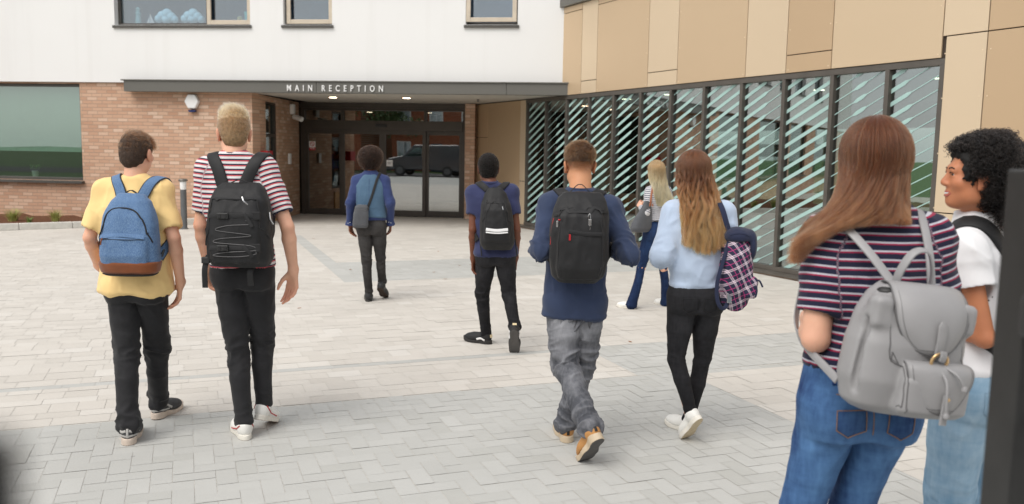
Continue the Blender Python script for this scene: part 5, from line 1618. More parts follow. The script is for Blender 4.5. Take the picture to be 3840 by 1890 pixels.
# ------------------------------------------------------------------ cloth
C = {}
C['yellow'] = fabric('yellow_cotton', srgb(244, 210, 146), .9, .05)
C['black_cotton'] = fabric('black_twill', (.013, .013, .015), .78, .25, sheen=.1, spec=.35)
C['black_denim'] = denim('black_denim', (.010, .010, .012), (.045, .045, .05), .6)
C['charcoal_denim'] = denim('charcoal_denim', (.028, .026, .026), (.085, .082, .08), .6)
C['grey_denim'] = denim('washed_grey_denim', srgb(78, 80, 86), srgb(166, 167, 172), .85)
C['blue_denim'] = denim('blue_denim', srgb(18, 42, 90), srgb(98, 142, 190), 1.05)
C['dark_denim'] = denim('dark_blue_denim', srgb(18, 34, 66), srgb(52, 80, 124), .6)
C['light_denim'] = denim('light_blue_denim', srgb(116, 152, 180), srgb(186, 206, 218), .8)
C['stripe_red'] = stripes('red_navy_white_stripes', [(0, srgb(232, 230, 230)), (.40, srgb(206, 92, 98)), (.66, srgb(40, 42, 66)), (.93, srgb(232, 230, 230))], .0268)
C['stripe_navy'] = stripes('navy_white_red_stripes', [(0, srgb(34, 36, 58)), (.52, srgb(158, 38, 72)), (.70, srgb(196, 196, 206)), (.90, srgb(34, 36, 58))], .0240)
C['stripe_breton'] = stripes('breton_stripes', [(0, srgb(214, 214, 216)), (.60, srgb(50, 56, 86)), (.97, srgb(214, 214, 216))], .021)
C['navy_jersey'] = fabric('navy_jersey', srgb(52, 63, 89), .9, .08)
C['polo_blue'] = fabric('blue_pique', srgb(52, 57, 90), .9, .08)
C['shirt_blue'] = fabric('royal_blue_shirt', srgb(50, 63, 106), .8, .08)
C['vest_blue'] = fabric('teal_blue_waistcoat', srgb(70, 98, 124), .8, .06, heather=srgb(86, 112, 134))
C['sweater'] = fabric('pale_blue_wool', srgb(180, 196, 218), .95, .05, .8, 500, .4)
C['white_tee'] = fabric('white_cotton', srgb(232, 232, 234), .9, .03)
C['blue_bag'] = fabric('blue_heather_canvas', srgb(80, 110, 150), .85, .06, heather=srgb(116, 144, 176))
C['suede'] = fabric('brown_suede', srgb(126, 72, 42), .95, .12, sheen=.3)
C['black_nylon'] = fabric('black_nylon', (.014, .014, .015), .62, .2, .25, 1200, .02, .35)
C['black_web'] = fabric('black_webbing', (.020, .020, .021), .7, .2, .5, 700, .02, .35)
C['grey_bag'] = fabric('grey_canvas_bag', srgb(84, 86, 90), .75, .06)
C['grey_leather'] = plain('grey_leather', srgb(150, 149, 150), .46, var=.06, nscale=7, bmp=.25, bscale=420)
C['grey_leather_edge'] = plain('grey_leather_edge', srgb(92, 91, 92), .5, var=.08)
C['tan_strap'] = plain('tan_leather', srgb(150, 92, 62), .5, var=.1)
C['navy_web'] = fabric('navy_webbing', srgb(36, 42, 66), .8, .1)
C['gold'] = plain('pale_gold_metal', srgb(226, 190, 140), .25, 1.0)
C['silver'] = plain('silver_metal', srgb(200, 200, 200), .25, 1.0)
C['red_trim'] = plain('red_trim', srgb(176, 28, 36), .5)
C['white_print'] = plain('white_print', srgb(235, 235, 235), .6)
C['stitch'] = plain('copper_thread', srgb(150, 110, 70), .7)
C['stitch_grey'] = plain('grey_thread', srgb(120, 120, 122), .7)
C['stitch_pale'] = plain('pale_thread', srgb(150, 176, 196), .7)
C['belt'] = plain('black_belt', (.015, .014, .013), .4)
def plaid(name):
    m, t, p = newmat(name); tc = nd(t, 'ShaderNodeTexCoord'); mp = nd(t, 'ShaderNodeMapping'); mp.inputs['Rotation'].default_value = (0, R(28), R(20))
    lk(t, tc.outputs['Object'], mp.inputs[0]); sp = nd(t, 'ShaderNodeSeparateXYZ'); lk(t, mp.outputs[0], sp.inputs[0])
    hv = mth(t, 'ADD', sp.outputs['X'], mth(t, 'MULTIPLY', sp.outputs['Y'], .8))
    def bands(c, per):
        fr = mth(t, 'FRACT', mth(t, 'ADD', mth(t, 'DIVIDE', c, per), 30.0))
        w_ = ramp(t, fr, [(0, (0, 0, 0)), (.40, (1, 1, 1)), (.49, (0, 0, 0)), (.53, (1, 1, 1)), (.62, (0, 0, 0))], 'CONSTANT')
        k_ = ramp(t, fr, [(0, (1, 1, 1)), (.035, (0, 0, 0)), (.97, (1, 1, 1))], 'CONSTANT')
        return w_, k_
    w1, k1 = bands(hv, .062); w2, k2 = bands(sp.outputs['Z'], .062)
    base = mixc(t, .0, srgb(34, 36, 62), srgb(34, 36, 62))
    col = mixc(t, mth(t, 'MULTIPLY', mth(t, 'ADD', w1, w2), .55, clamp=True), base, srgb(226, 206, 218))
    col = mixc(t, mth(t, 'MULTIPLY', mth(t, 'ADD', k1, k2), .7, clamp=True), col, srgb(188, 60, 126))
    lk(t, col, p.inputs['Base Color']); p.inputs['Roughness'].default_value = .85; bump(t, p, noise(t, tc.outputs['Object'], 500, 1), .3, .0015)
    return m
C['plaid'] = plaid('navy_pink_plaid')
# hair colours
HC = dict(brown=hairmat('brown_hair', (.060, .024, .011), (.16, .070, .034), .4, lock=60), blond=hairmat('short_blond_hair', (.30, .175, .082), (.60, .39, .21), .38, lock=60), shaved=hairmat('shaved_fair_hair', (.20, .098, .050), (.34, .185, .10), .4),
          black=hairmat('black_hair', (.0025, .002, .002), (.007, .005, .004), .4), darkbrown=hairmat('dark_curly_hair', (.006, .0028, .0018), (.020, .009, .005), .45),
          chestnut=hairmat('dark_blond_crop', (.042, .018, .008), (.115, .054, .023), .38, lock=50))
HB = dict(brown=plain('brown_hair_base', (.040, .022, .013), .8, var=.3, nscale=60), blond=plain('blond_hair_base', (.25, .16, .08), .8, var=.3, nscale=60), black=plain('black_hair_base', (.004, .0035, .003), .8, var=.3, nscale=60), darkbrown=plain('dark_hair_base', (.008, .0045, .003), .8, var=.3, nscale=60), chestnut=plain('crop_hair_base', (.055, .03, .017), .8, var=.3, nscale=60))

# shoes
WHT = plain('white_leather', srgb(228, 227, 222), .5, var=.03); WSOLE = plain('white_rubber', srgb(224, 220, 210), .6, var=.04)
TANSOLE = plain('tan_rubber', srgb(176, 142, 112), .7, var=.08); DSOLE = plain('dark_rubber', (.02, .018, .017), .7); BRSOLE = plain('brown_rubber', (.05, .03, .022), .7)
DIRTY = plain('worn_white_rubber', srgb(205, 190, 176), .7, var=.12, nscale=20); GRYUP = plain('grey_black_mesh', (.05, .05, .052), .75, var=.5, nscale=14)
BLKUP = plain('black_mesh', (.012, .012, .013), .7); BLKLEA = plain('black_leather', (.016, .016, .017), .4); TANUP = plain('tan_nubuck', srgb(182, 132, 78), .8, var=.1, nscale=10)
BEIGES = plain('beige_rubber', srgb(196, 178, 152), .6, var=.08); BROWNB = plain('grey_brown_outsole', (.09, .085, .082), .7, var=.2, nscale=12); RIBB = plain('ribbed_tan_outsole', srgb(196, 180, 150), .7, var=.12, nscale=40)
GRYLT = plain('pale_grey_overlay', srgb(176, 174, 170), .6); BEIGEDOT = plain('beige_patch', srgb(222, 204, 164), .6)
HEEL_LINE = [(0, -.012, .04), (0, -.004, .10)]
S_TREK = dict(key='trek', upper=GRYUP, side=DIRTY, bottom=DSOLE, sole=.034, wavy=1, collar=.092, trim=[('heel_tab', HEEL_LINE, .012, GRYLT), ('overlay', [(-.05, .12, .05), (-.045, .06, .085), (-.03, .02, .075), (-.01, -.005, .085)], .014, GRYLT), ('overlay', [(.05, .12, .05), (.045, .06, .085), (.03, .02, .075), (.01, -.005, .085)], .014, GRYLT), ('overlay', [(-.05, .10, .045), (-.035, .03, .055), (0, -.01, .050), (.035, .03, .055), (.05, .10, .045)], .010, GRYLT)])
S_WHITE = dict(key='white', upper=WHT, side=WSOLE, bottom=TANSOLE, sole=.030, flat=1, collar=.088, trim=[('side_line', [(-.05, .16, .035), (-.05, .10, .045), (-.045, .05, .06), (-.035, .02, .085)], .006, C['red_trim']), ('side_line', [(.05, .16, .035), (.05, .10, .045), (.045, .05, .06), (.035, .02, .085)], .006, C['red_trim'])])
S_BOOT = dict(key='boot', upper=BLKLEA, side=DSOLE, bottom=BRSOLE, sole=.022, collar=.10, flat=1)
S_RUN = dict(key='run', upper=BLKUP, side=DSOLE, bottom=BROWNB, sole=.032, wavy=.6, collar=.09, trim=[('heel_patch', [(0, -.012, .06), (0, -.008, .088)], .034, BEIGEDOT), ('side_flash', [(-.05, .04, .030), (-.055, .08, .045), (-.055, .12, .034)], .018, C['white_print']), ('side_flash', [(.05, .04, .030), (.055, .08, .045), (.055, .12, .034)], .018, C['white_print'])])
S_TAN = dict(key='tan', upper=TANUP, side=BEIGES, bottom=BROWNB, sole=.036, wavy=1, collar=.088, trim=[('heel_tab', [(0, -.012, .045), (0, -.004, .105)], .016, C['belt'])])
S_GIRL = dict(key='girl', upper=WHT, side=WSOLE, bottom=RIBB, sole=.032, flat=1, collar=.082, size=.88)
S_PUMP = dict(key='pump', upper=WHT, side=WSOLE, bottom=TANSOLE, sole=.02, flat=1, collar=.06, size=.86)
# ================================================================== THE CAST
def two_straps(F, root, mat, cx, xa, xs, ya, za, ys, zs, yf, zb, xb, width, thick=.010, edge=None, off=.004):
    """backpack straps: from the bag's top over the shoulder, down the chest and back under the arm"""
    out = []
    for s in (-1, 1):
        ctrl = [(cx + s * xa, ya, za), (cx + s * (xa * .55 + xs * .45), ya + (ys - ya) * .5, za + (zs - za) * .70), (cx + s * xs, ys, zs), (cx + s * (xs + .01), yf, zs - .10), (cx + s * (xs + .025), yf + .01, zs - .22), (cx + s * xb, (yf + ya) / 2, zb + .09), (cx + s * (xb - .02), ya, zb)]
        o, P, Nn = strap_on([F], ctrl, width, thick, 'shoulder_strap', mat, root, off, 46)
        if edge:
            T = np.gradient(P, axis=0); T /= np.linalg.norm(T, axis=1)[:, None]; B = np.cross(T, Nn)
            for q in (-1, 1): cord(P + B * q * width / 2 + Nn * thick * .6, .0032, 'piping', edge, o)
    return out
def loop_handle(root, a, b, h, width, mat, name='handle', back=(0, 0, 0), n=18):
    a, b = vv(*a), vv(*b); m = (a + b) / 2 + vv(0, 0, h) + vv(*back)
    P = catmull([a, a + (m - a) * .75 + vv(0, 0, h * .18), m, b + (m - b) * .75 + vv(0, 0, h * .18), b], n)
    T = np.gradient(P, axis=0); c = (a + b) / 2
    N_ = np.cross(T, np.broadcast_to(vv(0, 1, 0), T.shape)); N_ /= np.linalg.norm(N_, axis=1)[:, None]
    N_ = np.where(((P - c) * N_).sum(1)[:, None] < 0, -N_, N_)
    return mbp(ribbon(P, N_, width, .004), name, mat, root, True)
def surf_line(F, pts, r_, name, mat, root, n=40, off=.001):
    P, N_ = F.project(catmull(pts, n), off); return cord(P, r_, name, mat, root)
def surf_band(F, pts, width, thick, name, mat, root, n=24, off=.001):
    P, N_ = F.project(catmull(pts, n), off); return mbp(ribbon(P, N_, width, thick), name, mat, root, True)
def puff(amp, seed=1.0, sc=(14, 14, 9)):
    return lambda V, N: amp * (ridge(V, sc, seed) - .5) + amp * .5 * (ridge(V, np.array(sc) * 2.2, seed + 2) - .5)

# ---------------------------------------------------------------- person in yellow
def make_yellow():
    root = empty('person', (-2.11, 4.82, 0), 0, 'person in yellow t-shirt and black trousers with a blue backpack, walking away', 'person')
    s1, aL = build_shoe(S_TREK, (-2.098, 4.57, 0), R(14), 0, 0, root)
    s2, aR = build_shoe(S_TREK, (-2.140, 5.02, .004), R(-10), R(2), 0, root)
    hips = [(-2.205, 4.82, .845), (-2.045, 4.82, .845)]; knees = [(-2.168, 4.76, .470), (-2.068, 4.93, .450)]
    trousers(root, C['black_cotton'], hips, knees, [aL, aR], [.090, .080, .066, .062, .055, .060], .95, .108, seed=2.0, ankle=.012, aw=.20, awl=.034, knee=.0085, base=.0055, kwl=.034, kw=.3)
    neck = (-2.108, 4.80, 1.468)
    hd = Head((-2.108, 4.835, 1.602), R(-8), R(-3), 0, 1.0)
    arms = [((-2.284, 4.81, 1.386), (-2.362, 4.775, 1.128), (-2.378, 4.90, .955), (.42, .50, -.75), (.85, -.2, .30), (.2, .9, .2), .75, 1.0),
            ((-1.968, 4.81, 1.390), (-1.882, 4.755, 1.135), (-1.886, 4.84, .875), (-.20, .22, -.95), (-.80, -.50, .1), (-.5, .85, 0), .55, 1.0)]
    body(root, hd, neck, 'fair', arms, hips, knees, [aL, aR], 1.0)
    secs = top_secs(neck, (-2.122, 4.81, .82), 0, [(.826, .203, .134, 0, 0), (.95, .188, .124, 0, 0), (1.10, .176, .115, 0, 0), (1.25, .186, .118, 0, 0), (1.35, .178, .100, 0, 0), (1.42, .115, .075, 0, 0), (1.470, .066, .062, 0, 0)])
    A3 = [a[:3] for a in arms]
    F = garment(root, 't_shirt', C['yellow'], secs, 0, neck, A3,   .80, arm_r=(.063, .061, .05), amp=.015, seed=3.0)
    ring((-2.108, 4.803, 1.468), .062, .060, .006, 'neckband', C['yellow'], root)
    Fh = cap(root, hd, HB['brown'], .005, amp=.005, seedn=2)
    def flow(L): return np.stack([.5 + 0 * L[:, 0], .6 + 0 * L[:, 0], -.2 - 1.2 * (L[:, 2] < .06)], 1)
    short_hair(root, hd, Fh, HC['brown'], 6500, lambda L, g: np.clip(.004 + .19 * (L[:, 2] + .02), .004, .028) * g.uniform(.6, 1.15, len(L)), flow, .00055, 3, lift=.36, clump=.7, test=lambda L, d: ~((L[:, 1] > .055) & (L[:, 2] < .06)) & ~((np.abs(L[:, 0]) > .055) & (L[:, 2] < .008) & (L[:, 1] > -.045)))
    short_hair(root, hd, Fh, HC['brown'], 420, lambda L, g: .042 * g.uniform(.6, 1.1, len(L)), lambda L: np.stack([.9 + 0 * L[:, 0], .5 + 0 * L[:, 0], -.35 + 0 * L[:, 0]], 1), .0006, 8, lift=.8, clump=1.2, test=lambda L, d: (L[:, 0] > .035) & (L[:, 1] > .02) & (L[:, 2] > .04), name='fringe_strands')
    # ring on the right hand
    b = bag_root('backpack', (-2.062, 4.62, .96), 'blue canvas backpack with brown suede base on the yellow t-shirt', 'backpack')
    B = Solid(); bc = (-2.064, 4.615)
    B.loft([(.965, bc[0], bc[1], .142, .062), (1.0, bc[0], bc[1], .155, .078), (1.15, bc[0], bc[1], .153, .086), (1.27, bc[0] + .002, bc[1] + .006, .136, .072), (1.345, bc[0] + .004, bc[1] + .018, .105, .052), (1.385, bc[0] + .004, bc[1] + .028, .062, .03)], 0, 2.7, .02)
    B.loft([(1.0, bc[0] - .006, bc[1] - .055, .122, .034), (1.06, bc[0] - .006, bc[1] - .062, .128, .044), (1.15, bc[0] - .006, bc[1] - .060, .126, .036), (1.178, bc[0] - .006, bc[1] - .050, .122, .026)], 0, 3.2, .006)
    B.mesh('body', C['blue_bag'], b, .006, puff(.006, 4))
    S_ = Solid(); S_.loft([(.952, bc[0], bc[1] - .006, .128, .060), (.968, bc[0], bc[1] - .008, .150, .082), (1.012, bc[0], bc[1] - .006, .1600, .094), (1.024, bc[0], bc[1] - .006, .1590, .093)], 0, 2.8, .01)
    S_.mesh('base', C['suede'], b, .006, puff(.003, 2))
    S2 = Solid(); S2.loft([(.944, bc[0], bc[1] - .006, .125, .055), (.957, bc[0], bc[1] - .008, .148, .086)], 0, 2.6, .01); S2.mesh('underside', C['black_nylon'], b, .006)
    yb = bc[1] - .10
    surf_line(B, [(bc[0] - .150, bc[1] - .03, 1.09), (bc[0] - .138, yb, 1.22), (bc[0] - .105, yb, 1.31), (bc[0] - .03, yb, 1.335), (bc[0] + .06, yb, 1.315), (bc[0] + .115, yb, 1.24), (bc[0] + .142, bc[1] - .05, 1.13)], .0042, 'zip', C['black_web'], b, 48, .0025)
    surf_band(B, [(bc[0] - .125, yb, 1.170), (bc[0], yb - .02, 1.177), (bc[0] + .115, yb, 1.168)], .022, .003, 'pocket_flap', C['blue_bag'], b, 24, .004)
    surf_line(B, [(bc[0] - .125, yb, 1.155), (bc[0], yb - .02, 1.160), (bc[0] + .115, yb, 1.153)], .002, 'pocket_zip', C['black_web'], b, 40, .003)
    cord([(bc[0] - .10, yb - .008, 1.155), (bc[0] - .104, yb - .014, 1.14), (bc[0] - .108, yb - .012, 1.12)], .0045, 'zip_pull', C['suede'], b, 6, 8)
    cord([(bc[0] - .145, bc[1] - .05, 1.10), (bc[0] - .148, bc[1] - .06, 1.13)], .0045, 'zip_pull', C['suede'], b, 6, 8)
    two_straps(F, b, C['blue_bag'], -2.085, .055, .120, 4.690, 1.365, 4.80, 1.462, 4.93, 1.03, .175, .056, .010, C['black_web'])
    loop_handle(b, (bc[0] - .04, bc[1] + .03, 1.378), (bc[0] + .04, bc[1] + .03, 1.378), .022, .020, C['black_web'])
    cord([(bc[0] + .158, bc[1] + .02, 1.06), (bc[0] + .178, bc[1] + .01, 1.085), (bc[0] + .174, bc[1] - .01, 1.05)], .005, 'strap_end', C['black_web'], b, 6, 10)

# ---------------------------------------------------------------- person in red-navy-white stripes
def make_striped():
    root = empty('person', (-1.54, 4.85, 0), 0, 'tall fair haired person in red navy and white striped t-shirt, walking away', 'person')
    s1, aL = build_shoe(S_WHITE, (-1.478, 4.69, 0), R(30), 0, 0, root)
    hp = foot_place((-1.425, 5.06), R(-6), R(20), .275); hp = (hp[0], hp[1], .25 * math.sin(R(20)))
    s2, aR = build_shoe(S_WHITE, hp, R(-6), R(20), R(4), root)
    hips = [(-1.607, 4.85, .925), (-1.447, 4.85, .925)]; knees = [(-1.560, 4.82, .492), (-1.453, 4.92, .520)]
    T = trousers(root, C['black_cotton'], hips, knees, [aL, aR], [.096, .087, .064, .061, .048, .050], 1.055, .112, seed=5.0, knee=.0085, ankle=.005, base=.0045, seat=.092, kwl=.032, kw=.28)
    for sx in (-1, 1): surf_line(T, [(-1.527 + sx * .055, 4.70, .965), (-1.527 + sx * .12, 4.72, .968)], .0012, 'pocket_welt', C['black_web'], root, 12)
    for sx in (-.085, .09): cord([(-1.527 + sx, 4.728, .957), (-1.527 + sx, 4.716, .957)], .007, 'button', C['black_nylon'], root, 10)
    neck = (-1.563, 4.83, 1.608)
    hd = Head((-1.574, 4.872, 1.722), R(20), R(-6), 0, 1.04)
    arms = [((-1.712, 4.845, 1.512), (-1.756, 4.82, 1.205), (-1.748, 4.905, .968), (.05, .22, -.97), (.90, -.35, .1), (.3, .9, .1), .7, 1.08),
            ((-1.392, 4.845, 1.522), (-1.258, 4.785, 1.205), (-1.243, 4.845, .958), (-.10, .10, -.98), (-.45, -.85, .1), (-.85, .45, 0), .5, 1.1)]
    body(root, hd, neck, 'fair', arms, hips, knees, [aL, aR], 1.08, nr=.056)
    secs = top_secs(neck, (-1.528, 4.85, .95), 0, [(.985, .176, .116, 0, 0), (1.15, .170, .112, 0, 0), (1.3, .186, .118, 0, 0), (1.42, .188, .106, 0, 0), (1.52, .150, .085, 0, 0), (1.575, .088, .066, 0, 0), (1.612, .066, .062, 0, 0)])
    A3 = [a[:3] for a in arms]
    F = garment(root, 't_shirt', C['stripe_red'], secs, 0, neck, A3, .76, arm_r=(.070, .063, .05), amp=.011, seed=8.0, h=.007)
    ring((-1.563, 4.832, 1.610), .064, .062, .006, 'neckband', C['navy_jersey'], root)
    Fh = cap(root, hd, HB['blond'], .007, amp=.003, seedn=4, extra=lambda F_, h_: F_.ell(h_.w((.0, .010, .098)), np.array([.066, .085, .045]), .03, 'u', h_.R))
    flow = lambda L: np.stack([-.75 - .5 * L[:, 0] / .08, .35 + .6 * (L[:, 1] > 0), .35 - 1.0 * (L[:, 2] < .06)], 1)
    top = lambda L, d: (L[:, 2] > .065)
    short_hair(root, hd, Fh, HC['blond'], 4200, lambda L, g: np.clip(.018 + .35 * (L[:, 2] - .06) + .25 * (L[:, 1]), .016, .062) * g.uniform(.7, 1.15, len(L)), flow, .0006, 5, lift=.62, clump=.75, test=top)
    short_hair(root, hd, Fh, HC['shaved'], 6000, lambda L, g: np.clip(.006 + .12 * (L[:, 2] + .03), .004, .014) * g.uniform(.6, 1.1, len(L)), lambda L: np.stack([0 * L[:, 0], -.3 + 0 * L[:, 0], -1 + 0 * L[:, 0]], 1), .0005, 6, lift=.7, clump=.3, test=lambda L, d: (L[:, 2] <= .088) & ~((L[:, 1] > .05)) & ~((np.abs(L[:, 0]) > .055) & (L[:, 2] < .0) & (L[:, 1] > -.03)), name='clipped_strands', K=4)
    b = bag_root('backpack', (-1.475, 4.63, 1.01), 'large black backpack with cords and buckles on the striped t-shirt', 'backpack')
    B = Solid(); bx, by = -1.474, 4.628
    B.loft([(1.005, bx, by + .01, .150, .078), (1.05, bx, by, .170, .098), (1.22, bx, by, .170, .104), (1.36, bx, by + .012, .156, .088), (1.425, bx, by + .028, .126, .060), (1.450, bx, by + .040, .095, .035)], 0, 3.4, .02)
    B.loft([(1.03, bx, by - .075, .125, .036), (1.10, bx, by - .085, .132, .040), (1.30, bx, by - .075, .130, .036), (1.37, bx, by - .060, .118, .026)], 0, 3.4, .008)
    B.mesh('body', C['black_nylon'], b, .006, puff(.007, 6))
    yb = by - .16
    surf_line(B, [(bx - .165, by - .05, 1.12), (bx - .155, yb, 1.30), (bx - .125, yb, 1.385), (bx, yb, 1.412), (bx + .120, yb, 1.38), (bx + .155, yb, 1.28), (bx + .168, by - .04, 1.16)], .0038, 'zip', C['black_web'], b, 48, .0025)
    for z in (1.285, 1.115):
        surf_band(B, [(bx - .145, yb, z), (bx - .06, yb, z + .003), (bx + .04, yb, z + .004), (bx + .145, yb, z + .006)], .026, .004, 'webbing', C['black_web'], b)
        P, N_ = B.project(np.array([(bx - .052, yb, z + .002)]), .008)
        mb = MB(); c = P[0]; mb.box((c[0] - .030, c[1] - .008, c[2] - .016), (c[0] + .030, c[1] + .008, c[2] + .016)); bk = mbp(mb, 'buckle', M['black'], b, bevel=.005)
        mb = MB(); [mb.box((c[0] + q, c[1] - .011, c[2] - .010), (c[0] + q + .012, c[1] - .008, c[2] + .010)) for q in (-.022, .008)]; mbp(mb, 'buckle_slot', C['black_web'], bk)
        surf_band(B, [(bx + .06, yb, z + .016), (bx + .085, yb, z - .02), (bx + .105, yb, z - .055)], .020, .004, 'strap_tail', C['black_web'], b, 12, .006)
        mb = MB(); P, N_ = B.project(np.array([(bx + .12, yb, z + .005)]), .002); c = P[0]; mb.box((c[0] - .03, c[1] - .005, c[2] - .022), (c[0] + .03, c[1] + .005, c[2] + .022)); mbp(mb, 'side_tab', C['black_nylon'], b, bevel=.004)
    cordp = [(.07, 1.265), (.10, 1.245), (-.03, 1.235), (-.09, 1.21), (.10, 1.185), (-.07, 1.165), (-.095, 1.145), (.10, 1.13), (.115, 1.10), (-.04, 1.085), (-.11, 1.065), (.02, 1.062), (.12, 1.075), (.125, 1.09)]
    surf_line(B, [(bx + a, yb, z) for a, z in cordp], .0020, 'bungee_cord', C['grey_leather_edge'], b, 120, .006)
    cord([(bx + .055, by - .125, 1.385), (bx + .065, by - .135, 1.365), (bx + .085, by - .13, 1.345)], .004, 'zip_pull', C['silver'], b, 6, 10)
    cord([(bx + .168, by - .02, 1.30), (bx + .176, by - .03, 1.26), (bx + .19, by - .03, 1.235)], .004, 'zip_pull', C['silver'], b, 6, 10)
    two_straps(F, b, C['black_nylon'], -1.535, .062, .135, 4.715, 1.44, 4.83, 1.575, 4.965, 1.09, .165, .068, .014)
    loop_handle(b, (bx - .055, by + .04, 1.45), (bx + .055, by + .03, 1.445), .020, .024, C['black_web'], back=(0, -.02, 0))
    for a, (x0, z0, x1, z1) in zip((0, 1), ((-.165, 1.06, -.185, .885), (.075, 1.01, .062, .900))):
        P = catmull([(bx + x0, by - .02, z0), (bx + (x0 + x1) / 2 - .004, by - .045, (z0 + z1) / 2 + .02), (bx + x1, by - .03, z1)], 14)
        mbp(ribbon(P, np.broadcast_to(vv(.15, -1, 0), P.shape).copy(), .030, .003), 'hip_strap', C['black_web'], b, True)
    mb = MB(); mb.box((bx - .195, by - .055, 1.02), (bx - .150, by - .030, 1.055)); mbp(mb, 'buckle', M['black'], b, bevel=.005)

# ---------------------------------------------------------------- person in blue waistcoat
def make_waistcoat():
    root = empty('person', (-1.52, 9.22, 0), 0, 'person with afro hair in teal waistcoat over royal blue shirt, walking to the doors', 'person')
    s1, aL = build_shoe(S_BOOT, (-1.540, 9.16, 0), R(10), 0, 0, root)
    hp = foot_place((-1.400, 9.46), R(-10), R(34), .275)
    s2, aR = build_shoe(S_BOOT, (hp[0], hp[1], .25 * math.sin(R(34))), R(-10), R(34), 0, root)
    hips = [(-1.592, 9.22, .80), (-1.440, 9.22, .80)]; knees = [(-1.567, 9.19, .455), (-1.424, 9.24, .475)]
    trousers(root, C['charcoal_denim'], hips, knees, [aL, aR], [.084, .076, .055, .052, .044, .046], .935, .10, seed=7.0, knee=.006, ankle=.006, base=.003, seat=.082)
    neck = (-1.524, 9.20, 1.405)
    hd = Head((-1.528, 9.245, 1.510), 0, 0, 0, .96)
    arms = [((-1.672, 9.21, 1.300), (-1.735, 9.16, 1.068), (-1.752, 9.22, .850), (.10, .22, -.95), (.85, -.4, .1), (.3, .9, .1), .6, .92),
            ((-1.378, 9.21, 1.304), (-1.304, 9.16, 1.072), (-1.318, 9.26, .858), (-.10, .35, -.93), (-.85, -.4, .1), (-.3, .9, .1), .6, .92)]
    body(root, hd, neck, 'brown', arms, hips, knees, [aL, aR], .94, h=.006)
    rows = [(.893, .158, .105, 0, 0), (1.0, .148, .102, 0, 0), (1.15, .158, .108, 0, 0), (1.25, .160, .095, 0, 0), (1.33, .118, .078, 0, 0), (1.375, .07, .062, 0, 0), (1.408, .056, .056, 0, 0)]
    secs = top_secs(neck, (-1.518, 9.21, .85), 0, rows); A3 = [a[:3] for a in arms]
    F = garment(root, 'shirt', C['shirt_blue'], secs, 0, neck, A3, 1.93, arm_r=(.060, .050, .038), amp=.006, seed=4.0, trap=.05, fold_el=.005)
    W_ = Solid(); W_.loft([(z, cx, cy, w_ + .009, d_ + .009) for z, cx, cy, w_, d_ in secs if .91 < z < 1.38] + [(.918, secs[0][1], secs[0][2], .165, .113)], 0, 2.3, .03)
    for a, sx in zip(A3, (-1, 1)): W_.cone(off(a[0], sx * .030), off(a[1], sx * .03), .062, .06, .006, 's')
    W_.cone((-1.524, 9.19, 1.36), (-1.524, 9.2, 1.45), .055, .065, .01, 's')
    W_.mesh('waistcoat', C['vest_blue'], root, .007, lambda V, N: drape(V, .005, 6.0, .92, 1.36))
    surf_line(W_, [(-1.524, 9.08, 1.34), (-1.522, 9.08, 1.15), (-1.519, 9.08, .93)], .0016, 'back_seam', C['shirt_blue'], root, 30)
    surf_band(W_, [(-1.60, 9.09, 1.03), (-1.52, 9.08, 1.025), (-1.44, 9.09, 1.03)], .022, .003, 'back_belt', C['vest_blue'], root)
    ring((-1.524, 9.203, 1.408), .055, .054, .013, 'collar', C['shirt_blue'], root, (0, .004))
    for a, s in zip(A3, (-1, 1)):
        d_ = nrm(vv(*a[2]) - vv(*a[1])); c = vv(*a[2]) - d_ * .012
        mb = MB(); prof = [(.030, -.02), (.040, .0), (.050, .03), (.046, .03), (.034, .0)]
        ax = Vector(d_); u_ = ax.orthogonal().normalized(); v_ = ax.cross(u_); sg = 18
        for rr, zz in prof:
            for j in range(sg):
                th = 2 * math.pi * j / sg; mb.v.append(tuple(Vector(c) + ax * zz + (u_ * math.cos(th) + v_ * math.sin(th)) * rr))
        for i in range(4):
            for j in range(sg): mb.f.append((i * sg + j, i * sg + (j + 1) % sg, (i + 1) * sg + (j + 1) % sg, (i + 1) * sg + j)); mb.m.append(0)
        cf = mbp(mb, 'cuff', C['shirt_blue'], root, True)
        mb = MB(); mb.lathe([(.006, 0), (.004, .004)], 8, tuple(c + d_ * .015 + vv(s * .01, -.043, 0))); mbp(mb, 'button', C['white_print'], cf, True)
        mb = MB(); mb.lathe([(.006, 0), (.004, .004)], 8, tuple(c + d_ * .005 + vv(s * -.012, -.040, 0))); mbp(mb, 'button', C['white_print'], cf, True)
    Fh = cap(root, hd, HB['darkbrown'], .040, amp=.010, seedn=5, extra=lambda F_, h_: F_.ell(h_.w((0, -.02, .045)), np.array([.122, .118, .105]), .03, 'u', h_.R), low=-.03)
    curls(root, hd, Fh, HC['darkbrown'], 5200, .024, .006, 2.0, .0010, 4, K=12, test=lambda L, d: ~((d[:, 1] > .55) & (d[:, 2] < .25)))
    b = bag_root('messenger_bag', (-1.60, 9.06, .83), 'grey messenger bag hanging at the left hip of the waistcoat wearer', 'bag')
    B = Solid(); B.loft([(.815, -1.612, 9.055, .072, .032), (.84, -1.608, 9.055, .080, .045), (.96, -1.600, 9.055, .078, .045), (1.035, -1.594, 9.055, .066, .036), (1.058, -1.590, 9.055, .045, .022)], R(8), 3.6, .015)
    B.mesh('body', C['grey_bag'], b, .005, puff(.004, 8))
    surf_line(B, [(-1.675, 9.0, 1.0), (-1.60, 8.99, 1.012), (-1.53, 9.0, 1.0)], .003, 'flap_seam', C['grey_leather_edge'], b, 24)
    surf_line(B, [(-1.66, 9.01, .86), (-1.60, 9.0, .845), (-1.545, 9.01, .86)], .002, 'base_seam', C['grey_leather_edge'], b, 24)
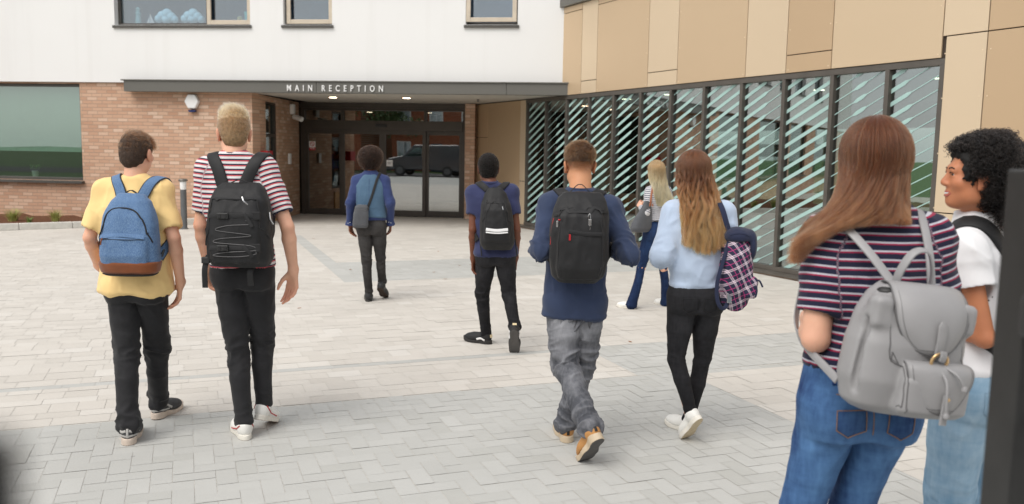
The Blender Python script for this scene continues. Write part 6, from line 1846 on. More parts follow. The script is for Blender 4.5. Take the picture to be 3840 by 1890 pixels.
    strap_on([W_, F], [(-1.535, 9.075, 1.030), (-1.50, 9.09, 1.12), (-1.465, 9.10, 1.24), (-1.442, 9.13, 1.33), (-1.43, 9.20, 1.375), (-1.44, 9.29, 1.32), (-1.52, 9.32, 1.15), (-1.63, 9.30, 1.02), (-1.665, 9.16, 1.0)], .026, .005, 'shoulder_strap', C['black_web'], b, .004, 44)
    mb = MB(); mb.box((-1.55, 9.035, 1.0), (-1.515, 9.06, 1.035)); mbp(mb, 'buckle', M['black'], b, bevel=.004)

# ---------------------------------------------------------------- person in blue polo
def make_polo():
    root = empty('person', (-.13, 7.05, 0), 0, 'person in blue polo shirt and black jeans with a small black backpack', 'person')
    s1, aL = build_shoe(S_RUN, (-.165, 7.215, 0), R(58), 0, 0, root)
    hp = foot_place((.034, 6.93), R(-2), R(60), .275)
    s2, aR = build_shoe(S_RUN, (hp[0], hp[1], .25 * math.sin(R(60))), R(-2), R(60), 0, root)
    hips = [(-.212, 7.05, .79), (-.060, 7.05, .79)]; knees = [(-.243, 7.14, .445), (-.020, 7.03, .475)]
    trousers(root, C['black_denim'], hips, knees, [aL, aR], [.090, .080, .058, .055, .046, .049], .92, .105, seed=9.0, knee=.007, ankle=.007, base=.003)
    neck = (-.190, 7.03, 1.385)
    hd = Head((-.206, 7.075, 1.502), R(6), 0, 0, .99)
    arms = [((-.322, 7.045, 1.300), (-.322, 6.995, 1.005), (-.320, 7.075, .758), (.08, .16, -.97), (.85, -.45, .1), (.4, .9, .1), .75, 1.0),
            ((-.015, 7.045, 1.310), (.034, 6.995, 1.005), (.030, 7.10, .768), (-.10, .20, -.96), (-.85, -.4, .1), (-.3, .9, .1), .7, 1.0)]
    body(root, hd, neck, 'deep', arms, hips, knees, [aL, aR], .97)
    secs = top_secs(neck, (-.130, 7.045, .82), 0, [(.806, .183, .124, 0, 0), (.95, .165, .112, 0, 0), (1.12, .168, .112, 0, 0), (1.22, .175, .11, 0, 0), (1.30, .150, .088, 0, 0), (1.35, .085, .068, 0, 0), (1.388, .062, .060, 0, 0)])
    A3 = [a[:3] for a in arms]
    F = garment(root, 'polo_shirt', C['polo_blue'], secs, 0, neck, A3, .58, arm_r=(.066, .062, .05), amp=.007, seed=11.0)
    ring((-.190, 7.035, 1.392), .060, .058, .014, 'collar', C['polo_blue'], root, (0, .006))
    Fh = cap(root, hd, HB['black'], .003, amp=.005, seedn=6)
    curls(root, hd, Fh, HC['black'], 3600, .014, .0036, 2.2, .0012, 9, K=12, test=lambda L, d: (L[:, 2] > -.055) & ~((d[:, 1] > .5) & (d[:, 2] < .35)))
    b = bag_root('backpack', (-.13, 6.86, .86), 'small black backpack with a white double stripe on the blue polo shirt', 'backpack')
    B = Solid(); bx, by = -.126, 6.852
    B.loft([(.862, bx + .008, by + .02, .112, .065), (.91, bx + .006, by, .136, .092), (1.08, bx, by, .136, .102), (1.22, bx - .008, by + .010, .117, .088), (1.315, bx - .014, by + .026, .080, .058), (1.352, bx - .016, by + .034, .048, .034)], 0, 2.8, .02)
    B.loft([(.93, bx + .006, by - .072, .098, .03), (1.0, bx + .004, by - .082, .102, .036), (1.18, bx - .004, by - .070, .088, .034), (1.235, bx - .008, by - .056, .066, .022)], 0, 3.0, .008)
    B.mesh('body', C['black_nylon'], b, .006, puff(.006, 12))
    yb = by - .16
    surf_line(B, [(bx - .10, yb, 1.06), (bx - .085, yb, 1.19), (bx - .04, yb, 1.245), (bx + .03, yb, 1.235), (bx + .07, yb, 1.17), (bx + .10, yb, 1.06)], .0035, 'pocket_zip', C['black_web'], b, 40, .003)
    surf_line(B, [(bx - .12, by - .08, 1.09), (bx - .11, yb, 1.24), (bx - .06, yb, 1.305), (bx + .03, yb, 1.30), (bx + .09, yb, 1.22), (bx + .125, by - .08, 1.08)], .0038, 'zip', C['black_web'], b, 48, .0025)
    surf_band(B, [(bx - .088, yb, 1.036), (bx + .005, yb, 1.028), (bx + .098, yb, 1.038)], .023, .002, 'print_band', C['white_print'], b, 28, .007)
    surf_band(B, [(bx - .088, yb, 1.013), (bx + .005, yb, 1.005), (bx + .098, yb, 1.015)], .011, .002, 'print_band', C['white_print'], b, 28, .007)
    cord([(bx + .045, by - .13, 1.215), (bx + .050, by - .137, 1.19)], .004, 'zip_pull', C['silver'], b, 6, 6)
    two_straps(F, b, C['black_nylon'], -.165, .045, .112, 6.935, 1.335, 7.03, 1.368, 7.155, .92, .165, .052, .010)
    loop_handle(b, (bx - .045, by + .05, 1.345), (bx + .015, by + .05, 1.345), .020, .016, C['black_web'])
    for x0, x1, z1 in ((-.135, -.120, .80), (.150, .168, .80)): cord([(bx + x0, by + .07, .94), (bx + (x0 + x1) / 2, by + .05, .87), (bx + x1, by + .05, z1)], .005, 'strap_tail', C['black_web'], b, 6, 12)

# ---------------------------------------------------------------- person in navy top, grey jeans
def make_navy():
    root = empty('person', (.36, 4.70, 0), 0, 'person in navy long sleeved top and grey jeans with a black backpack, mid stride', 'person')
    pt = R(46); hp = foot_place((.412, 4.47), R(18), pt, .275)
    s1, aL = build_shoe(S_TAN, (hp[0], hp[1], .25 * math.sin(pt)), R(20), pt, R(-6), root)
    s2, aR = build_shoe(S_TAN, (.338, 4.735, 0), R(8), 0, 0, root)
    hips = [(.284, 4.70, .815), (.424, 4.70, .815)]; knees = [(.308, 4.655, .475), (.414, 4.775, .470)]
    T = trousers(root, C['grey_denim'], hips, knees, [aL, aR], [.098, .090, .070, .067, .058, .056], .94, .108, seed=12.0, knee=.010, ankle=.010, base=.004, aw=.26, awl=.032, kw=.6, h=.006, kwl=.036, seatback=.03)
    for cx, tl in ((.300, .06), (.432, -.06)): jeans_pocket(T, root, cx, .700, 4.50, .105, .125, C['grey_denim'], tilt=tl, stitch=C['stitch_grey'])
    surf_line(T, [(.356, 4.5, .79), (.357, 4.5, .70), (.359, 4.5, .62)], .0016, 'seat_seam', C['stitch_grey'], root, 20)
    neck = (.366, 4.68, 1.445)
    hd = Head((.362, 4.725, 1.578), R(5), R(-3), 0, .98)
    arms = [((.206, 4.69, 1.358), (.152, 4.565, 1.128), (.232, 4.855, 1.135), (.25, .35, .30), (.7, -.5, .1), (0, .5, .9), 1.3, 1.0),
            ((.530, 4.69, 1.345), (.622, 4.555, 1.112), (.528, 4.850, 1.115), (-.25, .35, .30), (-.7, -.5, .1), (0, .5, .9), 1.3, 1.0)]
    body(root, hd, neck, 'tan', arms, hips, knees, [aL, aR], .98, nr=.060, stubble=lambda L: np.clip((L[:, 2] + .040) / .062, 0, 1) ** 1.5 * (L[:, 1] < .02 + .3 * np.clip(L[:, 2], 0, 1)) * ~((np.abs(L[:, 0]) > .0785)))
    secs = top_secs(neck, (.345, 4.695, .80), 0, [(.748, .180, .124, -.004, 0), (.85, .170, .118, 0, 0), (1.0, .162, .112, 0, 0), (1.12, .166, .112, 0, 0), (1.25, .182, .118, 0, 0), (1.34, .160, .095, 0, 0), (1.40, .095, .072, 0, 0), (1.448, .066, .062, 0, 0)])
    A3 = [a[:3] for a in arms]
    F = garment(root, 'long_sleeved_top', C['navy_jersey'], secs, 0, neck, A3, 1.88, arm_r=(.066, .057, .042), amp=.016, seed=13.0, fold_el=.013)
    ring((.366, 4.685, 1.450), .064, .062, .008, 'neckband', C['navy_jersey'], root)
    Fh = cap(root, hd, HB['chestnut'], -.001, amp=.001, seedn=7, nape=False, extra=lambda F_, h_: F_.ell(h_.w((0, -.006, .066)), np.array([.0745, .094, .060]), .03, 'u', h_.R))
    Fh.cut(tuple(hd.w((0, 0, .030))), tuple(hd.R @ np.array([0, .12, -1])))
    # rebuild the cap with the straight fade line
    for o in [c for c in root.children if c.name.startswith('hair')]: bpy.data.objects.remove(o)
    Fh.mesh('hair', HB['chestnut'], root, .005, lambda V, N: .003 * (ridge(V, 45, 3) + ridge(V, 95, 5) - 1))
    flow = lambda L: np.stack([-.5 + 3 * L[:, 0], .5 - .8 * (L[:, 1] < -.03), -.35 - 1.0 * (L[:, 2] < .09)], 1)
    short_hair(root, hd, Fh, HC['chestnut'], 5000, lambda L, g: np.clip(.010 + .22 * (L[:, 2] - .01), .008, .030) * g.uniform(.7, 1.1, len(L)), flow, .00055, 7, lift=.35, clump=.55, test=lambda L, d: L[:, 2] > .024)
    Fs = Solid(); hd.add(Fs, neck, .060)
    short_hair(root, hd, Fs, HC['chestnut'], 9000, lambda L, g: np.clip(.0025 + .07 * (L[:, 2] + .03), .002, .007) * g.uniform(.6, 1.1, len(L)), lambda L: np.stack([0 * L[:, 0], -.2 + 0 * L[:, 0], -1 + 0 * L[:, 0]], 1), (.00038), 8, lift=.45, clump=.2, test=lambda L, d: (L[:, 2] < .05) & (L[:, 2] > -.035) & ((L[:, 1] < -.015) | (L[:, 2] > .0)) & (L[:, 1] < .03) & (np.random.default_rng(2).random(len(L)) < np.clip((L[:, 2] + .040) / .062, 0, 1) ** 1.3), name='fade_strands', K=3)
    b = bag_root('backpack', (.352, 4.49, .96), 'black backpack with red trimmed zips on the navy top', 'backpack')
    B = Solid(); bx, by = .350, 4.482
    B.loft([(.965, bx - .004, by + .02, .095, .055), (1.0, bx - .004, by + .004, .136, .085), (1.10, bx - .002, by, .154, .105), (1.25, bx, by, .152, .110), (1.35, bx + .006, by + .014, .142, .098), (1.41, bx + .010, by + .034, .122, .070), (1.438, bx + .012, by + .045, .095, .045)], 0, 2.9, .02)
    B.loft([(1.0, bx, by - .065, .105, .03), (1.05, bx, by - .088, .118, .034), (1.20, bx, by - .092, .117, .034), (1.325, bx + .002, by - .078, .112, .03), (1.35, bx + .002, by - .062, .10, .02)], 0, 3.6, .010)
    B.mesh('body', C['black_nylon'], b, .006, puff(.007, 14))
    yb = by - .16
    surf_band(B, [(bx - .150, by - .06, 1.325), (bx - .10, yb, 1.378), (bx, yb, 1.392), (bx + .10, yb, 1.378), (bx + .152, by - .05, 1.345)], .018, .004, 'lid_flap', C['black_nylon'], b, 40, .002)
    surf_line(B, [(bx - .148, by - .06, 1.318), (bx - .10, yb, 1.368), (bx, yb, 1.382), (bx + .10, yb, 1.368), (bx + .150, by - .05, 1.336)], .0030, 'zip', C['black_web'], b, 48, .0025)
    surf_band(B, [(bx - .062, yb, 1.252), (bx + .03, yb, 1.240), (bx + .118, yb, 1.240)], .022, .004, 'pocket_flap', C['black_nylon'], b, 20, .003)
    for s in (-1, 1): surf_line(B, [(bx + s * .098, yb, 1.34), (bx + s * .122, yb, 1.20), (bx + s * .118, yb, 1.06), (bx + s * .10, yb, 1.0)], .0030, 'panel_seam', C['black_web'], b)
    surf_line(B, [(bx - .146, by - .05, 1.31), (bx - .153, by - .055, 1.24), (bx - .153, by - .05, 1.17)], .0035, 'red_zip', C['red_trim'], b)
    surf_line(B, [(bx - .138, by - .1, 1.305), (bx - .112, yb, 1.312)], .0035, 'red_zip', C['red_trim'], b, 10, .003)
    for px, pz, mt in ((-.058, 1.225, C['red_trim']), (-.142, 1.295, C['silver'])):
        P, N_ = B.project(np.array([(bx + px, yb, pz)]), .006); c = P[0]; mb = MB(); mb.box((c[0] - .005, c[1] - .003, c[2] - .02), (c[0] + .005, c[1] + .003, c[2] + .012)); mbp(mb, 'zip_pull', mt, b, bevel=.002)
    P, N_ = B.project(np.array([(bx + .045, yb, 1.300)]), .007); c = P[0]
    mb = MB(); mb.box((c[0] - .008, c[1] - .003, c[2] - .016), (c[0] + .008, c[1] + .003, c[2] + .016)); tg = mbp(mb, 'tag', C['silver'], b, bevel=.002)
    cord([c + vv(-.004, 0, .016), c + vv(-.008, .002, .034), c + vv(.0, .003, .044), c + vv(.004, .001, .016)], .0014, 'tag_cord', C['silver'], tg, 5, 16)
    cord([c + vv(0, 0, -.016), c + vv(.003, -.002, -.03), c + vv(-.003, 0, -.042)], .0018, 'tag_cord', C['silver'], tg, 5, 10)
    two_straps(F, b, C['black_nylon'], .364, .085, .118, 4.585, 1.425, 4.68, 1.438, 4.81, 1.05, .165, .055, .012)
    loop_handle(b, (bx - .055, by + .055, 1.432), (bx + .06, by + .055, 1.432), .045, .018, C['black_web'])

# ---------------------------------------------------------------- far blonde person with tote
def make_blonde():
    root = empty('person', (1.50, 9.0, 0), 0, 'blonde person far off in blue and white striped top and flared jeans', 'person')
    s1, aL = build_shoe(S_PUMP, (1.318, 9.0, 0), R(48), 0, 0, root)
    s2, aR = build_shoe(S_PUMP, (1.712, 9.2, 0), R(30), 0, 0, root)
    hips = [(1.452, 8.975, .815), (1.562, 9.045, .815)]; knees = [(1.372, 9.03, .445), (1.622, 9.11, .425)]
    aL2, aR2 = aL + vv(0, -.005, -.02), aR + vv(0, -.005, -.02)
    trousers(root, C['dark_denim'], hips, knees, [aL2, aR2], [.082, .072, .047, .048, .060, .064], .965, .095, seed=15.0, knee=.003, ankle=.003, base=.002, seat=.082, yaw=R(28))
    neck = (1.518, 9.0, 1.330)
    hd = Head((1.490, 9.035, 1.462), R(26), 0, 0, .94)
    arms = [((1.425, 8.955, 1.252), (1.374, 8.870, 1.035), (1.352, 9.07, 1.085), (-.1, .6, .25), (.8, .2, -.4), (0, .2, .9), 1.1, .95),
            ((1.612, 9.050, 1.252), (1.70, 9.09, 1.01), (1.68, 9.22, .80), (0, .3, -.95), (-.8, -.3, 0), (-.3, .9, 0), .6, .95)]
    body(root, hd, neck, 'fair', arms, hips, knees, [aL, aR], .92, True, h=.006, nr=.048)
    secs = top_secs(neck, (1.515, 9.0, .86), R(28), [(.952, .140, .098, 0, 0), (1.03, .122, .090, 0, 0), (1.16, .142, .102, 0, 0), (1.22, .142, .092, 0, 0), (1.275, .100, .07, 0, 0), (1.335, .055, .054, 0, 0)])
    A3 = [a[:3] for a in arms]
    F = garment(root, 'striped_top', C['stripe_breton'], secs, R(28), neck, A3, 1.92, arm_r=(.052, .044, .032), amp=.004, seed=16.0, trap=.045, fold_el=.003)
    mb = MB(); mb.box((1.50, 8.885, .945), (1.56, 8.895, .972)); 
    ring((1.507, 9.008, .957), .128, .098, .014, 'belt', C['belt'], root)
    hm = hairmat_tip('light_blonde_hair', (.42, .245, .11), (.62, .40, .19), (.80, .55, .28), .2, .6, .35)
    Fh = cap(root, hd, plain('blonde_hair_base', (.30, .20, .10), .8, var=.2, nscale=60), .014, amp=.003, seedn=8)
    q0 = vv(1.515, 8.93, 0)
    long_hair(root, hd, F, hm, 3200, lambda th, u, g: np.stack([1.51 + .085 * np.sin(th) + .02 * (g.random(len(th)) - .5), 8.92 - .03 * np.cos(th) - .03 * u, 1.29 + 0 * th], 1),
              lambda th, u, g: np.stack([1.575 + .070 * np.sin(th) + .05 * (g.random(len(th)) - .5), 8.865 - .02 * u + .04 * np.abs(np.sin(th)), 1.115 + .10 * g.random(len(th)) ** 2 - .035 * np.cos(th)], 1), .0011, 21, .014, 2.6, amax=118, layer=.022)
    b = bag_root('tote_bag', (1.345, 8.86, .84), 'soft grey tote bag with brown strap on the arm of the far blonde person', 'bag')
    B = Solid(); B.loft([(.842, 1.325, 8.875, .105, .045), (.88, 1.330, 8.875, .118, .062), (.99, 1.350, 8.875, .092, .052), (1.09, 1.380, 8.880, .055, .032), (1.155, 1.395, 8.885, .030, .014)], R(30), 2.8, .02)
    B.mesh('body', C['grey_bag'], b, .006, puff(.010, 15, (10, 10, 6)))
    P = catmull([(1.420, 8.86, 1.11), (1.425, 8.875, 1.20), (1.448, 8.93, 1.315), (1.452, 9.0, 1.30), (1.42, 8.985, 1.2), (1.385, 8.93, 1.13)], 26)
    mbp(ribbon(P, F.project(P, 0, 1)[1], .020, .004), 'shoulder_strap', C['tan_strap'], b, True)
    for dx in (-.012, .02): cord([(1.42 + dx, 8.845, 1.135), (1.42 + dx, 8.84, 1.105)], .006, 'strap_tab', C['tan_strap'], b)

# ---------------------------------------------------------------- person in pale blue sweater
def make_sweater():
    root = empty('person', (1.05, 4.82, 0), 0, 'person with long wavy hair in pale blue sweater and black jeans', 'person')
    pt = R(48); sz = .88; hp = foot_place((1.025, 4.86), R(20), pt, .275 * sz)
    s1, aL = build_shoe(S_GIRL, (hp[0], hp[1], .25 * sz * math.sin(pt)), R(20), pt, R(-8), root)
    s2, aR = build_shoe(S_GIRL, (1.092, 4.93, 0), R(30), 0, 0, root)
    hips = [(.975, 4.82, .835), (1.115, 4.82, .835)]; knees = [(.946, 4.80, .485), (1.116, 4.885, .462)]
    T = trousers(root, C['black_denim'], hips, knees, [aL + vv(0, -.002, .01), aR], [.090, .076, .050, .050, .036, .036], .955, .105, seed=18.0, knee=.004, ankle=.003, base=.0018, seat=.090, h=.007)
    jeans_pocket(T, root, .985, .800, 4.62, .110, .125, C['black_denim'], tilt=.03, stitch=C['black_web']); jeans_pocket(T, root, 1.115, .800, 4.62, .105, .125, C['black_denim'], tilt=-.03, stitch=C['black_web'])
    neck = (1.040, 4.81, 1.408)
    hd = Head((1.008, 4.855, 1.552), R(16), 0, 0, .97)
    arms = [((.898, 4.81, 1.320), (.838, 4.735, 1.085), (.962, 4.985, 1.055), (.5, .5, .1), (.5, -.6, .2), (0, .3, .9), .9, 1.0),
            ((1.180, 4.81, 1.320), (1.242, 4.76, 1.085), (1.185, 4.98, 1.03), (-.4, .5, .1), (-.5, -.6, .2), (0, .3, .9), .9, 1.0)]
    body(root, hd, neck, 'fair', arms, hips, knees, [aL, aR], .98, True, nr=.048)
    secs = top_secs(neck, (1.048, 4.815, .86), 0, [(.918, .146, .106, 0, 0), (.965, .150, .110, 0, 0), (1.0, .160, .118, 0, 0), (1.12, .162, .120, 0, 0), (1.22, .166, .118, 0, 0), (1.30, .148, .095, 0, 0), (1.36, .092, .070, 0, 0), (1.412, .056, .055, 0, 0)])
    A3 = [a[:3] for a in arms]
    F = garment(root, 'sweater', C['sweater'], secs, 0, neck, A3, 1.92, arm_r=(.066, .062, .042), amp=.012, seed=19.0, fold_el=.009)
    mb = MB(); n_ = 96                                   # ribbed hem
    for i in range(n_):
        a = 2 * math.pi * i / n_; rr = 1.018 + (.008 if i % 2 else 0)
        for z, k in ((.912, .95), (.920, 1.0), (.958, 1.0), (.966, .985)): mb.v.append((1.0465 + .147 * rr * k * abs(math.cos(a)) ** .87 * (1 if math.cos(a) > 0 else -1), 4.8150 + .108 * rr * k * abs(math.sin(a)) ** .87 * (1 if math.sin(a) > 0 else -1), z))
    for i in range(n_):
        for k in range(3): mb.f.append((i * 4 + k, ((i + 1) % n_) * 4 + k, ((i + 1) % n_) * 4 + k + 1, i * 4 + k + 1)); mb.m.append(0)
    mbp(mb, 'ribbed_hem', C['sweater'], root, True)
    hm = hairmat_tip('honey_brown_hair', (.100, .038, .017), (.30, .100, .034), (.64, .29, .115), .22, .75, .32)
    Fh = cap(root, hd, plain('honey_hair_base', (.085, .045, .022), .8, var=.3, nscale=60), .012, amp=.003, seedn=9)
    long_hair(root, hd, F, hm, 7500, lambda th, u, g: np.stack([1.045 + .120 * np.sin(th * .9) + .015 * (g.random(len(th)) - .5), 4.715 - .012 * np.cos(th) - .025 * u + .06 * np.abs(np.sin(th)) ** 3, 1.385 + 0 * th], 1),
              lambda th, u, g: np.stack([1.055 + .078 * np.sin(th * .9) + .025 * (g.random(len(th)) - .5), 4.675 - .015 * u + .02 * np.abs(np.sin(th)), 1.085 + .13 * g.random(len(th)) ** 2.5 + .05 * np.abs(np.sin(th)) ** 2], 1), .00075, 22, .026, 2.9, amax=118, layer=.026, clumpn=30)
    b = bag_root('backpack', (1.225, 4.70, .80), 'navy and pink plaid backpack slung on the right shoulder of the pale sweater', 'backpack')
    B = Solid(); bx, by = 1.232, 4.700
    B.loft([(.800, bx + .005, by, .034, .04), (.835, bx + .002, by, .062, .065), (.93, bx - .002, by, .082, .095), (1.05, bx, by, .084, .10), (1.16, bx + .004, by, .074, .085), (1.225, bx + .004, by, .056, .06)], R(12), 2.6, .02)
    B.rbox((bx + .070, by - .045, .93), (.032, .05, .055), .02, .012)
    B.mesh('body', C['plaid'], b, .006, puff(.012, 18, (12, 12, 9)))
    Fl = Solid(); Fl.ell((bx + .006, by - .005, 1.205), (.078, .09, .052), .03); Fl.ell((bx + .078, by - .01, 1.155), (.026, .075, .085), .03); Fl.ell((bx + .01, by, 1.165), (.07, .085, .06), .01, 's')
    Fl.mesh('flap', C['navy_web'], b, .006, puff(.004, 3))
    surf_band(Fl, [(bx - .05, by - .06, 1.215), (bx, by - .085, 1.23), (bx + .05, by - .08, 1.215)], .016, .004, 'flap_band', C['navy_web'], b, 16)
    P = catmull([(bx - .040, by - .012, 1.215), (bx - .060, by - .004, 1.275), (1.150, 4.72, 1.355), (1.140, 4.80, 1.392), (1.145, 4.90, 1.35), (1.16, 4.93, 1.2), (1.20, 4.90, 1.02), (bx, by + .08, .9)], 44)
    P = F.pushout(P, .006); P[1:-1] = (P[:-2] + 2 * P[1:-1] + P[2:]) / 4; g = F.grad(P); g /= np.maximum(np.linalg.norm(g, axis=1), 1e-6)[:, None]
    mbp(ribbon(P, g, .030, .006), 'shoulder_strap', C['navy_web'], b, True)
    P = catmull([(bx - .040, by - .03, 1.205), (bx - .075, by - .06, 1.10), (bx - .112, by - .075, .96), (bx - .108, by - .08, .86), (bx - .080, by - .08, .815), (bx - .050, by - .06, .835), (bx - .045, by - .04, .88)], 34)
    mbp(ribbon(P, np.broadcast_to(vv(-.45, -.9, 0), P.shape).copy(), .022, .004), 'loose_strap', C['navy_web'], b, True)
    mb = MB(); mb.box((bx - .056, by - .078, .845), (bx - .030, by - .070, .90)); mbp(mb, 'strap_slider', C['silver'], b, bevel=.003)
    cord([(bx + .095, by - .08, .965), (bx + .108, by - .10, .975), (bx + .128, by - .10, .94)], .005, 'zip_pull', C['navy_web'], b, 6, 10); cord([(bx + .092, by - .085, .96), (bx + .098, by - .10, .92), (bx + .092, by - .10, .885)], .005, 'zip_pull', C['navy_web'], b, 6, 10)

# ---------------------------------------------------------------- near brown-haired person with grey leather backpack
def make_brownhair():
    root = empty('person', (1.04, 2.50, 0), 0, 'near person with long brown hair in navy striped t-shirt and blue jeans', 'person')
    s1, aL = build_shoe(S_GIRL, (.875, 2.47, 0), R(8), 0, 0, root)
    s2, aR = build_shoe(S_GIRL, (1.045, 2.50, 0), R(-8), 0, 0, root)
    hips = [(.960, 2.50, .900), (1.118, 2.50, .895)]; knees = [(.885, 2.53, .500), (1.056, 2.575, .500)]
    T = trousers(root, C['blue_denim'], hips, knees, [aL, aR], [.095, .073, .064, .060, .046, .047], 1.085, .112, seed=20.0, knee=.005, ankle=.005, base=.0018, seat=.089, h=.006, kw=.2, wid=.176)
    jeans_pocket(T, root, .962, .890, 2.28, .118, .128, C['blue_denim'], tilt=.02, stitch=C['stitch']); jeans_pocket(T, root, 1.128, .885, 2.28, .115, .128, C['blue_denim'], tilt=-.05, stitch=C['stitch'])
    surf_line(T, [(.90, 2.30, 1.012), (1.035, 2.28, .992), (1.17, 2.32, 1.01)], .0012, 'yoke_stitching', C['stitch'], root, 36, .001)
    surf_line(T, [(1.036, 2.3, .99), (1.037, 2.3, .92), (1.038, 2.3, .84)], .0012, 'seat_stitching', C['stitch'], root, 24, .001)
    for x in (.90, 1.0, 1.1): surf_band(T, [(x, 2.33, 1.075), (x, 2.33, 1.03)], .012, .003, 'belt_loop', C['blue_denim'], root, 8)
    neck = (1.074, 2.49, 1.505)
    hd = Head((1.047, 2.53, 1.642), R(4), R(2), 0, 1.0)
    arms = [((.916, 2.49, 1.418), (.884, 2.445, 1.125), (.955, 2.70, 1.135), (.4, .5, .2), (.6, -.5, 0), (0, .3, .9), .9, 1.0),
            ((1.212, 2.49, 1.415), (1.285, 2.50, 1.125), (1.20, 2.74, 1.13), (-.4, .5, .2), (-.6, -.5, 0), (0, .3, .9), .9, 1.0)]
    body(root, hd, neck, 'fair', arms, hips, knees, [aL, aR], 1.34, True, nr=.050)
    secs = top_secs(neck, (1.020, 2.495, .90), 0, [(1.045, .158, .118, .030, 0), (1.15, .150, .112, .030, 0), (1.28, .163, .116, .012, 0), (1.37, .168, .105, 0, 0), (1.44, .128, .080, 0, 0), (1.48, .080, .064, 0, 0), (1.512, .064, .060, 0, 0)])
    A3 = [a[:3] for a in arms]
    F = garment(root, 't_shirt', C['stripe_navy'], secs, 0, neck, A3, .74, arm_r=(.068, .064, .05), amp=.011, seed=21.0, h=.006, trap=.05)
    ring((1.074, 2.492, 1.510), .060, .058, .007, 'neckband', C['navy_jersey'], root)
    hm = hairmat_tip('brown_straight_hair', (.080, .027, .012), (.095, .034, .015), (.24, .102, .045), .1, .9, .36)
    Fh = cap(root, hd, plain('brown_long_base', (.07, .032, .017), .8, var=.3, nscale=60), .012, amp=.002, seedn=10)
    def mid(th, u, g): 
        s = np.sin(th); return np.stack([1.030 + .080 * s - .035 * (s < 0) * -s + .012 * (g.random(len(th)) - .5), 2.395 - .02 * np.cos(th) - .02 * u + .05 * np.abs(s) ** 3, 1.500 + .015 * s], 1)
    def end(th, u, g):
        s = np.sin(th); q = np.clip((.72 - s) / 1.5, 0, 1)                 # the right-hand locks stay short, the rest sweep over the left shoulder
        return np.stack([1.085 - .285 * q ** .75 + .045 * (g.random(len(th)) - .5), 2.385 + .03 * q - .02 * u + .04 * (q > .8) * g.random(len(th)), 1.470 - .02 * q - .125 * q ** 3 * g.random(len(th)) ** .6 + .02 * (g.random(len(th)) - .5)], 1)
    long_hair(root, hd, F, hm, 11000, mid, end, .00055, 23, .006, 1.6, amax=116, layer=.020, clumpn=22, K=28, fly=.003)
    def mid2(th, u, g): return np.stack([.905 - .02 * u, 2.425 + .02 * u, 1.475 + 0 * th], 1)
    def end2(th, u, g): return np.stack([.862 - .03 * u + .03 * g.random(len(th)), 2.49 + .05 * g.random(len(th)), 1.345 + .06 * g.random(len(th)) ** 2], 1)
    long_hair(root, hd, F, hm, 1800, mid2, end2, .00055, 25, .006, 1.6, amax=60, layer=.030, clumpn=10, K=30, fly=.004, name='side_lock_strands', emin=20)
    # bag: modelled upright round its own base, then leaned and turned as it hangs
    L0 = Vector((1.041, 2.270, .966))
    b = bag_root('backpack', tuple(L0), 'grey leather backpack with ring clasp on the near striped t-shirt', 'backpack')
    RM = Matrix.Rotation(R(10), 4, 'Z') @ Matrix.Rotation(R(6.5), 4, 'Y')
    Ri = np.array(RM.to_3x3().inverted())
    def q(u, v, z): return (L0.x + u, L0.y + v, L0.z + z)
    def loc(P): return (np.asarray(P, float) - np.array(L0)) @ Ri.T + np.array(L0)         # place -> bag frame
    B = Solid(); X, Y = L0.x, L0.y
    B.loft([(L0.z + z, X + cx, Y + cy, w_, d_) for z, cx, cy, w_, d_ in ((0, 0, .01, .112, .055), (.02, 0, .005, .142, .078), (.09, 0, 0, .158, .090), (.19, 0, 0, .152, .086), (.265, .004, .004, .138, .072), (.315, .008, .012, .118, .052), (.338, .010, .016, .098, .036))], 0, 3.0, .02)
    B.loft([(L0.z + z, X + .036, Y + cy, w_, d_) for z, cy, w_, d_ in ((.012, -.078, .088, .030), (.03, -.090, .100, .040), (.11, -.092, .098, .038), (.150, -.082, .092, .024))], 0, 3.2, .008)
    for s in (-1, 1):                                                 # upright folded corners of the mouth
        B.rbox(q(s * .122 + .004, -.040, .272), (.020, .026, .036), .010, .02)
        B.cone(q(s * .148, -.030, .06), q(s * .132, -.030, .25), .010, .008, .012, 's')
    B.cone(q(-.088, -.105, .02), q(-.100, -.100, .25), .007, .006, .010, 's')
    B.cone(q(.135, -.095, .03), q(.128, -.090, .25), .006, .005, .010, 's')
    B.mesh('body', C['grey_leather'], b, .0045, lambda V, N: .010 * (ridge(V, (9, 9, 5), 20) ** 2 - .3) + .006 * np.clip((V[:, 2] - L0.z - .22) / .09, 0, 1) * (ridge(V, (26, 26, 7), 4) - .5))
    for pts in (((-.092, -.12, .015), (-.108, -.12, .11), (-.104, -.12, .20), (-.094, -.12, .27)), ((-.05, -.14, .012), (-.058, -.14, .06), (-.062, -.14, .12), (-.055, -.14, .148)), ((.140, -.10, .05), (.140, -.10, .15), (.128, -.10, .27))):
        surf_line(B, [q(*p) for p in pts], .0017, 'edge_piping', C['grey_leather_edge'], b, 36, .0004)
    Mo = Solid(); Mo.ell(q(-.055, -.005, .322), (.055, .030, .018), .01); Mo.mesh('mouth_shade', M['black'], b, .005)  # black lump in place of the shade inside the open mouth
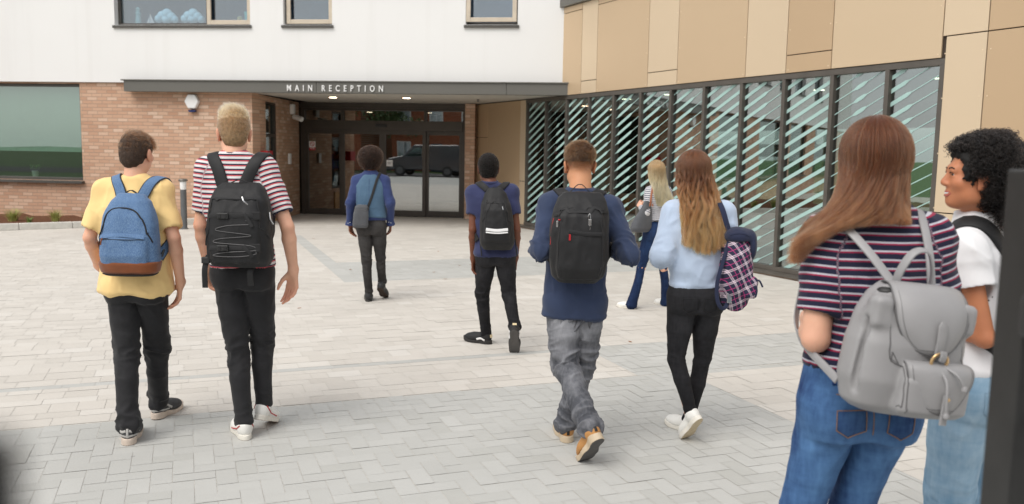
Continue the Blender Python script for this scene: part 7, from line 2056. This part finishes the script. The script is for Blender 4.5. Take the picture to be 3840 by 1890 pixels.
    def flap_sheet(name, prof, wid, cu, bow, mat, th=.0055):
        """sheet that falls along prof (v, z), half width wid(t), bowed back at its sides"""
        nt, ns = 26, 19
        pr = catmull([(0, v, z) for v, z in prof], nt)
        V = []; 
        for j in range(nt):
            t = j / (nt - 1); w_ = wid(t)
            for i in range(ns):
                s = -1 + 2 * i / (ns - 1)
                V.append(q(cu + s * w_, pr[j, 1] + bow * (abs(s) ** 2.6) * min(1, w_ / .08), pr[j, 2] - .004 * s * s))
        fc = [(a_ * ns + c_, (a_ + 1) * ns + c_, (a_ + 1) * ns + c_ + 1, a_ * ns + c_ + 1) for a_ in range(nt - 1) for c_ in range(ns - 1)]
        V = np.array(V); V[:, 1] += .006 * (vnoise(V, 9, 3) - .5)
        o = mesh_obj(name, V - np.array(L0), fc, mat, b, True)
        m_ = o.modifiers.new('thickness', 'SOLIDIFY'); m_.thickness = th; m_.offset = 0
        G = V.reshape(nt, ns, 3); edge = np.concatenate([G[4:, 0], G[-1, 1:-1], G[4:, -1][::-1]])
        mb = MB(); mb.tube([tuple(p_ + vv(0, -.0015, 0)) for p_ in edge], .0026, 6); mbp(mb, 'edge_piping', C['grey_leather_edge'], o, True)
        G2 = G[4:-1, :, :]; inn = np.concatenate([G2[:, 1], G[-2, 2:-2], G2[:, -2][::-1]])
        mb = MB(); mb.tube([tuple(p_ + vv(0, -.0034, 0)) for p_ in inn], .0009, 5); mbp(mb, 'stitching', C['grey_leather_edge'], o, True)
        return o
    rnd_w = lambda w0, w1, t0: (lambda t: (w0 + (w1 - w0) * min(1, t / .5)) * (1 if t < t0 else math.sqrt(max(.0025, 1 - ((t - t0) / (1 - t0)) ** 2.3))))
    flap_sheet('flap', [(.035, .338), (-.005, .352), (-.050, .345), (-.086, .305), (-.103, .245), (-.106, .178)], rnd_w(.090, .108, .62), .020, .030, C['grey_leather'])
    flap_sheet('pocket_flap', [(-.070, .154), (-.105, .160), (-.130, .148), (-.139, .105), (-.137, .036)], rnd_w(.092, .097, .50), .040, .026, C['grey_leather'])
    P = np.array([q(.022, -.106 - .006 * (1 - abs(t - .5)), .270 - .095 * t) for t in np.linspace(0, 1, 14)]); N_ = np.tile(vv(0, -1, .1), (14, 1))
    mbp(ribbon(P, N_, np.interp(np.linspace(0, 1, 14), [0, .12, 1], [.012, .026, .023]), .005), 'closure_strap', C['grey_leather'], b, True)
    c = vv(*q(.024, -.116, .166))
    mb = MB(); mb.tube([tuple(c + vv(.0225 * math.cos(a), -.004 * math.sin(a), .0225 * math.sin(a))) for a in [2 * math.pi * i / 30 for i in range(30)]], .0042, 8, closed=True); mbp(mb, 'ring_clasp', C['gold'], b, True)
    mbp(ribbon(np.array([c + vv(0, -.008, .030), c + vv(0, -.012, .018), c + vv(0, -.008, .006)]), np.tile(vv(0, -1, 0), (3, 1)), .018, .005), 'strap_loop', C['grey_leather'], b, True)
    ends = (vv(.012, -.044, -.128), vv(.054, -.040, -.056))
    cord([c + vv(.0, -.006, -.016), c + vv(.004, -.036, -.045), c + vv(.006, -.044, -.09), c + ends[0]], .0036, 'drawstring', C['grey_leather'], b, 8, 24)
    cord([c + vv(.014, -.006, -.010), c + vv(.034, -.034, -.026), c + ends[1]], .0036, 'drawstring', C['grey_leather'], b, 8, 18)
    for e in ends:
        mb = MB(); mb.lathe([(.002, -.009), (.007, -.006), (.008, 0), (.005, .007)], 12, tuple(c + e)); mbp(mb, 'cord_knot', C['grey_leather'], b, True)
    mbp(ribbon(np.array([q(.040, -.146, z) for z in np.linspace(.088, .010, 8)]), np.tile(vv(0, -1, 0), (8, 1)), .020, .005), 'pocket_tab', C['grey_leather'], b, True)
    mb = MB(); mb.lathe([(.004, 0), (.005, .003), (.002, .005)], 12, (0, 0, 0)); cc = q(.040, -.151, .078); mb.v = [(x + cc[0], -z + cc[1], y + cc[2]) for x, y, z in mb.v]; mbp(mb, 'stud', C['gold'], b, True)
    for s in (-1, 1):
        top = np.array(RM.to_3x3()) @ vv(s * .060 + .012, .030, .345) + np.array(L0)
        sh = (1.045 - .118, 2.43, 1.468) if s < 0 else (1.064 + .098, 2.43, 1.468)
        low = np.array(RM.to_3x3()) @ vv(s * .145, .05, .06) + np.array(L0)
        ctrl = [tuple(top), ((top[0] + sh[0]) / 2, (top[1] + sh[1]) / 2 - .012, (top[2] + sh[2]) / 2 + .004), sh, (sh[0] + s * .008, 2.50, 1.49), (sh[0] + s * .012, 2.60, 1.40), (sh[0] + s * .03, 2.62, 1.25), (1.03 + s * .165, 2.54, 1.12), tuple(low)]
        Pp = catmull(ctrl, 54); Pp = F.pushout(Pp, .004)
        for _ in range(2): Pp[1:-1] = (Pp[:-2] + 2 * Pp[1:-1] + Pp[2:]) / 4
        g = F.grad(Pp); g /= np.maximum(np.linalg.norm(g, axis=1), 1e-6)[:, None]; g[:14] = g[:14] * .4 + vv(.1, -.9, .25) * .6
        mbp(ribbon(loc(Pp), g @ Ri.T, .024, .005), 'shoulder_strap', C['grey_leather'], b, True)
    mbp(ribbon(catmull([q(-.044, .020, .340), q(-.044, .004, .385), q(-.022, -.004, .432), q(.016, -.004, .438), q(.044, .004, .392), q(.058, .020, .340)], 30), np.array([nrm((math.cos(a) * -.9, -.45, math.sin(a))) for a in np.linspace(0.1, math.pi - .1, 30)]), .024, .005), 'handle', C['grey_leather'], b, True)
    b.rotation_euler = RM.to_euler()

# ---------------------------------------------------------------- near curly-haired person in profile
def make_curly():
    root = empty('person', (1.62, 2.95, 0), 0, 'smiling person with black curly hair in white t-shirt and pale jeans, in profile', 'person')
    yw = R(50)
    s1, aL = build_shoe(S_GIRL, (1.57, 2.88, 0), R(48), 0, 0, root)
    s2, aR = build_shoe(S_GIRL, (1.76, 3.06, 0), R(40), 0, 0, root)
    hips = [(1.560, 2.880, .845), (1.660, 3.015, .845)]; knees = [(1.555, 2.915, .475), (1.700, 3.06, .475)]
    T = trousers(root, C['light_denim'], hips, knees, [aL, aR], [.100, .092, .080, .078, .068, .070], .985, .110, seed=24.0, knee=.006, ankle=.005, base=.004, seat=.098, yaw=yw, h=.007)
    jeans_pocket(T, root, 1.612, .835, 2.72, .125, .135, C['light_denim'], yaw=R(30), stitch=C['stitch_pale'])
    surf_line(T, [(1.50, 2.78, .955), (1.60, 2.76, .945), (1.70, 2.82, .945)], .0014, 'waist_stitching', C['stitch_pale'], root, 24)
    neck = (1.602, 2.97, 1.455)
    hd = Head((1.566, 2.927, 1.588), R(78), R(3), 0, .945)
    arms = [((1.508, 2.842, 1.335), (1.562, 2.780, 1.062), (1.44, 2.95, 1.12), (-.5, .6, .1), (.3, .5, -.3), (0, .2, .9), .9, 1.0),
            ((1.700, 3.075, 1.345), (1.76, 3.14, 1.08), (1.58, 3.22, 1.08), (-.6, .4, .1), (-.3, -.5, 0), (0, .2, .9), .9, 1.0)]
    Fb = body(root, hd, neck, 'brown' if False else 'tan2', arms, hips, knees, [aL, aR], 1.05, True, h=.0045, nr=.050)
    secs = top_secs(neck, (1.612, 2.945, .86), yw, [(.940, .168, .122, 0, 0), (1.05, .142, .110, 0, 0), (1.20, .150, .118, 0, 0), (1.30, .155, .105, 0, 0), (1.375, .115, .082, 0, 0), (1.42, .078, .068, 0, 0), (1.462, .064, .062, 0, 0)])
    A3 = [a[:3] for a in arms]
    F = garment(root, 't_shirt', C['white_tee'], secs, yw, neck, A3, .40, arm_r=(.066, .072, .05), amp=.012, seed=25.0, h=.006, trap=.052)
    mb = MB(); rr_ = random.Random(4)
    P = np.array([(1.45 + rr_.random() * .25, 2.80, 1.02 + rr_.random() * .40) for _ in range(26)]); P2, N_ = F.project(P, .0008)
    for p, n_ in zip(P2, N_):
        u_ = nrm(np.cross(n_, (0, 0, 1))); v_ = np.cross(u_, n_); mb.poly([tuple(p + u_ * .003 * math.cos(a) + v_ * .003 * math.sin(a)) for a in [2 * math.pi * i / 6 for i in range(6)]])
    mbp(mb, 'printed_specks', M['black'], root)
    ring((1.602, 2.97, 1.462), .062, .060, .008, 'neckband', C['white_tee'], root)
    # brows, lashes, smiling mouth
    for s in (-1, 1):
        surf_line(Fb, [hd.w(p) for p in ((s * .014, .100, .026), (s * .030, .100, .032), (s * .048, .085, .026))], .0021, 'eyebrow', HB['black'], root, 14, .0004)
        surf_line(Fb, [hd.w(p) for p in ((s * .017, .100, .0085), (s * .029, .100, .0105), (s * .043, .092, .0075))], .0011, 'eyelash', HB['black'], root, 12, .0008)
    mb = MB(); pts = [hd.w((x_, .0895 - 14 * x_ * x_, -.0645 + 9 * x_ * x_)) for x_ in np.linspace(-.021, .021, 9)]; mb.tube([tuple(p) for p in pts], [.001, .0024, .0032, .0035, .0035, .0035, .0032, .0024, .001], 8); mbp(mb, 'teeth', C['white_print'], root, True)
    for dz, r_ in ((-.0582, .0028), (-.0712, .0034)): cord([hd.w(p) for p in ((-.031, .069, -.053), (-.016, .0870, dz - .0005), (0, .0910, dz), (.016, .0870, dz - .0005), (.031, .069, -.053))], r_, 'lip', LIP, root, 8, 16)
    Fh = cap(root, hd, HB['black'], .016, amp=.012, seedn=12, extra=lambda F_, h_: (F_.ell(h_.w((0, -.072, .058)), np.array([.090, .104, .080]), .03, 'u', h_.R), F_.ell(h_.w((0, -.120, -.01)), np.array([.07, .07, .085]), .04, 'u', h_.R), F_.ell(h_.w((0, .125, .010)), np.array([.10, .085, .075]), .012, 's', h_.R)))
    curls(root, hd, Fh, HC['black'], 5200, .035, .0065, 2.4, .0010, 14, K=16, test=lambda L, d: ~((L[:, 1] > .030) & (L[:, 2] < .085)) & ~(L[:, 1] > .068) & ~((L[:, 1] > -.02) & (L[:, 2] < .015)))
    P = []
    g = np.random.default_rng(9); q = g.uniform(-1, 1, (420, 3)); base = np.array([hd.w((x * .055 - .02, -.105 + y * .03, -.055 + z * .03)) for x, y, z in q]); nn = np.tile(vv(.15, -.1, -1), (420, 1))
    curls(root, hd, Fh, HC['black'], 420, .12, .007, 4.5, .0011, 15, K=30, P=base, N=nn, name='loose_curl_strands')
    b = bag_root('backpack', (1.77, 2.80, .92), 'black backpack with brown base, mostly hidden behind the gate', 'backpack')
    B = Solid(); bx, by = 1.770, 2.822
    B.loft([(.93, bx, by, .12, .06), (.97, bx, by, .14, .085), (1.15, bx, by, .14, .09), (1.30, bx, by, .12, .07), (1.36, bx, by, .08, .04)], R(50), 3.0, .02); B.mesh('body', C['black_nylon'], b, .007, puff(.006, 22))
    S_ = Solid(); S_.loft([(.915, bx, by, .12, .06), (.93, bx, by, .143, .088), (1.0, bx, by, .146, .092)], R(50), 3.0, .01); S_.mesh('base', C['suede'], b, .007)
    strap_on([F], [(1.70, 2.86, 1.33), (1.64, 2.86, 1.385), (1.565, 2.895, 1.405), (1.51, 2.93, 1.36), (1.47, 2.93, 1.24), (1.52, 2.87, 1.10), (1.68, 2.80, .99)], .060, .012, 'shoulder_strap', C['black_nylon'], b, .004, 46)
    strap_on([F], [(1.78, 2.96, 1.33), (1.745, 3.03, 1.37), (1.70, 3.07, 1.385), (1.65, 3.11, 1.34), (1.60, 3.12, 1.22), (1.68, 3.1, 1.08)], .060, .012, 'shoulder_strap', C['black_nylon'], b, .004, 40)
SKIN['tan2'] = skinmat('warm_brown_skin', srgb(190, 126, 90), (.42, .13, .07))

for fn in (make_yellow, make_striped, make_waistcoat, make_polo, make_navy, make_blonde, make_sweater, make_brownhair, make_curly):
    fn()
